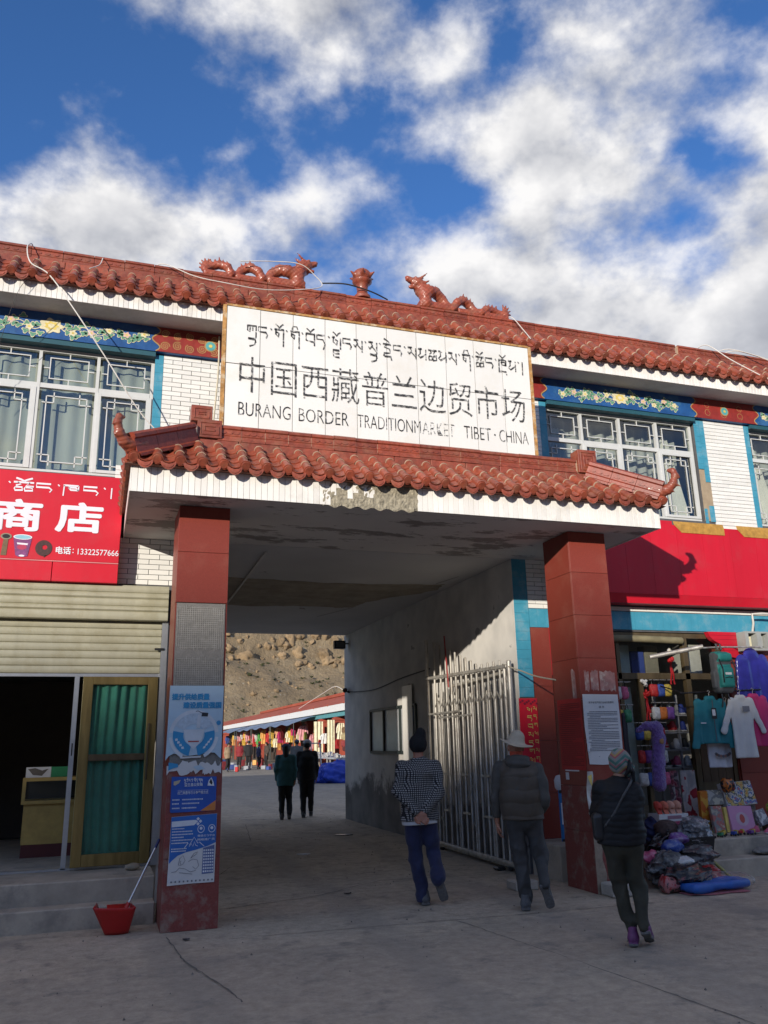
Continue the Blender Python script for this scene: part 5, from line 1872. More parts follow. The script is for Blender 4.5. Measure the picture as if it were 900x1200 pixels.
# vertical red banner on the gate jamb
bn = thing('banner', 'narrow upright red banner with yellow lettering on the blue tiled jamb', 'banner', (5.33, 9.97, .9))
MB().grid(lambda u, v: (5.205 + .27 * u, 9.972 + .004 * math.sin(u * 7 + v * 11), .75 + 1.39 * v), 8, 20).build('cloth', sign_red, bn, smooth=True)
bl = MB()
for k in range(11):
    z = 1.96 - k * .105
    tibetan(MB(), [[rnd.choice(['ka', 'ga', 'nga', 'da', 'ba', 'ma', 'sa', 'la'])]], 5.315, 5.40, z, .06, 9.962, .16).build('letter', yellow_paint, bn)
    tibetan(MB(), [[rnd.choice(['ka', 'ga', 'nga', 'da', 'ba', 'ma', 'sa', 'la'])]], 5.405, 5.465, z + .02, .05, 9.962, .16).build('letter', yellow_paint, bn)
bl = MB()
for k in range(9):
    a = k * .7
    bl.poly([(5.225 + .03 * k + .016 * math.cos(t), 2.09 + .02 * math.sin(k * 2.1) + .014 * math.sin(t)) for t in [q * math.pi / 4 for q in range(8)]], 9.9625)
bl.build('flower_print', mk('dull_red', (0.20, 0.01, 0.03), 0.6), bn)

# ================================================================ posters
def sheet(name, label, outline, y, mats, mi=0, cat='poster', curl=0.004):
    o = thing(name, label, cat, (sum(p[0] for p in outline) / len(outline), y, min(p[1] for p in outline)))
    MB().prism(outline, y, y + .0015, 'xz').build('paper', mats, o)
    return o


pale_blue = mk('poster_sky', (0.44, 0.58, 0.68), 0.55, var=0.14, scale=2.2)
mid_blue = mk('poster_blue', (0.035, 0.27, 0.52), 0.5, var=0.1)
deep_blue = mk('poster_deep_blue', (0.02, 0.085, 0.38), 0.5, var=0.15, scale=5)
royal = mk('poster_royal', (0.025, 0.13, 0.44), 0.5, var=0.1)
paper = mk('paper_white', (0.62, 0.61, 0.60), 0.7, var=0.06, scale=4)
ink_w = mk('print_white', (0.66, 0.68, 0.72), 0.6)
ink_k = mk('print_black', (0.03, 0.03, 0.035), 0.6)
orange_p = mk('print_orange', (0.58, 0.20, 0.05), 0.6)
grey_p = mk('print_grey', (0.16, 0.16, 0.18), 0.6)
y1 = 8.421
torn = [(.642, 2.19), (1.158, 2.19), (1.156, 1.9), (1.15, 1.50), (1.13, 1.515), (1.09, 1.555), (1.02, 1.56), (.95, 1.545), (.88, 1.535), (.81, 1.53), (.765, 1.54), (.70, 1.555), (.655, 1.53), (.628, 1.49), (.632, 1.62), (.638, 1.95)]
p1_ = sheet('poster', 'torn pale blue poster about quality on the left pillar, topmost of three', torn, y1, pale_blue)
text_mesh('提升供给质量', .665, 1.02, 2.055, .058, y1 - .003, mid_blue, parent=p1_, heavy=.003)
text_mesh('建设质量强国', .775, 1.135, 1.975, .058, y1 - .003, mid_blue, parent=p1_, heavy=.003)
d = MB()
cx, cz = .885, 1.725


def arc(r0, r1, a0, a1, y, mi, n=18, ex=1.0):
    o = [(cx + ex * r0 * math.cos(a0 + (a1 - a0) * k / n), cz + r0 * math.sin(a0 + (a1 - a0) * k / n)) for k in range(n + 1)]
    i = [(cx + ex * r1 * math.cos(a0 + (a1 - a0) * k / n), cz + r1 * math.sin(a0 + (a1 - a0) * k / n)) for k in range(n + 1)]
    d.add([(p[0], y, p[1]) for p in o + i], [(k, k + 1, n + 2 + k, n + 1 + k) for k in range(n)], mi)


arc(.235, .20, .1, math.pi - .1, y1 - .0026, 2, ex=1.0)
arc(.198, .10, .45, math.pi - .45, y1 - .0028, 3)
arc(.198, .10, math.pi - .2, math.pi + 1.35, y1 - .003, 0)
arc(.198, .10, -1.35, .2, y1 - .003, 0)
arc(.235, .205, math.pi + .1, math.pi + 1.1, y1 - .0031, 2)
arc(.235, .205, -1.1, -.1, y1 - .0031, 2)
d.poly([(cx - .10, cz + .05), (cx + .10, cz + .05), (cx + .075, cz - .06), (cx, cz - .135), (cx - .075, cz - .06)], y1 - .0034, 2)
d.poly([(cx + .07, cz + .21), (cx + .13, cz + .205), (cx + .125, cz + .17), (cx + .065, cz + .172)], y1 - .0036, 1)
d.ribbon([(cx + .075, cz + .2), (cx + .03, cz + .225), (cx + .01, cz + .22)], .006, y1 - .0036, 1)
d.poly([(cx + .03, cz + .19), (cx + .06, cz + .19), (cx + .055, cz + .06), (cx + .02, cz + .06)], y1 - .0035, 2)
d.poly([(1.118 + .022 * math.cos(t), 1.835 + .022 * math.sin(t)) for t in [k * math.pi / 8 for k in range(16)]], y1 - .003, 0)
d.poly([(cx - .055, cz - .055), (cx + .05, cz - .055), (cx + .048, cz - .068), (cx - .052, cz - .068)], y1 - .0037, 4)
for s in (-1, 1):
    for k in range(4):
        d.poly([(cx + s * (.10 + .02 * k) - .012, cz - .13 + .025 * k), (cx + s * (.10 + .02 * k) + .012, cz - .125 + .025 * k), (cx + s * (.105 + .02 * k) + .01, cz - .105 + .025 * k), (cx + s * (.105 + .02 * k) - .01, cz - .11 + .025 * k)], y1 - .0038, 2)
d.build('print', [mid_blue, ink_k, mk('pale_print', (0.62, 0.66, 0.70), 0.6), mk('haze_print', (0.48, 0.57, 0.65), 0.6, var=0.15, scale=40), mk('print_red', (0.4, 0.06, 0.06), 0.6)], p1_)
# scraps left of older posters
o = thing('poster_scrap', 'scraps of torn white and blue paper on the left pillar', 'paper', (.9, y1, 1.36))
sr = random.Random(4)
for k, (a, b) in enumerate(((.645, .86), (.83, 1.02), (.98, 1.155))):
    out = [(a + (b - a) * q / 9, 1.46 + sr.uniform(-.03, .035)) for q in range(10)] + [(b - (b - a) * q / 9, 1.375 + sr.uniform(-.03, .03)) for q in range(10)]
    MB().prism(out, y1 + .001 - .0008 * k, y1 + .003 - .0008 * k, 'xz').build('scrap', paper, o)
MB().prism([(.66, 1.475), (.745, 1.46), (.75, 1.43), (.70, 1.42), (.658, 1.40)], y1 - .0025, y1 - .0018, 'xz').build('scrap', mid_blue, o)
MB().prism([(.89, 1.43), (.95, 1.445), (1.0, 1.41), (.93, 1.395)], y1 - .0027, y1 - .0022, 'xz').build('scrap', pale_blue, o)
MB().prism([(.76, 1.523), (.96, 1.53), (.955, 1.513), (.765, 1.508)], y1 - .0027, y1 - .0022, 'xz').build('scrap', paper, o)
# police notice
p2_ = sheet('poster', 'dark blue printed notice with an orange corner on the left pillar, middle of three', [(.695, 1.345), (1.115, 1.335), (1.115, 1.035), (1.10, 1.028), (.70, 1.022), (.692, 1.04)], y1, deep_blue)
tibetan(MB(), [['sa', 'u'], ['.'], ['ha', 'e'], ['nga'], ['.'], ['ra'], ['.'], ['ba', 'o'], ['da'], ['.'], ['ga'], ['sa']], .81, .985, 1.292, .026, y1 - .003, .2).build('lettering', ink_w, p2_)
text_mesh('普兰县公安局', .815, .985, 1.252, .032, y1 - .003, ink_w, parent=p2_, bold=.02)
text_mesh('扫黑除恶专项斗争举报方式', .755, 1.04, 1.182, .030, y1 - .003, ink_w, parent=p2_, bold=.012)
d = MB()
d.poly([(.97, 1.03), (1.02, 1.06), (1.113, 1.12), (1.113, 1.036), (1.10, 1.0292)], y1 - .002, 1)
d.poly([(.755, 1.222), (1.04, 1.219), (1.04, 1.217), (.755, 1.220)], y1 - .003, 0)
for z, segs in ((1.13, ((.71, .78), (.80, .99))), (1.095, ((.71, .78), (.80, .96))), (1.055, ((.71, .78), (.80, .94)))):
    for a, b in segs:
        x = a
        while x < b - .008:
            q = sr.uniform(.005, .010)
            d.poly([(x, z), (x + q, z), (x + q, z + .012), (x, z + .012)], y1 - .003, 0)
            x += q + .004
d.poly([(.715, 1.30), (.78, 1.315), (.765, 1.285), (.73, 1.265), (.715, 1.27)], y1 - .003, 2)
d.poly([(1.04, 1.30), (1.065, 1.33), (1.085, 1.29), (1.095, 1.25), (1.03, 1.255)], y1 - .003, 0)
d.poly([(1.045, 1.285), (1.062, 1.32), (1.078, 1.28), (1.07, 1.26)], y1 - .0035, 3)
d.build('print', [ink_w, orange_p, mk('print_tan', (0.5, 0.42, 0.3), 0.6), ink_k], p2_)
# third poster
p3_ = sheet('poster', 'blue and white printed poster on the left pillar, lowest of three', [(.71, .985), (1.13, 1.0), (1.122, .40), (.90, .40), (.695, .392)], y1, paper)
d = MB()
curve = [(.705, .58), (.73, .605), (.78, .645), (.85, .67), (.95, .69), (1.05, .715), (1.1265, .745)]
d.poly([(.71, .9835), (1.1285, .9985)] + curve[::-1], y1 - .0015, 0)
d.poly([(.715, .945), (.92, .952), (.955, .94), (.92, .905), (.715, .895)], y1 - .003, 1)
for a in range(4):
    ang = a * math.pi / 2
    c = (.955 + .022 * math.cos(ang), .938 + .022 * math.sin(ang))
    d.poly([(c[0] + .016 * math.cos(t), c[1] + .016 * math.sin(t)) for t in [k * math.pi / 2 for k in range(4)]], y1 - .0033, 1)
for z in (.875, .85, .825, .80, .775, .75, .70, .68):
    x = .72
    e = sr.uniform(.82, .92) if z > .74 else .85
    while x < e:
        q = sr.uniform(.006, .012)
        d.poly([(x, z), (x + q, z), (x + q, z + .009), (x, z + .009)], y1 - .003, 1)
        x += q + .003
for cx_ in (.985, 1.085):
    o_ = [(cx_ + .03 * math.cos(t), .87 + .033 * math.sin(t)) for t in [k * math.pi / 12 for k in range(25)]]
    d.ribbon(o_, .006, y1 - .003, 1)
    d.poly([(cx_ + .014 * math.cos(t), .875 + .014 * math.sin(t)) for t in [k * math.pi / 5 for k in range(10)]], y1 - .0031, 1)
d.ribbon([(.83, .70), (.87, .75), (.885, .735), (.925, .80), (.96, .745), (.975, .755), (1.02, .715)], .006, y1 - .003, 1)
d.ribbon([(.88, .72), (.90, .745), (.915, .72), (.93, .76), (.94, .73), (.96, .72)], .005, y1 - .003, 1)
d.poly([(1.01, .70), (1.115, .725), (1.112, .48), (1.005, .475)], y1 - .003, 3)
for i in range(5):
    for j in range(8):
        d.poly([(1.014 + .02 * i, .49 + .026 * j), (1.028 + .02 * i, .49 + .026 * j), (1.028 + .02 * i, .505 + .026 * j), (1.014 + .02 * i, .505 + .026 * j)], y1 - .0036, 1)
sk = [[(.79, .56), (.80, .62), (.83, .645), (.85, .60), (.83, .57), (.80, .56)], [(.73, .505), (.77, .51), (.80, .54), (.85, .53), (.90, .50), (.95, .51)], [(.88, .59), (.92, .61), (.96, .60), (.975, .55), (.95, .52), (.92, .545)], [(.90, .62), (.95, .65), (.965, .67), (.93, .66), (.90, .62)], [(.80, .50), (.86, .49), (.92, .48)], [(.81, .57), (.805, .59), (.815, .60)]]
for s_ in sk:
    d.ribbon(s_, .004, y1 - .003, 2)
for x in [.725 + .037 * k for k in range(11)]:
    d.poly([(x, .415), (x + .014, .415), (x + .014, .43), (x, .43)], y1 - .003, 2)
d.build('print', [royal, ink_w, grey_p, mk('print_slate', (0.10, 0.14, 0.30), 0.6)], p3_)
text_mesh('微信公众平台', .955, 1.115, .80, .020, y1 - .003, ink_w, parent=p3_, bold=.01)
text_mesh('网络推广员', .955, 1.115, .765, .022, y1 - .003, ink_w, parent=p3_, bold=.01)


# right pillar: white notice and red notice
def notice_lines(o, x0, x1, z0, z1, y, mat, step, seed, fn=None, gap=(.006, .016)):
    r_ = random.Random(seed)
    mb = MB()
    z = z1
    while z > z0:
        x = x0 + (r_.random() < .25) * .03
        e = x1 - (r_.random() < .2) * r_.uniform(.05, .25)
        while x < e:
            q = r_.uniform(*gap)
            pts_ = [(x, z), (min(x + q, e), z), (min(x + q, e), z + step * .45), (x, z + step * .45)]
            if fn:
                mb.add([fn(p) for p in pts_], [(0, 1, 2, 3)])
            else:
                mb.poly(pts_, y)
            x += q + .003
        z -= step
    return mb.build('print', mat, o)


n1_ = sheet('notice', 'large white printed notice with peeling edges on the right pillar front', [(5.21, 2.10), (5.675, 2.095), (5.68, 1.7), (5.672, 1.33), (5.40, 1.325), (5.23, 1.335), (5.222, 1.48), (5.205, 1.75)], y1, paper, cat='notice')
text_mesh('关于依法严厉打击违法犯罪的', 5.28, 5.61, 1.995, .024, y1 - .003, ink_k, parent=n1_)
text_mesh('通 告', 5.41, 5.48, 1.945, .024, y1 - .003, ink_k, parent=n1_)
notice_lines(n1_, 5.25, 5.645, 1.46, 1.90, y1 - .003, grey_p, .0185, 3)
notice_lines(n1_, 5.33, 5.50, 1.39, 1.41, y1 - .003, grey_p, .02, 4)
d = MB()
d.grid(lambda u, v: (5.215 + .05 * u * v, y1 - .004 - .03 * u * (1 - v), 1.46 + .10 * v), 5, 5)
d.build('peeled_corner', paper, n1_)
o = thing('paste_mark', 'pale pink paste marks of a removed poster above white notice', 'stain', (5.4, y1, 2.14))
pastem = mk('paste', (0.34, 0.17, 0.15), 0.7, var=0.3, scale=12, dirt=(0.50, 0.42, 0.36), dirt_amt=0.8, dirt_scale=9)
for a, b in ((5.26, 5.32), (5.34, 5.44), (5.46, 5.665)):
    out = [(a + (b - a) * q / 7, 2.36 + sr.uniform(-.02, .02)) for q in range(8)] + [(b - (b - a) * q / 7, 2.14 + sr.uniform(-.02, .02)) for q in range(8)]
    MB().prism(out, 8.427, 8.4292, 'xz').build('smear', pastem, o)
n2_ = thing('notice', 'red printed notice on the passage side of the right pillar', 'notice', (5.197, 8.7, 1.27))
MB().box(5.1955, 5.1975, 8.445, 8.975, 1.27, 2.06).build('paper', mk('notice_red', (0.40, 0.025, 0.022), 0.6, var=0.1), n2_)
notice_lines(n2_, 0.03, 0.50, 1.31, 2.0, 0, mk('notice_ink', (0.15, 0.015, 0.015), 0.6), .022, 8, fn=lambda p: (5.1945, 8.975 - p[0], p[1]))
MB().box(5.1955, 5.1975, 8.60, 8.90, 1.255, 1.269).build('lower_edge', paper, n2_)
tag(MB().box(5.1955, 5.1985, 8.83, 8.90, 1.16, 1.24).build('card', paper), 'small blank white card on right pillar below the red notice', 'card')
tag(MB().prism([(8.52, 2.05), (8.60, 2.05), (8.61, 2.38), (8.58, 2.40), (8.53, 2.36)], 5.1965, 5.199, 'yz').build('paste_mark', pastem), 'pale paste streak above red notice on the right pillar side', 'stain')
sl_ = thing('plastic_sleeve', 'clear white plastic sleeve taped to corner of right pillar', 'sleeve', (5.19, 8.43, .95))
MB().grid(lambda u, v: (5.16 + .06 * u - .02 * math.sin(v * 5), 8.40 - .015 * math.sin(u * 3 + v * 6), .86 + .40 * v), 6, 12).build('sheet', mk('milky_plastic', (0.55, 0.54, 0.50), 0.3, var=0.2, scale=12), sl_, smooth=True)
MB().prism([(5.165, 1.21), (5.215, 1.23), (5.212, 1.10), (5.185, 1.15)], 8.378, 8.381, 'xz').build('label', yellow_paint, sl_)
bo = thing('bottle', 'plastic bottle with red label taped to the right pillar', 'bottle', (5.25, 8.38, .85))
B = Matrix.Translation((5.24, 8.365, .86)) @ Matrix.Rotation(R(62), 4, 'Y')


def tr(mb):
    mb.v = [tuple(B @ Vector(v)) for v in mb.v]
    return mb


tr(MB().lathe([(.028, -.10), (.032, -.09), (.032, .02), (.025, .05), (.012, .075), (.012, .085)], n=14)).build('body', mk('bottle_white', (0.62, 0.62, 0.62), 0.25), bo, smooth=45)
tr(MB().lathe([(.033, -.05), (.0335, -.049), (.0335, .0), (.033, .001)], n=14)).build('label', sign_red, bo)
tr(MB().lathe([(.015, .086), (.015, .105), (.013, .107)], n=12)).build('cap', black_plastic, bo)
tag(MB().box(4.99, 5.20, 8.14, 8.38, 0, .09).box(5.26, 5.60, 8.18, 8.40, 0, .13).build('kerb_block', mk('block_conc', (0.42, 0.39, 0.34), 0.95, var=0.2, scale=8, bump=0.4), bevel=.012), 'rough pale concrete blocks on the ground at the right pillar foot', 'block')
bpy.data.objects.remove(bpy.data.objects['kerb_block'])
blkm = mk('block_conc', (0.42, 0.39, 0.34), 0.95, var=0.2, scale=8, bump=0.4)
tag(MB().box(5.22, 5.62, 8.16, 8.40, 0, .13).build('concrete_block', blkm, bevel=.014), 'rough pale concrete block on the ground before the right pillar', 'block')
tag(MB().box(4.50, 4.78, 8.95, 9.2, 0, .10).build('concrete_block', blkm, bevel=.014), 'low pale concrete block on the ground beside the man in sun hat', 'block')

# blue board behind the right pillar
bb = thing('blue_board', 'upright blue advertising board with black and yellow edge leaning behind the right pillar', 'board', (5.56, 9.62, .4))
MB().box(5.50, 5.80, 9.62, 9.64, .401, 1.0).build('board', mk('board_blue', (0.02, 0.16, 0.42), 0.5, var=0.1), bb)
for i in range(8):
    MB().box(5.50 + .0375 * i, 5.5365 + .0375 * i, 9.615, 9.6195, .965, 1.0).build('edge_mark', yellow_paint if i % 2 else black_plastic, bb)
    MB().box(5.50 + .0375 * i, 5.5365 + .0375 * i, 9.615, 9.6195, .401, .43).build('edge_mark', yellow_paint if i % 2 else black_plastic, bb)
MB().box(5.515, 5.545, 9.617, 9.6195, .6, .85).build('print', ink_w, bb)
tag(MB().lathe([(.05, 0), (.07, .03), (.075, .12), (.05, .17), (.02, .18)], (5.55, 9.66, 1.0), 14).build('white_bag', paper, smooth=True), 'small white bundle on top of the blue board behind pillar', 'bundle')

# ================================================================ left shop
sh_ = MB().box(-3.2, 0.685, 9.84, 10.008, 3.02, 3.422).build('shutter_box', shutter_mat, bld)


def slat_mesh(h, name='slat', x0=-3.19, x1=.684):
    pr = [(0, 0), (-.012, .006), (-.022, h * .3), (-.022, h * .7), (-.012, h - .006), (0, h)]
    return MB().prism(pr, x0, x1, 'yz').mesh(name, shutter_mat, smooth=30)


for k, h in enumerate((.10, .06, .085, .07, .085)):
    z = 3.02 + sum((.10, .06, .085, .07, .085)[:k])
    link('slat', slat_mesh(h - .003), sh_, (0, 9.84, z))
rsu = MB().box(-3.15, .63, 9.962, 9.975, 2.43, 3.018).build('roller_shutter', shutter_mat, bld)
for k in range(7):
    link('slat', slat_mesh(.0835, 'slat', -3.15, .63), rsu, (0, 9.961, 2.43 + k * .0845))
MB().box(-3.15, .63, 9.945, 9.985, 2.395, 2.428).build('bottom_rail', alu, rsu)
MB().box(.632, .70, 9.90, 10.0, .40, 3.018).build('guide_rail', alu, bld)
MB().box(.56, .665, 9.885, 9.905, 2.69, 2.715).build('latch', black_plastic, bld)
MB().box(-.275, -.225, 9.93, 9.98, .405, 2.394).build('door_post', alu, bld)
MB().box(-3.15, .63, 9.93, 9.98, .396, .418).build('door_track', alu, bld)
MB().box(-.256, -.244, 9.922, 9.9295, 1.55, 1.68).build('door_handle', black_plastic, bld)
dr = thing('shop_door', 'brass framed glass door with green curtain below the roller shutter', 'door', (.615, 9.90, .43), R(5.0))
DW, DH = .80, 1.955


def dpart(name, m, *bx, bevel=.004):
    mb = MB()
    for b in bx:
        mb.box(*b)
    return link(name, mb.mesh(name, m, bevel=bevel), dr, local=True)


dpart('stile', brass, (-DW, -DW + .105, -.02, .025, 0, DH))
dpart('stile', brass, (-.105, 0, -.02, .025, 0, DH))
dpart('rail', brass, (-DW + .1055, -.1055, -.02, .025, 0, .12))
dpart('rail', brass, (-DW + .1055, -.1055, -.02, .025, DH - .085, DH))
dpart('rail', bronze, (-DW + .1055, -.1055, -.018, .02, 1.06, 1.13))
dpart('pane', door_glass, (-DW + .106, -.106, 0, .004, .121, 1.059), bevel=0)
dpart('pane', door_glass, (-DW + .106, -.106, 0, .004, 1.131, DH - .086), bevel=0)
dpart('handle', bronze, (-.09, -.07, -.05, -.021, .85, 1.45))
link('curtain', MB().grid(lambda u, v: (-DW + .10 + (DW - .2) * u, .035 + .018 * math.sin(u * 38 + 2 * math.sin(v * 3)) + .01 * math.sin(u * 11), .10 + (DH - .18) * v), 60, 6).mesh('curtain', green_curtain, smooth=True), dr, local=True)
ct = thing('shop_counter', 'yellow shop counter with glazed display top inside the dark shop', 'counter', (-.4, 11.3, .405))
ywood = mk('yellow_board', (0.50, 0.33, 0.09), 0.6, var=0.2, scale=6)
MB().box(-.77, .3, 11.2, 11.65, .55, 1.0).build('front', ywood, ct)
MB().box(-.765, .29, 11.205, 11.64, .405, .549).build('plinth', mk('maroon_board', (0.10, 0.018, 0.016), 0.6), ct)
MB().box(-.80, .3, 11.16, 11.68, 1.001, 1.04).build('shelf', ywood, ct)
for b in ((-.80, -.76), (.26, .30)):
    MB().box(b[0], b[1], 11.16, 11.20, 1.041, 1.26).build('corner_post', ywood, ct)
MB().box(-.80, .30, 11.16, 11.68, 1.261, 1.30).build('top', ywood, ct)
MB().box(-.759, .259, 11.175, 11.18, 1.042, 1.26).build('pane', door_glass, ct)
MB().box(-.75, .25, 11.6, 11.62, 1.042, 1.26).build('back', black_plastic, ct)
cb = thing('carton', 'small green and white carton lying on the shop counter', 'box', (-.55, 11.3, 1.30))
MB().box(-.78, -.50, 11.25, 11.4, 1.301, 1.42).build('white_half', paper, cb)
MB().box(-.4985, -.28, 11.25, 11.4, 1.301, 1.42).build('green_half', mk('carton_green', (0.02, 0.22, 0.08), 0.5), cb)
MB().prism([(-.76, 1.40), (-.70, 1.33), (-.60, 1.32), (-.53, 1.40), (-.6, 1.38), (-.68, 1.41)], 11.246, 11.2495, 'xz').build('print', mk('carton_print', (0.12, 0.10, 0.08), 0.5), cb)
sh = thing('shop_shelf', 'dim goods shelf at the back of the dark left shop', 'shelf', (-1, 13.5, .4))
MB().box(-2.4, .5, 13.6, 13.98, .42, 2.6).build('frame', mk('dim_wood', (0.05, 0.04, 0.03), 0.8), sh)
st = rock_mesh('stone', 5.5, mk('stone', (0.30, 0.25, 0.18), 0.9, var=0.2), 3, .12)
tag(link('stone', st, None, (.44, 9.62, .43), (0, 0, .3), (.085, .06, .036)), 'smooth oval stone on the step under the brass door', 'stone')
# dustpan
dp = thing('dustpan', 'red plastic long-handled dustpan leaning against the left pillar', 'dustpan', (.30, 8.62, 0))


def pan(u, v):
    # back of the scoop towards the street, mouth resting on the ground
    x = -.19 + .38 * u
    a = (u - .5) * 2
    return (.285 + x * (.52 + .26 * v) - .07 * v * (1 - u) ** 2, 8.56 - .10 * v - .05 * (1 - a * a) * (.6 + .4 * v), .006 + .225 * v + .02 * (1 - u) * v)


redp = mk('red_plastic', (0.42, 0.012, 0.012), 0.35, var=0.1)
pn = MB().grid(pan, 10, 8)
for s, u0 in ((-1, 0.0), (1, 1.0)):
    q = [Vector(pan(u0, k / 6)) for k in range(7)]
    pn.add([tuple(p) for p in q] + [tuple(p + Vector((-s * .03, .02 + .22 * k / 6, .0))) for k, p in enumerate(q)], [(k, k + 1, 8 + k, 7 + k) for k in range(6)])
pn.add([pan(0, 0), pan(.25, 0), pan(.5, 0), pan(.75, 0), pan(1, 0), (.38, 8.74, .22), (.19, 8.74, .22)], [(0, 1, 2, 3, 4, 5, 6)])
po = pn.build('pan', redp, dp, smooth=40)
so = po.modifiers.new('thick', 'SOLIDIFY')
so.thickness = .006
MB().tube([(.36, 8.58, .22), (.605, 8.76, .70)], .010, 8).build('handle', alu, dp, smooth=True)
MB().tube([(.60, 8.757, .69), (.635, 8.778, .765)], .013, 8).build('grip', mk('grip_blue', (0.02, 0.03, 0.12), 0.5), dp, smooth=True)
MB().tube([(.345, 8.565, .19), (.375, 8.59, .25)], .02, 10).build('socket', redp, dp, smooth=True)

# ================================================================ people
skin_m = mk('skin', (0.30, 0.155, 0.095), 0.55, var=0.1, scale=40)
skin_red = mk('skin_ruddy', (0.33, 0.145, 0.09), 0.55, var=0.1, scale=40)
hair_m = mk('hair_black', (0.012, 0.010, 0.009), 0.45, var=0.3, scale=60)
sole_m = mk('sole_grey', (0.14, 0.135, 0.13), 0.8, var=0.25, scale=50, bump=0.6, bscale=120)


def V(*p):
    return np.array(p, float)


def hand(P, wrist, dirn, side, palm_n, curl=0.35, s=1.0):
    """palm, four unequal bent fingers and a thumb leaving the side of the palm"""
    d = np.array(dirn, float)
    d /= np.linalg.norm(d)
    n = np.array(palm_n, float)
    n -= d * (n @ d)
    n /= np.linalg.norm(n)
    w = np.cross(d, n) * side
    wrist = np.array(wrist, float)
    o = None
    for k in range(4):
        b = wrist + d * .025 * s + w * (.026 - .0175 * k) * s
        e = wrist + d * .088 * s + w * (.028 - .0190 * k) * s
        c = cap(P, b, e, .0155 * s, .0125 * s)
        o = c if o is None else smin(o, c, .012)
        L = (.040, .046, .043, .033)[k] * s
        m = e + (d * math.cos(curl) + n * math.sin(curl)) * L
        t = m + (d * math.cos(curl * 2.4) + n * math.sin(curl * 2.4)) * L * .72
        o = smin(o, cap(P, e, m, .0098 * s, .0090 * s), .004)
        o = smin(o, cap(P, m, t, .0090 * s, .0076 * s), .004)
    a = wrist + d * .028 * s + w * .022 * s
    b = a + (d * .6 + w * .75 + n * .25) * .042 * s
    c = b + (d * .95 + w * .2 + n * .35) * .032 * s
    o = smin(o, cap(P, a, b, .0135 * s, .0105 * s), .01)
    return smin(o, cap(P, b, c, .0102 * s, .0085 * s), .004)


def head_sdf(P, c, fwd_, s=1.0):
    """c is the middle of the skull; fwd_ a unit direction the face looks"""
    f = np.array(fwd_, float)
    f /= np.linalg.norm(f)
    r_ = np.cross(f, (0, 0, 1.0))
    r_ /= np.linalg.norm(r_)
    u = np.cross(r_, f)
    Q = (P - c) @ np.stack([r_, f, u], 1) / s
    o = ell(Q, (0, -.008, .025), (.076, .095, .092))
    o = smin(o, ell(Q, (0, .022, -.050), (.056, .066, .068)), .04)
    o = smin(o, ell(Q, (0, .072, -.090), (.024, .022, .020)), .02)           # chin
    o = smin(o, cap(Q, (0, .088, .004), (0, .106, -.032), .010, .015), .012)  # nose
    o = smin(o, cap(Q, (-.018, .086, -.062), (.018, .086, -.062), .008, .008), .008)   # lips
    for sx in (-1, 1):
        o = smax(o, -ell(Q, (sx * .031, .098, .010), (.017, .014, .010)), .010)       # eye sockets
        o = smin(o, ell(Q, (sx * .031, .082, .009), (.012, .011, .009)), .004)        # eyes
        o = smin(o, ell(Q, (sx * .079, -.004, -.008), (.012, .022, .032)), .008)      # ears
    return o * s


def shoe_sdf(P, heel, toe, up, s=1.0):
    heel, toe, up = (np.array(q, float) for q in (heel, toe, up))
    d = toe - heel
    L = np.linalg.norm(d)
    d /= L
    up = up - d * (up @ d)
    up /= np.linalg.norm(up)
    w = np.cross(d, up)
    Q = (P - heel) @ np.stack([w, d, up], 1)
    o = cap(Q, (0, .035, .050), (.004, L - .045, .038), .044 * s, .040 * s, (1, 1, 1.15))
    o = smin(o, cap(Q, (0, .045, .06), (0, .05, .115), .043 * s, .040 * s), .03)
    o = smin(o, cap(Q, (0, .07, .085), (0, L * .6, .062), .036 * s, .036 * s), .02)
    sole = rbox(Q, (0, L / 2, .014), (.045 * s, L / 2 + .006, .016), .010)
    sole = smax(sole, np.abs(Q[:, 0]) - (.030 + .016 * np.clip(np.abs(Q[:, 1] / L - .38) * 3.2, 0, 1)) * s, .01)
    sole = smax(sole, np.hypot(Q[:, 0] * 1.3, np.maximum(Q[:, 1] - (L - .05), 0)) - .060 * s, .01)
    sole = sole + .0022 * (np.sin(Q[:, 1] * 210) > 0) * (Q[:, 2] < .004)
    o = smin(o, sole, .006)
    return o, Q


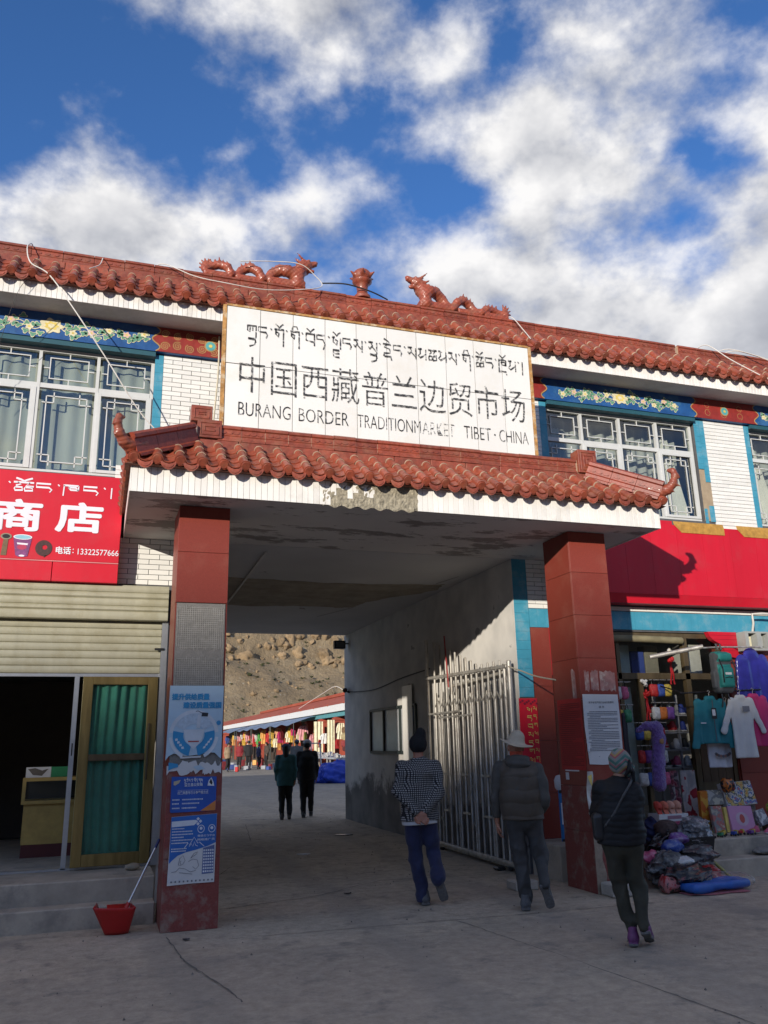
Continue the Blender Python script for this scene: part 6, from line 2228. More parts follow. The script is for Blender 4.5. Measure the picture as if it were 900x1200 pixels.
def person(label, base, az, J, cloth, res=.009, group=None, hold=None, lo=(-.5, -.42, -.02), hi=(.5, .48, 1.86), name='person'):
    T = thing(name, label, 'person', base, -az, group)
    hs = J.get('hs', 1.0)
    look = J.get('look', (0, 1, 0))

    def body(P):
        o = head_sdf(P, V(*J['head']), look, hs)
        o = smin(o, cap(P, J['neck'], V(*J['head']) + V(0, -.012, -.05), .052, .050), .02)
        o = smin(o, cap(P, J['chest'], V(*J['neck']) + V(0, 0, -.03), .10, .055, (.72, 1, 1)), .04)
        o = smin(o, cap(P, J['pelvis'], J['chest'], .105, .105, (.72, 1, 1)), .05)
        for s_, q in ((-1, 'L'), (1, 'R')):
            o = smin(o, cap(P, V(*J['neck']) + V(0, 0, -.06), J['sh' + q], .05, .045), .04)
            o = smin(o, chain(P, [J['sh' + q], J['el' + q], J['ha' + q]], [.042, .035, .026], .02), .03)
            o = smin(o, chain(P, [J['hip' + q], J['knee' + q], J['ank' + q]], [.078, .05, .036], .03), .04)
            o = smin(o, cap(P, J['ank' + q], V(*J['ank' + q]) * .75 + V(*J['toe' + q]) * .25, .030, .020), .02)
            hd = J.get('hd' + q)
            if hd:
                o = smin(o, hand(P, J['ha' + q], hd[0], hd[1], hd[2], hd[3] if len(hd) > 3 else .4, J.get('hands', 1.0)), .008)
        return o
    link('body', sdf_mesh('body', body, lo, hi, res, J.get('skin', skin_m)), T, local=True)
    for nm, fn, blo, bhi, r_, mats_, colfn in cloth(J):
        link(nm, sdf_mesh(nm, fn, blo, bhi, r_, None, colfn, mats_ if isinstance(mats_, list) else [mats_]), T, local=True)
    return T


def trousers(J, r=(.098, .068, .056), seed=0.0, amp=.006, waist=None, hem=.0):
    wz = waist or J['pelvis'][2] + .10

    def F(P):
        o = cap(P, V(*J['pelvis']) + V(0, 0, -.04), V(*J['pelvis']) + V(0, 0, .08), .120, .112, (.74, 1, 1))
        for q in 'LR':
            a = V(*J['ank' + q])
            k = V(*J['knee' + q])
            end = a + (k - a) / np.linalg.norm(k - a) * (.0 + hem)
            o = smin(o, chain(P, [J['hip' + q], J['knee' + q], tuple(end)], r, .03), .035)
        kz = sum(J['knee' + q][2] for q in 'LR') / 2
        near = .7 * np.exp(-((P[:, 2] - kz) / .14) ** 2) + 1.2 * np.exp(-((P[:, 2] - .15) / .09) ** 2) + .45
        o = o + np.clip(near * wr(P, (30, 30, 24), amp * 3.2, seed), -.012, .0085)
        return np.maximum(o, P[:, 2] - wz)
    return F


def jacket(J, rt=(.128, .142, .135), ra=(.066, .054, .042), flat=.74, hem=None, seed=1.0, amp=.005, quilt=None, cuff=.03, collar=.066, lean=0.0):
    hz = hem

    def F(P):
        pv, ch, nk = V(*J['pelvis']), V(*J['chest']), V(*J['neck'])
        lowp = V(pv[0], pv[1], hz - .05)
        mid = (pv + ch) / 2 + V(0, 0, .05)
        o = cap(P, lowp, mid, rt[0], rt[1], (flat, 1, 1))
        o = smin(o, cap(P, mid, ch + V(0, 0, .02), rt[1], rt[2], (flat, 1, 1)), .04)
        o = smin(o, cap(P, ch + V(0, 0, .05), nk + V(0, 0, -.02), rt[2] * .86, collar, (.8, 1, 1)), .05)
        for q in 'LR':
            o = smin(o, cap(P, nk + V(0, 0, -.05), J['sh' + q], .065, .06), .05)
            h_ = V(*J['ha' + q])
            e_ = V(*J['el' + q])
            end = h_ + (e_ - h_) / np.linalg.norm(e_ - h_) * cuff
            arm = chain(P, [J['sh' + q], J['el' + q], tuple(end)], ra, .025)
            o = smin(o, arm, .022)
        w = wr(P, (20, 20, 28), amp, seed)
        # folds gather at the elbows and the waist
        for q in 'LR':
            w = w * (1 + 1.2 * np.exp(-(((P - V(*J['el' + q])) ** 2).sum(1)) / .02))
        o = o + w
        if quilt:
            per, dep = quilt
            zz_ = P[:, 2] + .004 * np.sin(P[:, 0] * 31 + 9 * P[:, 2]) + .003 * np.sin(P[:, 0] * 70)
            o = o + dep * (np.abs(np.sin(zz_ * math.pi / per)) ** -0.0) * (1 - np.abs(np.sin(zz_ * math.pi / per)) ** .5) * 1.0
        o = np.maximum(o, (hz + .010 * np.sin(P[:, 0] * 9 + seed)) - P[:, 2])
        o = np.maximum(o, P[:, 2] - (nk[2] + .035 + .1 * (P[:, 1] - nk[1]) * -1))
        return o
    return F


# ---- check jacket cloth
def check_mat():
    m = bpy.data.materials.new('check_cloth')
    m.use_nodes = True
    t = m.node_tree
    b = t.nodes['Principled BSDF']
    b.inputs['Roughness'].default_value = 0.85
    tc_ = N(t, 'ShaderNodeTexCoord')
    sp = N(t, 'ShaderNodeSeparateXYZ')
    nz = N(t, 'ShaderNodeTexNoise')
    nz.inputs['Scale'].default_value = 9
    t.links.new(tc_.outputs['Object'], nz.inputs['Vector'])
    t.links.new(tc_.outputs['Object'], sp.inputs[0])
    wob = math_node(t, 'MULTIPLY', nz.outputs['Fac'], 0.02)

    def lines(s, per, duty, k=0.0):
        v = math_node(t, 'ADD', s, wob)
        f = math_node(t, 'FRACT', math_node(t, 'DIVIDE', math_node(t, 'ADD', v, 5.0), per))
        return math_node(t, 'LESS_THAN', f, duty)
    xs_ = math_node(t, 'ADD', sp.outputs[0], math_node(t, 'MULTIPLY', sp.outputs[1], 0.8))
    hz_ = lines(sp.outputs[2], 0.021, 0.45)
    vx = lines(xs_, 0.021, 0.42)
    dark = math_node(t, 'MULTIPLY', hz_, 1.0)
    mixv = math_node(t, 'MULTIPLY_ADD', math_node(t, 'MULTIPLY', hz_, math_node(t, 'SUBTRACT', 1.0, vx)), 0.85, math_node(t, 'MULTIPLY', math_node(t, 'SUBTRACT', 1.0, vx), 0.12))
    t.links.new(mixc(t, mixv, (0.012, 0.012, 0.014), (0.34, 0.33, 0.32)), b.inputs['Base Color'])
    return m


checkm = check_mat()
navy = mk('navy_cloth', (0.009, 0.013, 0.055), 0.75, var=0.25, scale=10, sheen=0.2)
black_knit = mk('black_knit', (0.010, 0.010, 0.011), 0.9, var=0.2, scale=80, bump=0.4, bscale=150)
shirt_w = mk('shirt_white', (0.62, 0.62, 0.64), 0.8)
shoe_grey = mk('shoe_grey', (0.085, 0.085, 0.088), 0.7, var=0.25, scale=40)
zones = lambda pts: np.zeros(len(pts), int)


def shoe_part(nm, heel, toe, up, mats, s=1.0):
    def F(P):
        return shoe_sdf(P, heel, toe, up, s)[0]
    h_, t_ = np.array(heel, float), np.array(toe, float)
    lo = np.minimum(h_, t_) - .13
    hi = np.maximum(h_, t_) + .14

    def cf(c):
        Q = shoe_sdf(c, heel, toe, up, s)[1]
        return (Q[:, 2] < .022).astype(int)
    return (nm, F, lo, hi, .0065, mats, cf)


J1 = dict(pelvis=(-.01, 0, .90), chest=(-.005, 0, 1.25), neck=(-.004, .01, 1.43), head=(-.004, .028, 1.565), look=(-.18, 1, .05), hs=.97,
          shL=(-.180, 0, 1.365), elL=(-.235, -.075, 1.12), haL=(-.028, -.185, .895), shR=(.172, 0, 1.365), elR=(.212, -.075, 1.12), haR=(.045, -.175, .90),
          hipL=(-.088, 0, .85), kneeL=(-.062, .03, .45), ankL=(.0, 0, .085), toeL=(-.03, .12, .03),
          hipR=(.078, 0, .85), kneeR=(.125, .06, .48), ankR=(.160, -.13, .29), toeR=(.19, -.09, .04),
          hdL=((.75, -.10, -.62), 1, (0.0, -1, 0.1), .5), hdR=((-.75, -.16, -.60), -1, (0, -1, .1), .55), skin=skin_red)


def cloth1(J):
    out = []
    out.append(('trousers', trousers(J, (.100, .078, .068), .4, .007, .98, -.03), (-.3, -.25, .03), (.32, .2, 1.0), .0085, navy, None))

    def shirt(P):
        return np.maximum(cap(P, (-.01, 0, .80), (-.01, 0, 1.0), .140, .135, (.74, 1, 1)) + wr(P, (20, 20, 20), .004), np.maximum((.775 + .06 * (P[:, 0] + .1)) - P[:, 2], P[:, 2] - .95))
    out.append(('shirt', shirt, (-.25, -.2, .74), (.22, .2, 1.0), .009, shirt_w, None))
    out.append(('jacket', jacket(J, (.148, .152, .142), (.070, .060, .047), .74, .815, 1.0, .009, collar=.072), (-.36, -.27, .76), (.34, .24, 1.52), .0075, checkm, None))

    def cut(P):     # back seam of the jacket
        return cap(P, (0, -.14, .83), (0, -.125, 1.3), .002, .002)
    hd = V(*J['head'])

    def beanie(P):
        o = ell(P, hd + V(.0, -.008, .030), (.096, .112, .105))
        o = np.maximum(o, (hd[2] - .058 + .35 * (P[:, 1] - hd[1])) - P[:, 2])
        o = smin(o, ell(P, hd + V(.030, -.025, .135), (.058, .058, .066)), .035)
        return o + .0022 * np.sin(np.arctan2(P[:, 1] - hd[1], P[:, 0] - hd[0]) * 40)
    out.append(('beanie', beanie, hd - .16, hd + V(.16, .16, .24), .0075, black_knit, None))
    out.append(shoe_part('shoe', (.03, -.075, .004), (-.025, .175, .004), (0, 0, 1), [shoe_grey, sole_m], 1.08))
    out.append(shoe_part('shoe', (.150, -.185, .27), (.225, -.07, .045), (-.15, .9, .4), [shoe_grey, sole_m], 1.12))
    return out


person('walking man seen from behind in black and white check jacket, hands clasped behind his back', (3.30, 8.70, 0), R(20.8), J1, cloth1, .008)

vest_m = mk('vest_brown', (0.062, 0.045, 0.030), 0.6, var=0.2, scale=8, sheen=0.1)
sleeve_m = mk('sleeve_grey', (0.062, 0.057, 0.050), 0.75, var=0.2, scale=8)
pant_grey = mk('trouser_grey', (0.042, 0.041, 0.041), 0.7, var=0.25, scale=9)
felt_m = mk('hat_felt', (0.46, 0.385, 0.285), 0.85, var=0.1, scale=12)
buff_m = mk('neck_orange', (0.50, 0.07, 0.03), 0.8, var=0.3, scale=30)
J2 = dict(pelvis=(.03, 0, .89), chest=(.015, 0, 1.22), neck=(.0, .012, 1.405), head=(-.002, .038, 1.535), look=(-.1, 1, -.08), hs=.97,
          shL=(-.185, 0, 1.345), elL=(-.238, .0, 1.05), haL=(-.232, .045, .80), shR=(.205, 0, 1.325), elR=(.258, -.05, 1.05), haR=(.215, .04, .90),
          hipL=(-.055, 0, .84), kneeL=(-.028, .045, .45), ankL=(.012, 0, .09), toeL=(-.0, .13, .03),
          hipR=(.112, 0, .84), kneeR=(.175, .07, .49), ankR=(.198, -.125, .27), toeR=(.225, -.08, .03),
          hdL=((.05, .15, -1), 1, (.9, .2, 0), .45), hdR=((-.2, .6, -.6), -1, (-1, 0, 0), .5), skin=skin_red)


def cloth2(J):
    out = [('trousers', trousers(J, (.102, .074, .058), 2.1, .007, .98, .0), (-.28, -.27, .04), (.36, .22, 1.0), .0085, pant_grey, None)]
    full = jacket(J, (.142, .150, .146), (.066, .057, .043), .74, .845, 3.0, .009, collar=.075)

    def sleeves(P):
        o = full(P)
        return o
    out.append(('shirt_sleeves', sleeves, (-.36, -.26, .74), (.37, .24, 1.48), .0085, sleeve_m, None))

    def vest(P):
        pv, ch, nk = V(*J['pelvis']), V(*J['chest']), V(*J['neck'])
        o = cap(P, (pv[0], 0, .80), (pv + ch) / 2, .162, .166, (.74, 1, 1))
        o = smin(o, cap(P, (pv + ch) / 2, ch + V(0, 0, .02), .166, .160, (.74, 1, 1)), .04)
        o = smin(o, cap(P, ch + V(0, 0, .05), nk + V(0, 0, -.02), .140, .080, (.8, 1, 1)), .05)
        for q in 'LR':
            o = smin(o, cap(P, nk + V(0, 0, -.05), V(*J['sh' + q]) * V(.9, 1, 1) + V(0, 0, 0), .072, .068), .05)
        zz_ = P[:, 2] + .008 * np.sin(P[:, 0] * 22)
        o = o - .006 * np.abs(np.sin(zz_ * math.pi / .125)) ** .55 + .008 + wr(P, (26, 26, 30), .0028, 2)
        return np.maximum(np.maximum(o, .838 - P[:, 2]), P[:, 2] - nk[2] - .03)
    out.append(('vest', vest, (-.30, -.26, .80), (.36, .25, 1.47), .0075, vest_m, None))
    nk = V(*J['neck'])

    def hood(P):
        o = ell(P, nk + V(.012, -.085, -.02), (.125, .072, .085))
        o = smin(o, cap(P, nk + V(-.085, 0, .01), nk + V(.09, 0, .01), .045, .045), .05)
        o = np.maximum(o, -ell(P, nk + V(0, .03, .08), (.078, .09, .095)))
        return o + .004 * np.sin(P[:, 2] * 90 + P[:, 0] * 12)
    out.append(('hood', hood, nk - V(.2, .2, .16), nk + V(.2, .14, .12), .0075, sleeve_m, None))
    out.append(('neck_scarf', lambda P: np.maximum(cap(P, nk + V(0, 0, .02), nk + V(0, .02, .10), .070, .066) + .003 * np.sin(P[:, 2] * 160), P[:, 2] - nk[2] - .10), nk - .12, nk + .14, .008, buff_m, None))
    hd = V(*J['head'])

    def hat(P):
        Q = P - hd - V(.006, -.005, .045)
        a = R(14)
        Q = np.stack([Q[:, 0] * math.cos(a) - Q[:, 2] * math.sin(a), Q[:, 1], Q[:, 0] * math.sin(a) + Q[:, 2] * math.cos(a)], 1)
        rad = np.hypot(Q[:, 0], Q[:, 1])
        wave = .016 * np.cos(2 * np.arctan2(Q[:, 1], Q[:, 0])) * (rad / .18) ** 2
        brim = np.maximum(np.abs(Q[:, 2] + .012 * (rad / .18) ** 2 - wave * 1.2) - .0065, rad - .178)
        crown = np.maximum(cap(Q, (0, 0, -.01), (0, 0, .055), .100, .080), -.012 - Q[:, 2])
        return smin(brim, crown, .022)
    out.append(('sun_hat', hat, hd - V(.24, .24, .10), hd + V(.24, .24, .22), .0068, felt_m, None))
    out.append(shoe_part('shoe', (.0, -.08, .004), (.012, .19, .004), (0, 0, 1), [shoe_grey, sole_m], 1.06))
    out.append(shoe_part('shoe', (.190, -.17, .245), (.250, -.06, .025), (-.1, .9, .35), [shoe_grey, sole_m], 1.06))
    return out


person('walking man seen from behind in beige sun hat, dark quilted vest and grey trousers', (4.12, 8.02, 0), R(27.2), J2, cloth2, .008)

puffer = mk('puffer_black', (0.008, 0.008, 0.009), 0.6, var=0.25, scale=9, spec=0.3)
olive = mk('olive_trouser', (0.032, 0.030, 0.019), 0.8, var=0.25, scale=9)
purple_shoe = mk('shoe_purple', (0.13, 0.030, 0.115), 0.55, var=0.3, scale=40)


def scarf_mat():
    m = bpy.data.materials.new('striped_scarf')
    m.use_nodes = True
    t = m.node_tree
    b = t.nodes['Principled BSDF']
    b.inputs['Roughness'].default_value = 0.85
    tc_ = N(t, 'ShaderNodeTexCoord')
    sp = N(t, 'ShaderNodeSeparateXYZ')
    t.links.new(tc_.outputs['Object'], sp.inputs[0])
    zig = math_node(t, 'PINGPONG', math_node(t, 'ADD', sp.outputs[0], 1.03), 0.085)
    v = math_node(t, 'FRACT', math_node(t, 'MULTIPLY', math_node(t, 'ADD', sp.outputs[2], math_node(t, 'MULTIPLY', zig, -0.8)), 6.5))
    c = ramp(t, v, [(0.0, (0.06, 0.15, 0.13)), (0.16, (0.19, 0.19, 0.17)), (0.34, (0.34, 0.08, 0.09)), (0.44, (0.36, 0.24, 0.09)), (0.55, (0.24, 0.23, 0.21)), (0.72, (0.05, 0.14, 0.12)), (0.84, (0.28, 0.09, 0.11)), (0.92, (0.21, 0.20, 0.18))], 'CONSTANT')
    t.links.new(c, b.inputs['Base Color'])
    return m


scarfm = scarf_mat()
J3 = dict(pelvis=(-.02, 0, .80), chest=(-.012, .01, 1.10), neck=(.008, .03, 1.27), head=(.028, .065, 1.39), look=(.25, 1, -.15), hs=.93,
          shL=(-.155, .0, 1.205), elL=(-.195, .045, 1.0), haL=(-.10, .22, 1.0), shR=(.118, .0, 1.195), elR=(.138, .05, .98), haR=(.06, .23, 1.02),
          hipL=(-.085, 0, .75), kneeL=(-.070, .045, .41), ankL=(.006, 0, .08), toeL=(.01, .12, .03),
          hipR=(.050, 0, .75), kneeR=(.080, .06, .43), ankR=(.096, -.07, .135), toeR=(.128, .05, .03),
          hdL=((.3, .9, 0), 1, (1, 0, 0), .5), hdR=((-.2, .9, .1), -1, (-1, 0, 0), .5), hands=.92)


def cloth3(J):
    out = [('trousers', trousers(J, (.090, .060, .046), 4.4, .0055, .88, .0), (-.26, -.22, .04), (.24, .2, .9), .008, olive, None)]
    out.append(('puffer_jacket', jacket(J, (.150, .146, .134), (.070, .064, .050), .76, .765, 5.0, .0085, quilt=(.050, .0045), collar=.07), (-.33, -.22, .70), (.27, .32, 1.34), .0068, puffer, None))
    hd = V(*J['head'])

    def scarf(P):
        o = ell(P, hd + V(.0, -.008, .022), (.096, .112, .115))
        o = np.maximum(o, (hd[2] - .075) - P[:, 2])
        face = ell(P, hd + V(.02, .13, -.01), (.07, .06, .10))
        o = np.maximum(o, -face)
        o = smin(o, cap(P, hd + V(.05, -.05, -.07), hd + V(.105, -.03, -.02), .03, .018), .02)
        return o + .003 * np.sin(P[:, 2] * 70 + P[:, 0] * 40)
    out.append(('headscarf', scarf, hd - .17, hd + .18, .0075, scarfm, None))
    out.append(('headscarf_tie', lambda P: np.minimum(chain(P, [tuple(hd + V(.075, -.075, .03)), tuple(hd + V(.07, -.105, -.04)), tuple(hd + V(.035, -.105, -.085))], [.014, .02, .012], .01), chain(P, [tuple(hd + V(.075, -.075, .02)), tuple(hd + V(.095, -.085, -.06)), tuple(hd + V(.10, -.08, -.13))], [.012, .018, .012], .01)), hd - .2, hd + .16, .0075, puffer, None))

    def strap(P):
        pts_ = [(.115, .02, 1.285), (.09, -.10, 1.235), (.03, -.138, 1.15), (-.05, -.140, 1.02), (-.13, -.115, .92), (-.185, -.03, .86)]
        return chain(P, pts_, [.010] * 6, .008)
    out.append(('bag_strap', strap, (-.25, -.2, .8), (.18, .1, 1.34), .0065, mk('strap_grey', (0.06, 0.06, 0.06), 0.7), None))
    out.append(('shoulder_bag', lambda P: rbox(P, (-.190, .0, .90), (.055, .11, .115), .045) + wr(P, (20, 20, 24), .004), (-.30, -.16, .74), (-.09, .16, 1.06), .008, black_plastic, None))
    out.append(shoe_part('shoe', (.0, -.07, .004), (.015, .16, .004), (0, 0, 1), [purple_shoe, sole_m], .92))
    out.append(shoe_part('shoe', (.100, -.115, .105), (.135, .09, .006), (-.05, .5, .8), [purple_shoe, sole_m], .92))
    return out


person('woman seen from behind in black quilted jacket and striped headscarf near the clothes shop', (4.20, 6.34, 0), R(33.6), J3, cloth3, .008)


# ---- simpler walkers for the far yard
def walker(label, base, az, hgt, stride, top, legs, hair, hat=None, res=.016, group=None, arms=.06, longhair=False, coat=.82, up_=None, wide=1.0):
    k = hgt / 1.70
    sc = lambda *p: tuple(c * k for c in p)
    J = dict(pelvis=sc(0, 0, .91), chest=sc(0, 0, 1.24), neck=sc(0, .01, 1.42), head=sc(0, .03, 1.555), look=(.05, 1, 0), hs=k,
             shL=sc(-.175, 0, 1.37), elL=sc(-.215, -.02 - arms * .4, 1.10), haL=sc(-.20, .04 + arms, .86), shR=sc(.175, 0, 1.37), elR=sc(.215, -.03, 1.10), haR=sc(.21, .05 - arms, .86),
             hipL=sc(-.085, 0, .86), kneeL=sc(-.08, .05, .46), ankL=sc(-.075, -.02, .085), toeL=sc(-.08, .12, .03),
             hipR=sc(.085, 0, .86), kneeR=sc(.085, .06 + stride * .3, .47), ankR=sc(.09, .02 - stride, .09 + abs(stride) * .35), toeR=sc(.095, .14 - stride, .04),
             hdL=((0, .15, -1), 1, (1, 0, 0), .4), hdR=((0, .1, -1), -1, (-1, 0, 0), .4), hands=k)

    def cl(J):
        out = [('trousers', trousers(J, tuple(x * k for x in (.10, .074, .062)), 1.0, .004, 1.0 * k, 0), (-.3 * k, -.35, .03), (.3 * k, .35, 1.05 * k), res, legs, None),
               ('jacket', jacket(J, tuple(x * k * wide for x in (.150, .152, .142)), tuple(x * k for x in (.068, .058, .046)), .74, coat * k, 1.5, .004), (-.36, -.3, coat * k - .06), (.36, .3, 1.52 * k), res, top, None)]
        hd = V(*J['head'])

        def hr(P):
            o = np.maximum(ell(P, hd + V(0, -.012, .03), (.09 * k, .104 * k, .10 * k)), -ell(P, hd + V(0, .12, -.02), (.075, .06, .10)))
            if longhair:
                o = smin(o, cap(P, hd + V(0, -.05, 0), hd + V(0, -.075, -.22), .075, .055), .03)
            return np.maximum(o, hd[2] - (.3 if longhair else .05) - P[:, 2])
        out.append(('hair', hr, hd - V(.16, .2, .36), hd + .17, res * .8, hair, None))
        if hat:
            def ht(P):
                Q = P - hd - V(0, 0, .05)
                crown = np.maximum(ell(Q, (0, 0, .0), (.102 * k, .115 * k, .085 * k)), -.005 - Q[:, 2])
                return smin(crown, cap(Q, (-.04, .10, 0), (.04, .10, 0), .03, .03, (1, 1, 3)), .02)
            out.append(('cap', ht, hd - .2, hd + .22, res * .8, hat, None))
        for q, s_ in (('L', -1), ('R', 1)):
            a, t_ = V(*J['ank' + q]), V(*J['toe' + q])
            d = t_ - a
            d[2] = min(d[2], -.02) * .5
            hl = a - V(0, .06, a[2] * .92) + V(0, 0, max(0, a[2] - .085 * k) * .8)
            out.append(shoe_part('shoe', tuple(hl), tuple(V(t_[0], t_[1] + .06, max(.004, t_[2] - .035))), (0, 0, 1), [shoe_grey, sole_m], k))
        return out
    return person(label, base, az, J, cl, res, group, lo=(-.45, -.4, -.02), hi=(.45, .45, hgt + .12))


teal_c = mk('teal_cloth', (0.038, 0.130, 0.140), 0.8, var=0.2, scale=8)
black_c = mk('black_cloth', (0.008, 0.008, 0.009), 0.8, var=0.2, scale=8)
brown_c = mk('brown_cloth', (0.055, 0.038, 0.028), 0.8, var=0.2)
cap_w = mk('cap_pale', (0.40, 0.40, 0.42), 0.8)
cap_b = mk('cap_blue', (0.05, 0.07, 0.12), 0.8)
walker('woman in teal jacket and black trousers walking away through the gateway', (3.98, 18.75, ground_z(18.75)), R(12), 1.60, .16, teal_c, black_c, hair_m, cap_b, .014, arms=.10, longhair=True, coat=.74)
walker('person all in black with a pale cap walking away beside the teal jacket', (4.52, 19.0, ground_z(19)), R(13), 1.68, -.14, black_c, black_c, hair_m, cap_w, .014, arms=.02, coat=.80, wide=1.08)

# ================================================================ clothes shop on the right: front
sf = MB().box(5.87, 8.62, 10.03, 10.10, 2.985, 3.05).build('shopfront', bronze, bld)
for (x0, x1, z0, z1) in ((5.87, 8.62, 2.40, 2.485), (6.80, 6.86, .403, 2.984), (7.13, 7.19, .403, 2.399), (7.92, 8.0, .403, 2.984), (8.55, 8.619, .403, 2.984)):
    MB().box(x0 + .001, x1 - .001, 10.025, 10.105, z0, z1).build('shopfront_bar', bronze, sf)
paleg = mk('pale_poster_glass', (0.42, 0.47, 0.45), 0.5, var=0.15, scale=2)
for (x0, x1, z0, z1) in ((6.88, 7.90, 2.50, 2.97), (8.02, 8.54, 2.50, 2.97), (6.88, 7.11, .45, 2.38), (8.02, 8.54, 1.6, 2.38), (5.90, 6.78, 2.50, 2.97)):
    MB().box(x0, x1, 10.06, 10.066, z0, z1).build('pane', door_glass, sf)
MB().box(8.02, 8.54, 10.05, 10.07, .41, 1.0).build('kick_panel', bronze, sf)
for k in range(4):
    MB().box(8.03 + .13 * k, 8.155 + .13 * k, 10.04, 10.06, 1.0, 1.595).build('plank', mk('brown_plank', (0.09, 0.055, 0.025), 0.6, var=0.3, scale=10, streak=True, obj_var=.2), sf)
MB().tube([(5.9, 9.99, 2.96), (7.2, 9.985, 2.955), (7.88, 9.98, 2.94)], .05, 10).build('rolled_awning', mk('awning_canvas', (0.22, 0.19, 0.11), 0.8, var=0.25), sf, smooth=True)
# things standing behind the glass
for nm, lab, bx, col in (('paper_roll', 'pale paper sheets behind the left glass of clothes shop', (6.90, 7.10, 10.2, 10.22, .9, 2.3), (0.42, 0.46, 0.44)),
                         ('carton', 'white carton behind the upper glass of clothes shop', (6.90, 7.20, 10.3, 10.55, 2.5, 2.9), (0.50, 0.50, 0.48)),
                         ('carton', 'dark blue carton behind the upper glass of clothes shop', (7.24, 7.46, 10.32, 10.5, 2.5, 2.82), (0.03, 0.05, 0.22)),
                         ('carton', 'brown-grey carton behind the upper glass of clothes shop', (7.48, 7.70, 10.32, 10.5, 2.5, 2.9), (0.20, 0.17, 0.13)),
                         ('carton', 'pale printed carton in the upper right glass of clothes shop', (8.05, 8.4, 10.25, 10.45, 2.5, 2.92), (0.46, 0.42, 0.38))):
    tag(MB().box(*bx).build(nm, mk('c_%d' % int(bx[0] * 100), col, 0.7, var=0.15), bevel=.004), lab, 'box' if nm == 'carton' else 'paper')
# red shaped valance, electricity box and pipe
vl = thing('red_valance', 'red tiled scroll-shaped bracket panel beside the electricity box', 'panel', (8.5, 9.92, 2.7))
out = [(8.29, 3.07), (8.79, 3.07), (8.79, 2.72), (8.72, 2.70), (8.64, 2.715), (8.57, 2.76), (8.54, 2.83), (8.50, 2.89), (8.43, 2.92), (8.37, 2.95), (8.32, 3.0)]
MB().prism(out, 9.90, 9.984, 'xz').build('panel', sign_red, vl)
for z in (2.80, 2.88, 2.96, 3.02):
    xa = {2.80: 8.56, 2.88: 8.515, 2.96: 8.36, 3.02: 8.315}[z]
    MB().box(xa, 8.788, 9.8965, 9.8995, z, z + .004).build('joint', sign_red_seam, vl)
mt = thing('electricity_box', 'grey metal electricity meter box under blue tiles at right', 'meter box', (9.1, 9.8, 2.8))
greym = mk('grey_enamel', (0.36, 0.37, 0.35), 0.5, var=0.12, scale=5)
MB().box(8.86, 9.34, 9.80, 9.98, 2.80, 2.83).box(8.86, 9.34, 9.80, 9.98, 3.05, 3.075).build('case', greym, mt)
MB().box(8.86, 8.92, 9.80, 9.98, 2.8305, 3.0495).build('case_side', greym, mt)
MB().box(9.06, 9.14, 9.79, 9.98, 2.8305, 3.0495).build('case_side', greym, mt)
MB().box(9.26, 9.34, 9.80, 9.98, 2.8305, 3.0495).build('case_side', greym, mt)
MB().box(8.92, 9.26, 9.95, 9.98, 2.8305, 3.0495).build('case_back', black_plastic, mt)
MB().box(8.95, 9.03, 9.88, 9.949, 2.86, 3.01).build('meter', cream_paint, mt)
MB().box(9.17, 9.24, 9.88, 9.949, 2.87, 3.02).build('meter', greym, mt)
MB().tube([(9.05, 9.85, 3.075), (9.06, 9.82, 3.2), (9.04, 9.8, 3.33), (9.2, 9.78, 3.34), (9.5, 9.78, 3.33)], .018, 8).build('conduit', mk('pvc', (0.55, 0.53, 0.48), 0.5), mt, smooth=True)
rl = thing('hanging_rail', 'shiny steel clothes rail reaching out over the shop step', 'rail', (7.6, 9.4, 2.7))
MB().tube([(7.05, 9.62, 2.66), (7.66, 9.28, 2.775)], .030, 12).build('pipe', steel, rl, smooth=True)
MB().tube([(7.55, 9.42, 2.76), (8.05, 9.42, 2.79), (8.75, 9.42, 2.80)], .012, 8).build('rod', steel, rl, smooth=True)
MB().tube([(8.7, 9.42, 2.80), (8.7, 9.98, 2.86)], .010, 8).build('bracket', steel, rl)
rl2 = thing('hanging_rail', 'thin dark clothes rail under the teal backpack', 'rail', (8, 9.45, 2.2))
MB().tube([(7.35, 9.47, 2.17), (8.7, 9.47, 2.22)], .010, 8).build('rod', black_plastic, rl2, smooth=True)
for x in (7.40, 8.6):
    MB().tube([(x, 9.47, 2.18), (x, 10.02, 2.32)], .009, 8).build('bracket', black_plastic, rl2)


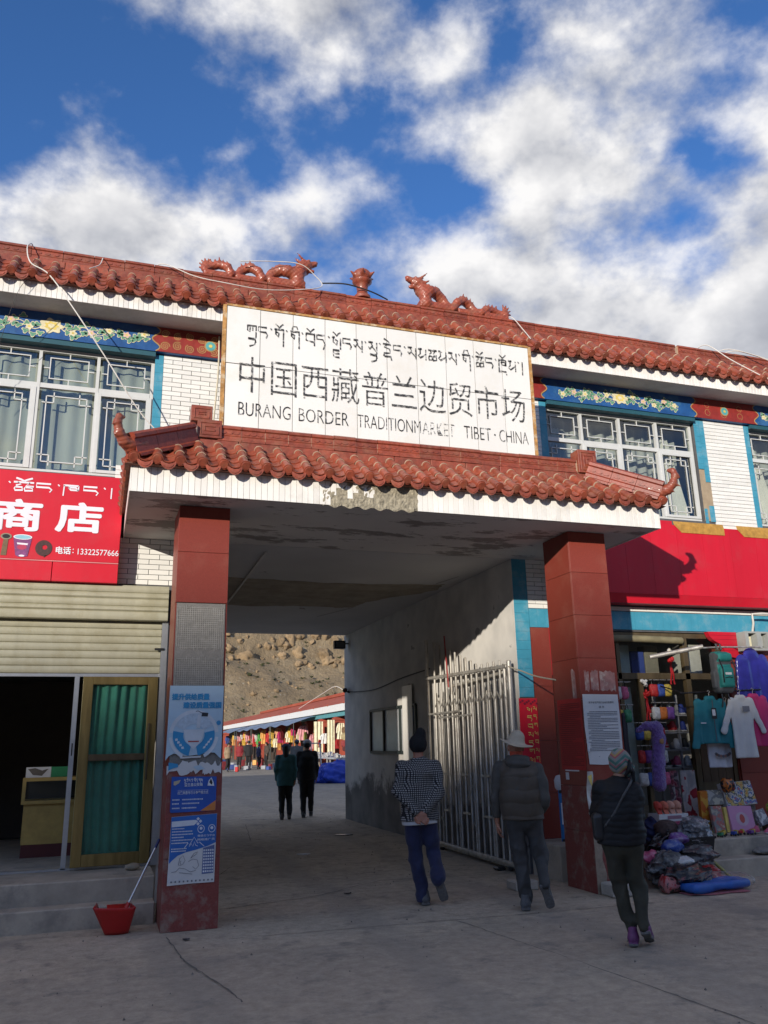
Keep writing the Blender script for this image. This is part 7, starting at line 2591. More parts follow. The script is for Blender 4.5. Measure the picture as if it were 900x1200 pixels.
# ================================================================ hanging clothes
def garment(name, label, cx, y, zt, w, h, mat, sleeve=.45, sw=.075, rz=0.0, ang=.35, hood=False, collar=False, flare=1.0, res=.011, seed=0, hanger=True, extra=None, cat='garment', thick=.020, arms=True):
    T = thing(name, label, cat, (cx, y, zt - h), rz)
    hw = w / 2

    def F(P):
        Q = P.copy()
        Q[:, 2] = P[:, 2] - h
        t = np.clip(-Q[:, 2] / h, 0, 1)
        Q0 = Q.copy()
        Q0[:, 0] = Q[:, 0] / (1 + (flare - 1) * t)
        Q0[:, 1] = Q[:, 1] - (.010 * np.sin(Q[:, 0] * 42 + seed) + .008 * np.sin(Q[:, 0] * 23 + 7 * Q[:, 2] + seed)) * (.3 + t)
        o = rbox(Q0, (0, 0, -h / 2), (hw * .86, thick, h / 2), .015)
        o = np.maximum(o, Q[:, 2] + np.abs(Q[:, 0]) * .38 - .0)
        if arms:
            for s in (-1, 1):
                a = (s * hw * .72, 0, -.075)
                b = (s * (hw * .80 + sleeve * math.sin(ang)), .0, -.08 - sleeve * math.cos(ang))
                o = smin(o, cap(Q, a, b, sw, sw * .78, (1, 2.6, 1)) + .0012 * np.sin(Q[:, 2] * 45 + 3 * Q[:, 0] + seed), .025)
        if collar:
            o = smin(o, cap(Q, (-.05, 0, -.012), (.05, 0, -.012), .035, .035, (1, 1.3, 1)), .02)
        if hood:
            o = smin(o, ell(Q, (0, .01, .02), (.12, .05, .09)), .03)
        return o + np.clip(wr(Q, (11, 20, 9), .0055, seed), -.006, .006)
    ext = hw + sleeve * math.sin(ang) + .14
    link('cloth', sdf_mesh('cloth', F, (-ext, -.13, -.06), (ext, .13, h + .16), res, mat), T, local=True)
    if hanger:
        link('hanger', MB().tube([(0, 0, h - .01), (0, 0, h + .05), (.02, 0, h + .075), (.0, 0, h + .095), (-.02, 0, h + .08)], .004, 6).mesh('hanger', steel), T, local=True)
    if extra:
        extra(T, h)
    return T


teal_j = mk('jacket_teal', (0.012, 0.17, 0.20), 0.6, var=0.12, scale=6)
pink_j = mk('jacket_pink', (0.50, 0.025, 0.13), 0.6, var=0.12, scale=6)
rain_b = mk('raincoat_blue', (0.035, 0.035, 0.28), 0.25, var=0.2, scale=6)
white_c = mk('cloth_white', (0.58, 0.57, 0.55), 0.8, var=0.06, scale=6)
white_t = mk('tee_white', (0.55, 0.56, 0.60), 0.8, var=0.06, scale=6)


def teal_extra(T, h):
    link('zip', MB().bar((.0, -.052, .03), (.0, -.052, h - .03), .008, .006).mesh('zip', mk('zip_grey', (0.10, 0.10, 0.11), 0.4)), T, local=True)
    link('price_tag', MB().box(-.04, .04, -.064, -.06, h - .28, h - .14).mesh('price_tag', black_plastic), T, local=True)
    link('tag_sticker', MB().box(-.03, .02, -.066, -.0645, h - .24, h - .16).mesh('tag_sticker', paper), T, local=True)
    for s in (-1, 1):
        link('pocket_flap', MB().box(s * .18 - .04, s * .18 + .04, -.058, -.052, .26, .275).mesh('pocket_flap', shirt_w), T, local=True)


garment('raincoat', 'shiny dark blue raincoat hanging beside the shop doorway', 8.66, 9.52, 2.69, .50, 1.15, rain_b, .62, .095, ang=.14, hood=True, flare=1.15, seed=3)
garment('jacket', 'bright pink jacket hanging between white shirt and blue raincoat', 8.47, 9.38, 2.14, .44, .68, pink_j, .55, .07, ang=.22, collar=True, seed=5)
garment('shirt', 'long white shirt hanging beside the pink jacket', 8.21, 9.34, 2.12, .40, .80, white_c, .40, .066, ang=.42, collar=True, flare=1.12, seed=7, extra=lambda T, h: link('chest_label', MB().box(-.02, .09, -.056, -.050, h - .20, h - .13).mesh('chest_label', grey_p), T, local=True))


def tee_extra(T, h):
    mb = MB()
    for k in range(9):
        a = -1.2 + k * .3
        mb.poly([(.12 * math.sin(a) + .025 * math.cos(t), .20 - .05 * math.cos(a) + .02 * math.sin(t)) for t in [q * math.pi / 5 for q in range(10)]], -.062, k % 2)
    link('print', mb.mesh('print', [grey_p, mk('print_rose', (0.35, 0.20, 0.17), 0.7)]), T, local=True)


garment('tee_shirt', 'white printed tee shirt hanging under the teal jacket', 7.92, 9.52, 1.86, .42, .66, white_t, .18, .075, ang=.6, seed=9, extra=tee_extra)
garment('jacket', 'teal zip jacket on hanger in front of the shop doorway', 7.74, 9.38, 2.11, .52, .60, teal_j, .56, .072, ang=.16, collar=True, seed=2, res=.010, extra=teal_extra)
garment('tee_shirt', 'red sleeved top showing between the teal jacket and white shirt', 8.04, 9.43, 2.02, .30, .42, mk('red_cloth', (0.42, 0.03, 0.025), 0.8), .16, .06, ang=.5, seed=4)
for i, (x, c, lab) in enumerate(((6.28, (0.012, 0.012, 0.014), 'black coat hanging behind woman, nearest the right pillar'), (6.45, (0.10, 0.02, 0.025), 'dark maroon coat hanging behind the woman'), (6.60, (0.02, 0.02, 0.03), 'charcoal coat hanging next to purple plush scarf'))):
    garment('coat', lab, x, 9.62 + .04 * i, 1.95, .34, .85, mk('coat_%d' % i, c, 0.8, var=0.2), .5, .06, ang=.12, rz=R(50), seed=i * 3 + 1, res=.013)
# purple plush scarf hung over a hook
purp = mk('plush_purple', (0.16, 0.075, 0.33), 0.95, var=0.3, scale=50, bump=1.0, bscale=140, sheen=0.6)


def plush(P):
    o = chain(P, [(6.55, 9.34, 1.70), (6.66, 9.30, 1.755), (6.78, 9.28, 1.735), (6.80, 9.28, 1.6), (6.76, 9.28, 1.3), (6.74, 9.28, 1.04)], [.035, .05, .075, .085, .085, .09], .03, (1, 1.25, 1))
    return o + .008 * np.sin(P[:, 0] * 90) * np.sin(P[:, 2] * 80) * np.sin(P[:, 1] * 90) + wr(P, (40, 40, 40), .004)


pt = thing('plush_scarf', 'fluffy purple plush scarf hanging over a rail in the shop doorway', 'scarf', (6.75, 9.28, 1.0))
link('plush', sdf_mesh('plush', plush, (6.42, 9.1, .88), (6.98, 9.48, 1.88), .0095, purp), pt)
link('motif', rock_mesh('motif', 2, mk('motif_tan', (0.36, 0.20, 0.09), 0.9), 2, .1), pt, (6.79, 9.205, 1.56), (0, 0, 0), (.035, .012, .04))
tag(MB().box(6.98, 7.02, 9.52, 9.525, 1.50, 1.64).build('price_card', paper), 'small white price card hanging in the shop doorway', 'card')


# backpack
def pack(P):
    Q = P - V(7.98, 9.36, 2.17)
    o = rbox(Q, (0, 0, .27), (.135, .085, .28), .06)
    o = smin(o, rbox(Q, (0, -.085, .20), (.11, .05, .14), .045), .02)
    o = smin(o, rbox(Q, (0, -.06, .47), (.12, .07, .06), .045), .02)
    for s in (-1, 1):
        o = smin(o, rbox(Q, (s * .135, -.01, .17), (.035, .05, .12), .03), .02)
    return o + wr(Q, (26, 26, 26), .003, 3)


bp_ = thing('backpack', 'teal and grey backpack hanging from the clothes rail', 'backpack', (7.98, 9.36, 2.17))
grey_pk = mk('pack_grey', (0.075, 0.08, 0.085), 0.7, var=0.2)
teal_pk = mk('pack_teal', (0.015, 0.19, 0.17), 0.65, var=0.15)
link('bag', sdf_mesh('bag', pack, (7.76, 9.15, 2.12), (8.2, 9.5, 2.80), .009, None, lambda c: ((np.abs(c[:, 0] - 7.98) > .115) | (np.abs(c[:, 2] - 2.56) < .018) | (c[:, 2] < 2.235)).astype(int), [teal_pk, grey_pk]), bp_)
MB().tube([(7.95, 9.34, 2.74), (7.94, 9.36, 2.82), (8.02, 9.38, 2.825), (8.01, 9.34, 2.74)], .012, 8).build('grab_loop', grey_pk, bp_, smooth=True)
for s in (-1, 1):
    MB().tube([(7.98 + s * .10, 9.26, 2.62), (7.98 + s * .105, 9.20, 2.48), (7.98 + s * .09, 9.22, 2.3)], .009, 6).build('compression_strap', black_plastic, bp_, smooth=True)
    MB().tube([(7.98 + s * .05, 9.36, 2.2), (7.98 + s * .055, 9.33, 2.08), (7.98 + s * .07, 9.34, 1.98)], .010, 6).build('loose_strap', black_plastic, bp_, smooth=True)
MB().box(7.93, 8.03, 9.222, 9.227, 2.40, 2.43).build('brand_mark', paper, bp_)
MB().tube([(7.92, 9.222, 2.36), (7.98, 9.215, 2.37), (8.04, 9.222, 2.36)], .005, 6).build('zip', black_plastic, bp_)


# ribbons and flowers on the door posts
def posy(label, x, y, z, cols, tails):
    T = thing('ribbon_posy', label, 'decoration', (x, y, z))
    rp = random.Random(int(z * 100))
    for k in range(11):
        a = rp.uniform(0, 6.28)
        q = rp.uniform(.0, .055)
        link('petal', rock_mesh('petal', k, cols[k % len(cols)], 1, .4), T, (x + q * math.cos(a), y - .02 + rp.uniform(-.02, .02), z + q * math.sin(a)), (a, k, 0), (.03, .018, .026))
    for s in tails:
        MB().grid(lambda u, v: (x + s * .03 * v + .025 * (u - .5), y - .02 + .008 * math.sin(v * 9), z - .04 - .30 * v), 2, 10).build('tail', cols[0], T, smooth=True)
    return T


redc = mk('ribbon_red', (0.45, 0.015, 0.015), 0.5)
posy('white and red cloth flowers on shop frame beside the steel rail', 7.62, 9.95, 2.78, [white_c, white_c, cream_paint], ())
posy('red ribbon bow hanging below white flowers on the shop frame', 7.60, 9.93, 2.66, [redc], (-1, 1))
posy('red ribbon bow hanging on the left door post of clothes shop', 7.16, 9.95, 2.18, [redc], (-1, .6))
posy('white cloth flower high on the left door post of clothes shop', 7.15, 9.96, 2.34, [white_c], ())

# ================================================================ shoe rack
rk_ = thing('shoe_rack', 'dim grey shoe rack standing in the shop doorway', 'rack', (7.9, 10.4, .4))
rackm = mk('rack_grey', (0.30, 0.30, 0.31), 0.5, var=0.15)
for x in (7.55, 7.92, 8.28):
    MB().box(x, x + .03, 10.32, 10.36, .403, 2.2).build('upright', rackm, rk_)
shz = (1.18, 1.42, 1.66, 1.90)
for z in shz:
    MB().box(7.50, 8.36, 10.30, 10.62, z, z + .018).build('shelf', rackm, rk_)


def shoe_mesh_data(mat_up, mat_so, nm):
    F = lambda P: shoe_sdf(P, (0, 0, .004), (0, .27, .004), (0, 0, 1))[0]
    return sdf_mesh(nm, F, (-.09, -.06, -.02), (.09, .34, .2), .014, None, lambda c: (c[:, 2] < .024).astype(int), [mat_up, mat_so])


shoe_cols = {'white': (0.50, 0.50, 0.50), 'black': (0.015, 0.015, 0.016), 'red': (0.40, 0.02, 0.025), 'pink': (0.48, 0.09, 0.17), 'blue': (0.02, 0.04, 0.22)}
shoe_me = {c: shoe_mesh_data(mk('shoe_' + c + '_x', v, 0.6, var=0.2, scale=30), mk('sole_white', (0.5, 0.5, 0.49), 0.7), 'shoe') for c, v in shoe_cols.items()}
rs5 = random.Random(21)
order = ['white', 'black', 'pink', 'white', 'black', 'white', 'red', 'white', 'black', 'white', 'white', 'black', 'red', 'blue', 'white', 'red', 'black', 'white', 'blue', 'blue']
k = 0
for zi, z in enumerate(shz):
    for j in range(5):
        c = order[k]
        sh_name = ('lowest', 'second lowest', 'second highest', 'top')[zi]
        o = link('shoe', shoe_me[c], None, (7.56 + .165 * j + rs5.uniform(-.01, .01), 10.33 + rs5.uniform(0, .04), z + .0185), (0, 0, rs5.uniform(-.5, .5)))
        tag(o, '%s shoe, %s from the left on the %s shelf of the shoe rack' % (c, ('first', 'second', 'third', 'fourth', 'fifth')[j], sh_name), 'shoe', 'shoes on the rack')
        k += 1
# flowered cloth hung below the rack
def floral(name, cols, sc):
    m = bpy.data.materials.new(name)
    m.use_nodes = True
    t = m.node_tree
    b = t.nodes['Principled BSDF']
    b.inputs['Roughness'].default_value = 0.85
    tc_ = N(t, 'ShaderNodeTexCoord')
    nz = N(t, 'ShaderNodeTexNoise')
    nz.inputs['Scale'].default_value = 9
    t.links.new(tc_.outputs['Object'], nz.inputs['Vector'])
    mixv = mixc(t, 0.10, tc_.outputs['Object'], nz.outputs['Color'])
    v = N(t, 'ShaderNodeTexVoronoi')
    v.inputs['Scale'].default_value = sc
    t.links.new(mixv, v.inputs['Vector'])
    r1 = ramp(t, v.outputs['Distance'], [(0.0, cols[0]), (0.30, cols[1]), (0.42, cols[2]), (0.6, cols[3])], 'CONSTANT')
    t.links.new(r1, b.inputs['Base Color'])
    return m


for x0, x1, lab, m in ((7.36, 7.52, 'dark rose patterned cloth hanging beside the bright flowered one', floral('floral_dark', [(0.20, 0.03, 0.05), (0.30, 0.12, 0.14), (0.10, 0.06, 0.07), (0.28, 0.25, 0.25)], 9)),
                       (7.55, 7.79, 'cloth with big red flowers hanging in the shop doorway', floral('floral_red', [(0.38, 0.02, 0.03), (0.30, 0.02, 0.03), (0.46, 0.40, 0.38), (0.36, 0.33, 0.32)], 6))):
    o = MB().grid(lambda u, v: (x0 + (x1 - x0) * u, 9.90 + .02 * math.sin(u * 12 + v * 2), .47 + .70 * v), 20, 10).build('flowered_cloth', m, smooth=True)
    so = o.modifiers.new('thick', 'SOLIDIFY')
    so.thickness = .004
    tag(o, lab, 'cloth')

# ================================================================ goods on the step
def toy_print(name, cols, scale=9.0, seed=0.0):
    """loud printed box art: blots of a few colours"""
    m = bpy.data.materials.new(name)
    m.use_nodes = True
    t = m.node_tree
    b = t.nodes['Principled BSDF']
    b.inputs['Roughness'].default_value = 0.35
    g = N(t, 'ShaderNodeNewGeometry')
    nz = N(t, 'ShaderNodeTexNoise')
    nz.inputs['Scale'].default_value = scale
    nz.inputs['Detail'].default_value = 3
    mp = N(t, 'ShaderNodeMapping')
    mp.inputs['Location'].default_value = (seed, seed * 2, 0)
    t.links.new(g.outputs['Position'], mp.inputs[0])
    t.links.new(mp.outputs[0], nz.inputs['Vector'])
    n = len(cols)
    c = ramp(t, nz.outputs['Fac'], [(0.28 + 0.44 * i / n, c) for i, c in enumerate(cols)], 'CONSTANT')
    t.links.new(c, b.inputs['Base Color'])
    return m


def box_thing(name, label, c, size, rot, mat, edge=None, art=None, cat='box'):
    """a carton: body, printed front set 1 mm proud, leaning if rotated"""
    T = thing(name, label, cat, c)
    Rm = Matrix.Translation(c) @ Matrix.Rotation(rot[2], 4, 'Z') @ Matrix.Rotation(rot[0], 4, 'X') @ Matrix.Rotation(rot[1], 4, 'Y')
    w, d, h = size
    link('carton_body', MB().box(-w / 2, w / 2, -d / 2, d / 2, 0, h).mesh('carton_body', edge or mat, bevel=.003), T, mat=Rm)
    link('printed_front', MB().box(-w / 2 + .004, w / 2 - .004, -d / 2 - .0015, -d / 2 - .0003, .004, h - .004).mesh('printed_front', mat), T, mat=Rm)
    if art:
        link('art', art, T, mat=Rm)
    return T


OR = [(0.52, 0.18, 0.02), (0.50, 0.40, 0.10), (0.05, 0.05, 0.06), (0.50, 0.46, 0.40), (0.06, 0.12, 0.30), (0.48, 0.10, 0.05)]
box_thing('toy_box', 'orange toy box standing on end at the left of the boxes', (7.62, 9.62, .402), (.12, .06, .52), (R(8), R(-4), 0), toy_print('print_a', [(0.50, 0.16, 0.02), (0.55, 0.30, 0.05), (0.45, 0.10, 0.02)], 6), mk('carton_orange', (0.50, 0.15, 0.02), 0.5))
box_thing('toy_box', 'narrow grey printed toy box beside the pink one', (7.72, 9.46, .402), (.17, .05, .33), (R(-9), 0, 0), toy_print('print_b', [(0.36, 0.33, 0.26), (0.20, 0.20, 0.20), (0.40, 0.12, 0.10), (0.45, 0.40, 0.30)], 11, 3))
box_thing('toy_box', 'thin yellow box wedged beside the pink box', (7.845, 9.46, .402), (.05, .05, .31), (R(-9), R(3), 0), yellow_paint)
pk = MB()
pk.poly([(.0 + .10 * math.cos(t), .155 + .085 * math.sin(t)) for t in [q * math.pi / 12 for q in range(24)]], -.029, 0)
pk.poly([(.0 + .04 * math.cos(t), .16 + .055 * math.sin(t)) for t in [q * math.pi / 8 for q in range(16)]], -.030, 1)
box_thing('pink_box', 'square pale pink box with a red motif on shop step', (8.06, 9.42, .402), (.38, .05, .32), (R(-12), R(2), 0), mk('box_pink', (0.52, 0.24, 0.40), 0.45, var=0.06), None, pk.mesh('art', [mk('box_pale', (0.50, 0.36, 0.44), 0.5), mk('box_motif', (0.42, 0.06, 0.05), 0.5)]))
box_thing('toy_box', 'large colourful toy box on top behind the pink box', (8.24, 9.62, .70), (.50, .08, .31), (R(-14), R(-3), 0), toy_print('print_c', OR, 13, 1), white_c)
box_thing('toy_box', 'wide toy box lying under the large colourful box', (8.24, 9.72, .402), (.56, .10, .30), (0, 0, 0), toy_print('print_d', [(0.10, 0.10, 0.10), (0.2, 0.18, 0.15), (0.35, 0.28, 0.2)], 9, 5))
box_thing('toy_box', 'flat grey toy box above narrow printed box', (7.78, 9.58, .73), (.26, .08, .19), (R(-12), 0, 0), toy_print('print_e', [(0.30, 0.30, 0.28), (0.14, 0.14, 0.13), (0.36, 0.34, 0.26)], 12, 7))
box_thing('carton', 'small white carton right of the pink box', (8.40, 9.40, .47), (.15, .06, .20), (R(-18), R(-12), 0), toy_print('print_f', [(0.50, 0.50, 0.50), (0.2, 0.2, 0.22), (0.45, 0.44, 0.42)], 14, 2))
box_thing('carton', 'low open brown carton at the right of step', (8.62, 9.36, .402), (.36, .3, .14), (0, 0, 0), mk('kraft', (0.20, 0.12, 0.07), 0.8, var=0.15))


def lump(name, label, c, r, mat, seed, cat, crumple=.25, res=.0155, flat=None, sharp=3.0):
    """crumpled soft thing lying on the ground"""
    c = np.array(c, float)
    r = np.array(r, float)
    rs6 = np.random.RandomState(seed)
    ks = rs6.normal(0, 1, (7, 3))
    ph = rs6.uniform(0, 6.28, 7)

    def F(P):
        Q = (P - c) / r
        n = sum(np.abs(np.sin(Q @ (ks[i] * (1.0 + .8 * i)) * sharp * .5 + ph[i])) / (1 + .9 * i) for i in range(7))
        o = (np.linalg.norm(Q, axis=1) - 1 + crumple * (n - 1.6)) * r.min() * .7
        return np.maximum(o, (c[2] - r[2] * (flat if flat is not None else .75)) - P[:, 2])
    T = thing(name, label, cat, (c[0], c[1], c[2] - r[2] * (flat if flat is not None else .75)))
    link('crumpled_mass', sdf_mesh('crumpled_mass', F, c - r * 1.5, c + r * 1.5, res, mat), T)
    return T


clear_black = mk('bag_black', (0.014, 0.014, 0.017), 0.22, var=0.4, scale=12, spec=0.6, dirt=(0.20, 0.05, 0.06), dirt_amt=0.8, dirt_scale=11, dirt_edge=(0.60, 0.64))
bag_grey = mk('bag_grey', (0.15, 0.145, 0.14), 0.28, var=0.55, scale=16, dirt=(0.03, 0.03, 0.035), dirt_amt=0.9, dirt_scale=9, dirt_edge=(0.48, 0.56))
lump('goods_bag', 'navy cloth bundle under the white slipper tray', (6.56, 9.2, .50), (.24, .20, .17), mk('bundle_navy', (0.012, 0.018, 0.07), 0.7), 1, 'bundle', .2, flat=.58)
lump('goods_bag', 'shiny black plastic bag of goods behind the woman', (6.42, 8.88, .30), (.26, .20, .22), clear_black, 2, 'bag', .3, flat=.44)
lump('goods_bag', 'grey crumpled plastic bag at the front of the heap', (6.18, 8.50, .17), (.30, .20, .20), bag_grey, 3, 'bag', .32, flat=.85)
lump('goods_bag', 'black plastic bag low on the ground right of the woman', (6.20, 8.22, .12), (.27, .17, .15), clear_black, 4, 'bag', .35, flat=.8)
lump('goods_bag', 'grey plastic bag beside the black tub', (6.62, 8.52, .30), (.22, .16, .14), bag_grey, 5, 'bag', .3, flat=.68)
lump('goods_bag', 'red patterned goods spilling from the bag heap', (6.46, 8.30, .07), (.24, .12, .10), toy_print('print_g', [(0.36, 0.03, 0.04), (0.05, 0.05, 0.05), (0.42, 0.20, 0.18), (0.30, 0.02, 0.03)], 16, 4), 6, 'goods', .3, flat=.7)
lump('goods_bag', 'small red and pink goods on ground below the bags', (5.94, 8.20, .08), (.12, .12, .10), toy_print('print_h', [(0.35, 0.03, 0.03), (0.4, 0.15, 0.15), (0.03, 0.03, 0.03)], 16, 9), 7, 'goods', .25, flat=.75)
tb_ = thing('black_tub', 'black plastic tub on the step holding a clear bag of goods', 'tub', (6.78, 8.82, .206))
MB().add([(6.60, 8.71, .207), (6.96, 8.71, .207), (6.96, 8.93, .207), (6.60, 8.93, .207), (6.55, 8.695, .45), (7.01, 8.695, .45), (7.01, 8.945, .45), (6.55, 8.945, .45)], [(0, 1, 2, 3), (0, 1, 5, 4), (1, 2, 6, 5), (2, 3, 7, 6), (3, 0, 4, 7)]).build('tub', black_plastic, tb_)
MB().box(6.54, 7.02, 8.68, 8.70, .445, .47).build('rim', black_plastic, tb_)
lump('clear_bag', 'clear plastic bag with black and white goods in the tub', (6.83, 8.83, .52), (.22, .16, .16), mk('bagged_goods', (0.10, 0.105, 0.115), 0.2, var=0.9, scale=14, dirt=(0.42, 0.42, 0.43), dirt_amt=0.8, dirt_scale=10), 8, 'bag', .22, flat=.5)
lump('goods_bag', 'dull brown cloth bundle left of the clear bag', (6.55, 8.98, .53), (.15, .14, .13), mk('bundle_brown', (0.07, 0.045, 0.04), 0.8), 9, 'bundle', .2, flat=.9)
ty = thing('slipper_tray', 'open white tray of peach slippers beside purple scarf', 'tray', (6.70, 9.15, .62))
MB().box(6.50, 6.92, 9.02, 9.24, .625, .635).box(6.50, 6.92, 9.02, 9.03, .6355, .71).box(6.50, 6.92, 9.23, 9.24, .6355, .71).box(6.50, 6.51, 9.031, 9.229, .6355, .71).box(6.91, 6.92, 9.031, 9.229, .6355, .71).build('tray', paper, ty)
MB().box(6.62, 6.82, 9.017, 9.0195, .65, .69).build('print', mk('print_mauve', (0.30, 0.16, 0.20), 0.6), ty)
for k in range(4):
    c = ((0.55, 0.26, 0.18), (0.55, 0.28, 0.20), (0.55, 0.14, 0.08), (0.50, 0.05, 0.03))[k]
    o = link('slipper', sdf_mesh('slipper', lambda P: sm(.02, rbox(P, (0, 0, .012), (.04, .11, .012), .011), np.maximum(ell(P, (0, .05, .02), (.045, .06, .05)), -ell(P, (0, .0, .012), (.034, .075, .034)))), (-.07, -.14, -.02), (.07, .14, .1), .010, mk('slipper_%d' % k, c, 0.7)), None, (6.86 - .095 * k, 9.13, .74), (R(68), 0, R(4 * k)))
    tag(o, ('peach slipper standing at the right end of tray', 'peach slipper second from the right in tray', 'coral slipper third from the right in tray', 'red slipper at the left end of tray')[k], 'slipper', 'slippers in the tray')
box_thing('shoe_carton', 'flat pink carton under the slipper tray', (6.78, 9.11, .555), (.34, .2, .065), (0, 0, 0), mk('carton_pink', (0.45, 0.08, 0.16), 0.5))
box_thing('shoe_carton', 'dark carton supporting the pink carton', (6.80, 9.12, .402), (.36, .22, .15), (0, 0, 0), mk('carton_dark', (0.03, 0.03, 0.05), 0.5))
for k, (x, y, a) in enumerate(((8.08, 9.16, 1.2), (8.26, 9.14, 1.9), (8.38, 9.12, .9), (8.50, 9.14, 2.2))):
    c = ('pink', 'pink', 'black', 'pink')[k]
    o = link('shoe', shoe_me[c], None, (x, y, .403), (0, 0, a), (.62, .62, .62))
    tag(o, ('leftmost small pink shoe on the step edge', 'second small pink shoe on the step edge', 'small black shoe between pink shoes on the step', 'rightmost small pink shoe on the step edge')[k], 'shoe', 'small shoes on the step edge')
tag(link('shoe', shoe_me['pink'], None, (7.03, 8.80, .206), (0, 0, 2.2), (.6, .6, .6)), 'pink striped shoe by the right of the black tub', 'shoe')
lump('folded_cloth', 'flat folded grey cloth lying on lower step at right', (7.95, 8.82, .25), (.30, .13, .06), mk('cloth_grey', (0.22, 0.21, 0.19), 0.8), 12, 'cloth', .18, flat=.7)
lump('toy', 'black and orange toy lying on the boxes', (7.98, 9.52, .98), (.10, .06, .10), toy_print('print_i', [(0.02, 0.02, 0.02), (0.5, 0.14, 0.02), (0.02, 0.02, 0.025), (0.3, 0.03, 0.02)], 13, 6), 14, 'toy', .3, flat=.9)
tag(link('ball', rock_mesh('ball', 1, toy_print('print_j', [(0.5, 0.42, 0.05), (0.05, 0.3, 0.1), (0.5, 0.1, 0.05)], 12), 3, 0), None, (8.63, 9.45, .66), (0, 0, 0), (.11, .11, .11)), 'yellow and green ball on boxes at the picture\'s right edge', 'ball')
# bamboo stick and the bagged blue cushion
tag(MB().tube([(6.60, 8.80, .47), (6.75, 8.69, .345), (6.95, 8.55, .12), (7.03, 8.50, .02)], [.016, .018, .018, .017], 8).build('bamboo_stick', mk('bamboo', (0.36, 0.34, 0.10), 0.5, var=0.2, scale=20), smooth=True), 'yellow-green bamboo stick leaning from the ground to the tub', 'stick')


def cushion(P):
    Q = (P - V(6.42, 8.10, .075)) @ np.array([[math.cos(.1), -math.sin(.1), 0], [math.sin(.1), math.cos(.1), 0], [0, 0, 1]])
    return rbox(Q, (0, 0, -.01), (.42, .17, .045), .04) + .010 * np.sin(Q[:, 0] * 13 + 2 * np.sin(Q[:, 1] * 16)) * np.sin(Q[:, 1] * 14 + 1) + wr(Q, (20, 20, 20), .006, 3)


cu = thing('blue_cushion', 'flat blue cushion in clear plastic wrap lying on the ground', 'cushion', (6.42, 8.10, 0))
link('cushion', sdf_mesh('cushion', cushion, (5.9, 7.85, -.02), (6.95, 8.36, .2), .012, mk('cushion_blue', (0.02, 0.11, 0.42), 0.5, var=0.2)), cu)
link('pink_lining', MB().prism([(6.02 + .02 * math.sin(k), 7.93 + .02 * k) if k < 2 else (6.0 + .12 * k, 7.88 + .02 * math.sin(k * 2)) for k in range(7)] + [(6.75, 8.1), (6.4, 8.2), (6.0, 8.12)], .004, .012, 'xy').mesh('pink_lining', mk('lining_pink', (0.36, 0.12, 0.14), 0.7)), cu)
wrap_m = glass_mat('clear_wrap', (0.95, 0.96, 0.97), 0.0, .4)
link('plastic_wrap', sdf_mesh('plastic_wrap', lambda P: (ell(P, (6.47, 8.12, .075), (.52, .22, .11)) + wr(P, (22, 22, 22), .008, 2)), (5.85, 7.8, -.03), (7.1, 8.45, .24), .016, wrap_m), cu)

# ================================================================ small goods hung and heaped round the doorway
pr5 = random.Random(55)
PC = {'red': (0.42, 0.02, 0.02), 'black': (0.014, 0.014, 0.016), 'orange': (0.50, 0.14, 0.02), 'white': (0.55, 0.55, 0.54), 'pink': (0.52, 0.10, 0.20), 'yellow': (0.52, 0.38, 0.06), 'blue': (0.03, 0.07, 0.30), 'green': (0.04, 0.22, 0.10), 'purple': (0.15, 0.05, 0.25), 'brown': (0.10, 0.05, 0.03)}


def pouch_mesh(nm, mat, seed):
    q = np.random.RandomState(seed).uniform(0, 6, 3)

    def F(P):
        o = rbox(P, (0, 0, -.09), (.062, .030, .085), .028)
        o = smin(o, rbox(P, (0, -.022, -.11), (.046, .022, .045), .018), .012)
        return o + .0035 * np.sin(P[:, 0] * 60 + q[0]) * np.sin(P[:, 2] * 45 + q[1])
    return sdf_mesh(nm, F, (-.10, -.08, -.21), (.10, .06, .03), .011, mat)


pouch = {c: pouch_mesh('pouch', mk('pouch_' + c, v, 0.6, var=0.25, scale=30), i) for i, (c, v) in enumerate(PC.items())}
loop_me = MB().tube([(-.02, 0, -.01), (-.014, 0, .04), (.0, 0, .06), (.014, 0, .04), (.02, 0, -.01)], .004, 6).mesh('loop', black_plastic, smooth=True)
rows = [(6.42, 9.72, 2.28), (6.42, 9.70, 1.98), (6.97, 9.93, 1.75), (6.97, 9.93, 1.45), (6.97, 9.93, 1.16), (7.30, 9.97, 2.33), (7.30, 9.97, 2.02)]
ordn = ('first', 'second', 'third', 'fourth', 'fifth', 'sixth')
for ri, (x0_, y_, z_) in enumerate(rows):
    MB_ = thing('hook_rail', ('upper short hook rail of pouches behind the woman', 'lower short hook rail of pouches behind the woman', 'top hook rail of pouches beside the plush scarf', 'middle hook rail of pouches beside the plush scarf', 'bottom hook rail of pouches beside the plush scarf', 'upper hook rail of pouches in the dark doorway', 'lower hook rail of pouches in the dark doorway')[ri], 'rail', (x0_, y_, z_))
    n5 = 3 if ri in (0, 1, 5, 6) else 4
    step = .115
    MB().tube([(x0_ - .05, y_, z_ + .055), (x0_ + step * n5, y_, z_ + .055)], .006, 6).build('rod', steel, MB_)
    for j in range(n5):
        c = pr5.choice(list(PC))
        T = thing('pouch', '%s pouch, %s from the left on the %s' % (c, ordn[j], MB_['label'].replace('short ', '').replace(' of pouches', '')), 'pouch', (x0_ + step * j, y_ - .015, z_), pr5.uniform(-.4, .4), 'pouches on hook rails')
        link('pouch_body', pouch[c], T, local=True)
        link('loop', loop_me, T, local=True)
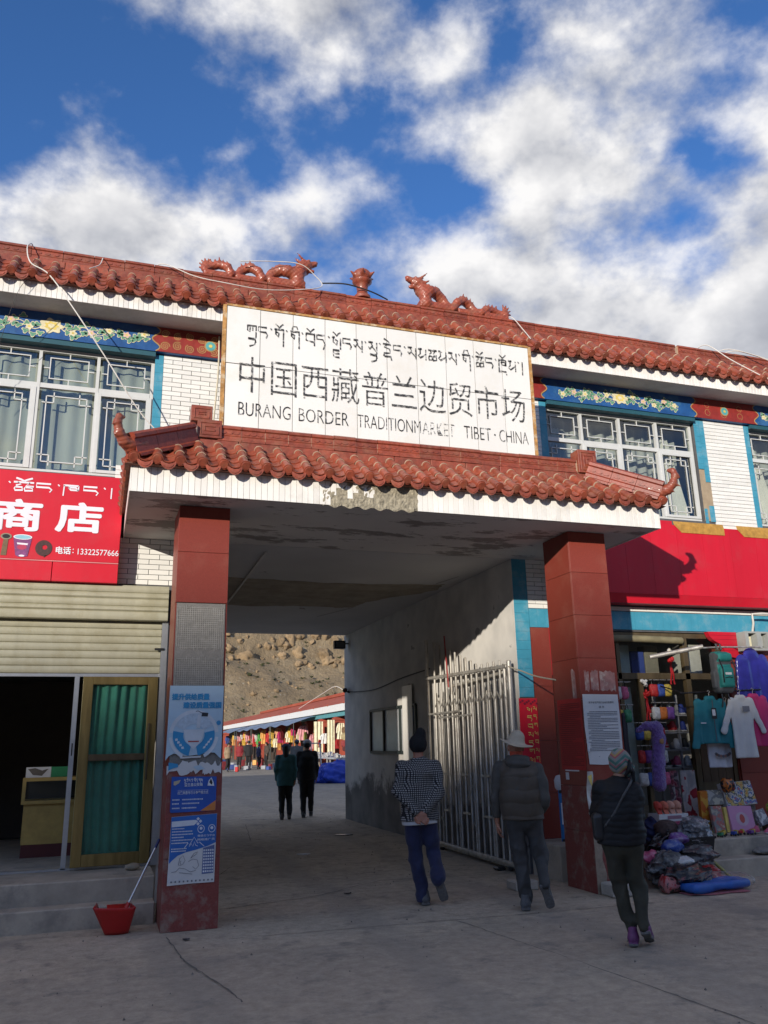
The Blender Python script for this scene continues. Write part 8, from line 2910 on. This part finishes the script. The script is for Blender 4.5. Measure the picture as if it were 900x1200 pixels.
# knitted hats in a basket on the platform, and toys along the step
hat_me = {}
for c in ('red', 'pink', 'white', 'blue', 'yellow', 'black'):
    hat_me[c] = sdf_mesh('knit_hat', lambda P: smin(np.maximum(ell(P, (0, 0, 0), (.085, .085, .095)), -.01 - P[:, 2]), ell(P, (0, 0, .105), (.03, .03, .03)), .015) + .003 * np.sin(np.arctan2(P[:, 1], P[:, 0]) * 18), (-.12, -.12, -.04), (.12, .12, .16), .012, mk('knit_' + c, PC[c], 0.9, var=0.25, scale=60))
hats = [(7.02, 9.42, 'red'), (7.17, 9.46, 'white'), (7.30, 9.40, 'pink'), (7.42, 9.50, 'blue'), (7.06, 9.58, 'yellow'), (7.24, 9.60, 'black')]
for j, (x, y, c) in enumerate(hats):
    tag(link('knit_hat', hat_me[c], None, (x, y, .415), (0, 0, j)), '%s knitted hat set out on the platform before the flowered cloth' % c, 'hat', 'knitted hats on the platform')
toys = [(7.16, 9.10, 'red'), (7.30, 9.16, 'yellow'), (7.42, 9.08, 'green'), (7.52, 9.18, 'orange'), (7.64, 9.10, 'blue'), (7.78, 9.16, 'red'), (7.90, 9.10, 'purple')]
for j, (x, y, c) in enumerate(toys):
    T = thing('toy_truck', '%s toy truck, %s in the row along the platform edge' % (c, ('first', 'second', 'third', 'fourth', 'fifth', 'sixth', 'seventh')[j]), 'toy', (x, y, .402), pr5.uniform(-.6, .6), 'toy trucks on the platform edge')
    m = mk('toy_' + c, PC[c], 0.35)
    link('bed', MB().box(-.045, .02, -.028, .028, .018, .055).mesh('bed', m, bevel=.004), T, local=True)
    link('cab', MB().box(.022, .055, -.026, .026, .018, .068).mesh('cab', mk('toy_cab', PC['yellow'], 0.35), bevel=.006), T, local=True)
    for wx in (-.028, .038):
        for wy in (-.03, .03):
            link('wheel', MB().tube([(wx, wy - .006, .015), (wx, wy + .006, .015)], .015, 10).mesh('wheel', black_plastic), T, local=True)
# wrapped bundles tucked into the heap
for j, (x, y, z, c, lab) in enumerate(((6.05, 8.62, .30, 'pink', 'pink wrapped bundle on top of the grey bag'), (6.34, 8.60, .40, 'blue', 'blue wrapped bundle high in the bag heap'), (6.28, 8.36, .26, 'white', 'white wrapped bundle in front of the bag heap'), (6.62, 8.36, .14, 'red', 'red wrapped bundle beside the bamboo stick'), (6.50, 8.70, .46, 'purple', 'purple wrapped bundle behind the grey bag'), (5.98, 8.40, .20, 'black', 'black wrapped bundle at the left of heap'))):
    lump('wrapped_bundle', lab, (x, y, z), (.13, .09, .075), mk('bundle_' + c + '_x', PC[c], 0.3, var=0.5, scale=14, dirt=(0.3, 0.3, 0.3), dirt_amt=0.6, dirt_scale=14), 30 + j, 'bundle', .22, flat=.8)

# ================================================================ the market row beyond the gateway
mr = thing('market_row', 'long low red-roofed market row with red pillars beyond the gateway', 'building', (15, 65, ground_z(65)))
far_red = mk('far_red_wall', (0.32, 0.06, 0.035), 0.7, var=0.2, scale=1.5)
far_roof = mk('far_roof', (0.36, 0.075, 0.04), 0.8, var=0.2, scale=1.2, dirt=(0.42, 0.12, 0.07), dirt_amt=0.5, dirt_scale=1.0)
far_white = mk('far_fascia', (0.72, 0.71, 0.68), 0.7, var=0.06)
MB().box(15.0, 15.3, 36, 112, 0, 3.9).build('back_wall', mk('stall_dark', (0.07, 0.05, 0.04), 0.9, var=0.3), mr)
MB().add([(12.5, 36, 3.78), (12.5, 112, 3.78), (14.6, 112, 4.62), (14.6, 36, 4.62), (18, 112, 3.6), (18, 36, 3.6)], [(0, 1, 2, 3), (3, 2, 4, 5)]).build('roof', far_roof, mr)
MB().box(14.45, 14.75, 36, 80, 4.60, 4.78).build('ridge', far_roof, mr)
MB().box(12.6, 15, 36, 112, 3.40, 3.44).build('ceiling', far_white, mr)
MB().box(12.45, 12.6, 36, 112, 3.40, 3.77).build('fascia', far_white, mr)
MB().box(12.62, 12.75, 36, 56, 3.14, 3.395).build('teal_beam', mk('far_teal', (0.10, 0.30, 0.33), 0.7), mr)
for y in (39.5, 43.0, 46.4, 49.8, 53.1, 57.4, 62.5, 69.7, 76.5, 83.2, 91, 99):
    MB().box(12.62, 13.15, y - .26, y + .26, ground_z(y) - .05, 3.13 if y < 56 else 3.395).build('pillar', far_red, mr)
    MB().box(12.55, 13.2, y - .32, y + .32, 2.95, 3.08).build('capital', far_red, mr)
for k in range(22):
    y = 37 + 3.4 * k
    MB().box(12.40, 12.46, y, y + .12, 3.76, 3.84).build('eave_tile', far_roof, mr)
cable([(13.2, 58, 4.1), (13.9, 54, 4.9), (14.2, 52, 5.2), (14.4, 50.5, 4.8)], .018, cable_white, 'pale cable looping above the far market roof')


def far_garment(w, h):
    """small hanging garment: sloped shoulders, sleeves, folded front"""
    mb = MB()
    n = 12

    def F(u, v):
        x = (u - .5) * w * (0.72 + .28 * v)
        return (x, .05 * math.sin(u * 17 + v * 2) - .10, -h * v)
    mb.grid(F, n, 4)
    mb.grid(lambda u, v: ((u - .5) * w * (0.72 + .28 * v), .05 * math.sin(u * 15 + v) + .06, -h * v), n, 4)
    for s in (-1, 1):
        mb.tube([(s * w * .32, -.02, -.06), (s * w * .5, -.02, -h * .3), (s * w * .55, -.02, -h * .62)], [w * .13, w * .12, w * .10], 8)
    mb.bar((-w * .36, -.02, -.01), (w * .36, -.02, -.01), .12, .04)
    return mb


FC = {'white': (0.66, 0.65, 0.62), 'yellow': (0.62, 0.42, 0.08), 'red': (0.45, 0.03, 0.03), 'pink': (0.58, 0.28, 0.30), 'green': (0.10, 0.33, 0.08), 'orange': (0.62, 0.33, 0.10),
      'checked orange': (0.60, 0.30, 0.16), 'dark red': (0.18, 0.02, 0.025), 'magenta': (0.42, 0.03, 0.12), 'olive': (0.28, 0.27, 0.07), 'grey': (0.30, 0.31, 0.33), 'cream': (0.66, 0.60, 0.42), 'blue': (0.05, 0.08, 0.25)}
spec = [(78.9, 2.65, .35, .70, 'grey'), (84.5, 2.32, .37, .74, 'blue'), (81.5, 2.21, .29, .86, 'orange'), (75.8, 2.54, .24, .54, 'white'), (73.4, 2.44, .39, .78, 'yellow'), (71.8, 2.36, .20, .76, 'red'), (70.6, 2.28, .23, .75, 'pink'),
        (69.3, 2.32, .22, .62, 'white'), (68.1, 2.37, .22, .61, 'green'), (65.3, 2.33, .52, 1.05, 'orange'), (63.2, 2.24, .25, .68, 'red'), (62.3, 2.50, .31, .67, 'yellow'), (60.1, 2.51, .45, .65, 'checked orange'), (58.5, 2.33, .23, .63, 'dark red'),
        (56.3, 2.49, .30, .66, 'yellow'), (54.9, 2.51, .26, .50, 'magenta'), (52.5, 2.37, .53, .86, 'pink'), (52.0, 2.09, .19, .66, 'olive'), (51.1, 1.76, .17, .37, 'red'), (55.1, 1.84, .20, .50, 'orange'), (57.7, 1.77, .25, .41, 'red'), (61.2, 1.79, .26, .55, 'dark red'),
        (66.8, 1.7, .3, .6, 'red'), (72.5, 1.7, .3, .6, 'white'), (76.8, 1.8, .3, .6, 'dark red'), (64.2, 2.6, .25, .6, 'magenta'), (74.6, 2.5, .22, .6, 'red'), (47.9, 1.70, .16, .43, 'red'), (44.3, 1.67, .16, .49, 'red'), (80.2, 2.6, .3, .6, 'yellow'), (43.4, 2.3, .4, .8, 'cream'), (41.4, 2.2, .4, .8, 'magenta'), (59.2, 1.6, .3, .5, 'orange')]
ORD = ['first', 'second', 'third', 'fourth', 'fifth', 'sixth', 'seventh', 'eighth', 'ninth', 'tenth', 'eleventh', 'twelfth', 'thirteenth', 'fourteenth', 'fifteenth', 'sixteenth', 'seventeenth', 'eighteenth', 'nineteenth', 'twentieth']
ORD += ['twenty-' + q for q in ORD[:9]] + ['thirtieth'] + ['thirty-' + q for q in ORD[:9]] + ['fortieth'] + ['forty-' + q for q in ORD[:9]] + ['fiftieth'] + ['fifty-' + q for q in ORD[:9]]
gr_ = random.Random(8)
for y in (46.9, 50.4, 53.6, 55.7, 57.0, 59.0, 60.8, 62.0, 64.0, 66.2, 67.3, 69.9, 71.2, 73.0, 75.0, 77.7):
    spec.append((y, gr_.uniform(1.75, 2.7), gr_.uniform(.25, .45), gr_.uniform(.5, .8), gr_.choice(['white', 'yellow', 'red', 'pink', 'magenta', 'orange', 'cream', 'green'])))
spec.sort()
for gi, (y, z, w_, h_, c) in enumerate(spec):
    o = far_garment(w_, h_).build('stall_garment', mk('far_' + c.replace(' ', '_'), FC[c], 0.8, var=0.2, scale=4), None, loc=(12.2 + rnd.uniform(-.1, .1), y, z + h_ / 2), rot=(0, 0, rnd.uniform(-.4, .1)), smooth=40)
    tag(o, 'small %s garment, %s from the near end of the distant market row' % (c, ORD[gi]), 'garment', 'garments hung along the market row')
for y, w_, lab in ((48.5, .55, 'tall cream cloth hanging between red pillars of market row'), (45.7, .42, 'cream cloth hanging nearest the carved board in the market row')):
    tag(MB().grid(lambda u, v: (12.2 + w_ * (u - .5), y + .05 * math.sin(u * 16), 2.95 - 1.75 * v), 16, 3).build('hanging_cloth', mk('far_cream', FC['cream'], 0.8)), lab, 'cloth')
cbd = thing('carved_board', 'round carved mask board hanging at right of the market row', 'ornament', (12.2, 42.8, 1.4))
for k, (z, rad, c) in enumerate(((2.35, .19, (0.20, 0.12, 0.06)), (2.02, .22, (0.42, 0.34, 0.18)), (1.66, .22, (0.30, 0.05, 0.05)), (1.42, .15, (0.10, 0.03, 0.03)))):
    MB().prism([(12.2 + rad * (1 + .08 * math.cos(5 * t)) * math.cos(t), z + .9 * rad * math.sin(t)) for t in [q * math.pi / 10 for q in range(20)]], 42.74 - .03 * k, 42.86, 'xz').build('mask', mk('mask_%d' % k, c, 0.7, var=0.4, scale=10), cbd)
# tarpaulin awnings
tarp = mk('tarp_blue', (0.16, 0.22, 0.32), 0.6, var=0.15, scale=1)
for a, b, lab in ((50.6, 58, 'blue-grey tarpaulin awning on the middle of the market row'), (58.2, 65.5, 'sagging blue-grey tarpaulin awning over the orange garments'), (65.8, 73, 'blue-grey tarpaulin awning at the far part of the market row'), (74, 86, 'dark tarpaulin awning at the far end of market row')):
    T = thing('awning', lab, 'awning', (11.9, (a + b) / 2, 2.9))
    MB().grid(lambda u, v: (12.5 - 1.3 * v, a + (b - a) * u, 3.36 - .42 * v - .12 * math.sin(u * math.pi * 2) ** 2 * v), 14, 4).build('sheet', tarp, T, smooth=True)
    for y in (a + .1, b - .1):
        MB().tube([(11.22, y, ground_z(y)), (11.22, y, 2.93)], .025, 6).build('pole', dark_green_metal, T)
# tables of small goods
goods_m = toy_print('stall_goods', [(0.45, 0.45, 0.46), (0.18, 0.18, 0.2), (0.5, 0.48, 0.44), (0.1, 0.12, 0.2), (0.55, 0.52, 0.5)], 5)
for k, y in enumerate((38.5, 41, 43.6, 46.2, 48.8)):
    T = thing('stall_table', ('stall table with pale goods nearest the passage wall', 'second stall table with pale goods from the passage wall', 'third stall table with pale goods from the passage wall', 'stall table with pale goods under cream cloth', 'stall table with pale goods at the blue awnings')[k], 'table', (11.6, y, ground_z(y)))
    g = ground_z(y)
    MB().box(11.1, 12.0, y - 1.1, y + 1.1, g + .72, g + .78).build('top', mk('table_cloth', (0.35, 0.36, 0.38), 0.8), T)
    for sx in (11.15, 11.9):
        for sy in (-1, 1):
            MB().box(sx, sx + .05, y + sy * 1.0, y + sy * 1.0 + .05, g, g + .72).build('leg', steel, T)
    for q in range(8):
        x, yy, s = rk.uniform(11.15, 11.9), y - .95 + .26 * q + rk.uniform(-.04, .04), rk.uniform(.12, .22)
        o = MB().box(x - s / 2, x + s / 2, yy - s / 2, yy + s / 2, g + .781, g + .781 + s * rk.uniform(.6, 1.6)).build('goods_pack', goods_m, bevel=.01)
        tag(o, 'small pale packet, %s from the near end of the %s stall table beyond the gateway' % (ORD[q], ORD[k]), 'packet', 'packets on the distant stall tables')
# things standing on the yard before the stalls
pr_ = random.Random(31)
for k, (x, y) in enumerate(sorted([(pr_.uniform(7.3, 11), pr_.uniform(49, 62)) for _ in range(26)], key=lambda q: q[0] / q[1])):
    c = pr_.choice(['white', 'orange', 'dark red', 'red', 'grey', 'blue', 'checked orange'])
    s = pr_.uniform(.15, .34)
    o = MB().box(-s / 2, s / 2, -s / 2, s / 2, 0, s * pr_.uniform(.7, 1.8)).build('goods_crate', mk('far_' + c.replace(' ', '_'), FC[c], 0.8), None, loc=(x, y, ground_z(y)), rot=(0, 0, pr_.uniform(0, 1.5)), bevel=.02)
    tag(o, '%s crate of goods on the ground before the market stalls, %s from the left' % (c, ORD[k]), 'crate', 'crates before the market stalls')
# blue tarpaulin heap with a cart wheel, and a stool
blue_tarp = mk('tarp_bright', (0.012, 0.05, 0.42), 0.45, var=0.2, scale=3)
lump('tarp_heap', 'bright blue tarpaulin heap on the ground beyond the passage', (9.35, 33.6, .45), (1.05, .7, .55), blue_tarp, 17, 'tarpaulin', .22, res=.045, flat=.55)
cw_ = thing('handcart', 'two-wheeled handcart standing beside the blue tarpaulin', 'cart', (8.9, 36, ground_z(36)))
for dx in (0, .5):
    MB().tube([(8.75 + dx, 35.9, .55), (8.80 + dx, 35.9, .55)], .34, 18).build('wheel', black_plastic, cw_)
for x in (8.8, 9.2):
    MB().tube([(x, 36, .5), (x, 36.3, 1.7)], .03, 6).build('frame_tube', steel, cw_)
MB().tube([(8.8, 36.3, 1.7), (9.2, 36.3, 1.7)], .03, 6).build('handle', steel, cw_)
MB().box(8.8, 9.2, 35.7, 36.1, .35, .40).build('toe_plate', steel, cw_)
st_ = thing('stool', 'small wooden stool at the end of the passage wall', 'stool', (8.2, 27.6, ground_z(27.6)))
woodm = mk('old_wood', (0.10, 0.07, 0.045), 0.8, var=0.2)
g = ground_z(27.6)
MB().box(7.95, 8.45, 27.4, 27.75, g + .44, g + .49).build('seat', woodm, st_)
for sx in (7.97, 8.38):
    for sy in (27.42, 27.68):
        MB().bar((sx + .03, sy, g), (sx + (.05 if sx < 8.1 else .0), sy, g + .44), .05).build('leg', woodm, st_)
# people at the stalls
pc_ = {'red': mk('shop_red', (0.20, 0.015, 0.02), 0.8), 'dark': black_c, 'navy': navy, 'brown': brown_c, 'grey': mk('coat_greyish', (0.10, 0.10, 0.095), 0.8), 'tan': mk('coat_tan', (0.28, 0.20, 0.12), 0.8)}
for lab, x, y, az, hg, top, leg in (('person in dark red top standing before the market stalls', 8.6, 54.5, 200, 1.6, 'red', 'dark'), ('person in dark clothes standing upright by the market stalls', 8.75, 52.0, 20, 1.72, 'dark', 'dark'),
                                    ('person in navy jacket by the stalls, right of the dark-clothed one', 9.55, 53.0, 80, 1.55, 'navy', 'dark'), ('person in tan coat at the left end of the market stalls', 7.15, 49.5, 150, 1.6, 'tan', 'dark'),
                                    ('person in grey coat walking to the stalls beyond the pair', 7.55, 33.5, 15, 1.70, 'grey', 'dark'), ('person in brown coat among the orange garments', 10.6, 56, 250, 1.6, 'brown', 'dark'),
                                    ('person in red jacket far along the market stalls', 9.6, 66, 190, 1.6, 'red', 'dark')):
    walker(lab, (x, y, ground_z(y)), R(az), hg, .08, pc_[top], pc_[leg], hair_m, cap_b if top in ('grey',) else None, .032, 'people at the market stalls', coat=.76)

# ================================================================ grit and litter on the concrete
gr2 = random.Random(77)
grit = MB()
for i in range(900):
    x, y = gr2.uniform(-2, 9), gr2.uniform(4, 22)
    if abs(x) > .45 * y + 2:
        continue
    if (x < .64 and y > 8.85) or (5.2 < x and y > 8.4 and not 1.2 < x < 5.1):
        continue
    s = gr2.choice([.004, .006, .008, .012])
    z = ground_z(y) + 0.012 * math.sin(x * 0.9 + 1.3 * math.sin(y * 0.6)) * math.sin(y * 0.8) * (0.3 if abs(y - 8.6) < 1.2 else 1)
    a = gr2.uniform(0, 6)
    grit.add([(x + s * math.cos(a), y + s * math.sin(a), z - .003), (x + s * math.cos(a + 2.1), y + s * math.sin(a + 2.1), z - .003), (x + s * math.cos(a + 4.2), y + s * math.sin(a + 4.2), z - .003), (x, y, z + s)], [(0, 1, 3), (1, 2, 3), (2, 0, 3)])
tag(grit.build('gravel', mk('grit', (0.17, 0.15, 0.13), 0.95, var=0.5, scale=30)), 'fine grit and small stones strewn over the concrete', 'gravel', kind='stuff')
for lab, x, y, w_, d_, m in (('small white paper scrap on concrete inside the gateway', 3.05, 13.0, .10, .06, paper), ('dark leaf-like scrap on concrete left of the check jacket', 2.75, 9.6, .04, .025, bag_grey), ('grey scrap lying in the passage near the wall', 4.3, 15.2, .16, .10, bag_grey), ('small dark scrap before the left pillar', .85, 8.05, .03, .02, bag_grey)):
    tag(MB().prism([(x + w_ * math.cos(t) * (1 + .3 * math.sin(3 * t)), y + d_ * math.sin(t)) for t in [k * math.pi / 5 for k in range(10)]], ground_z(y) + .004, ground_z(y) + .016, 'xy').build('litter', m), lab, 'litter')
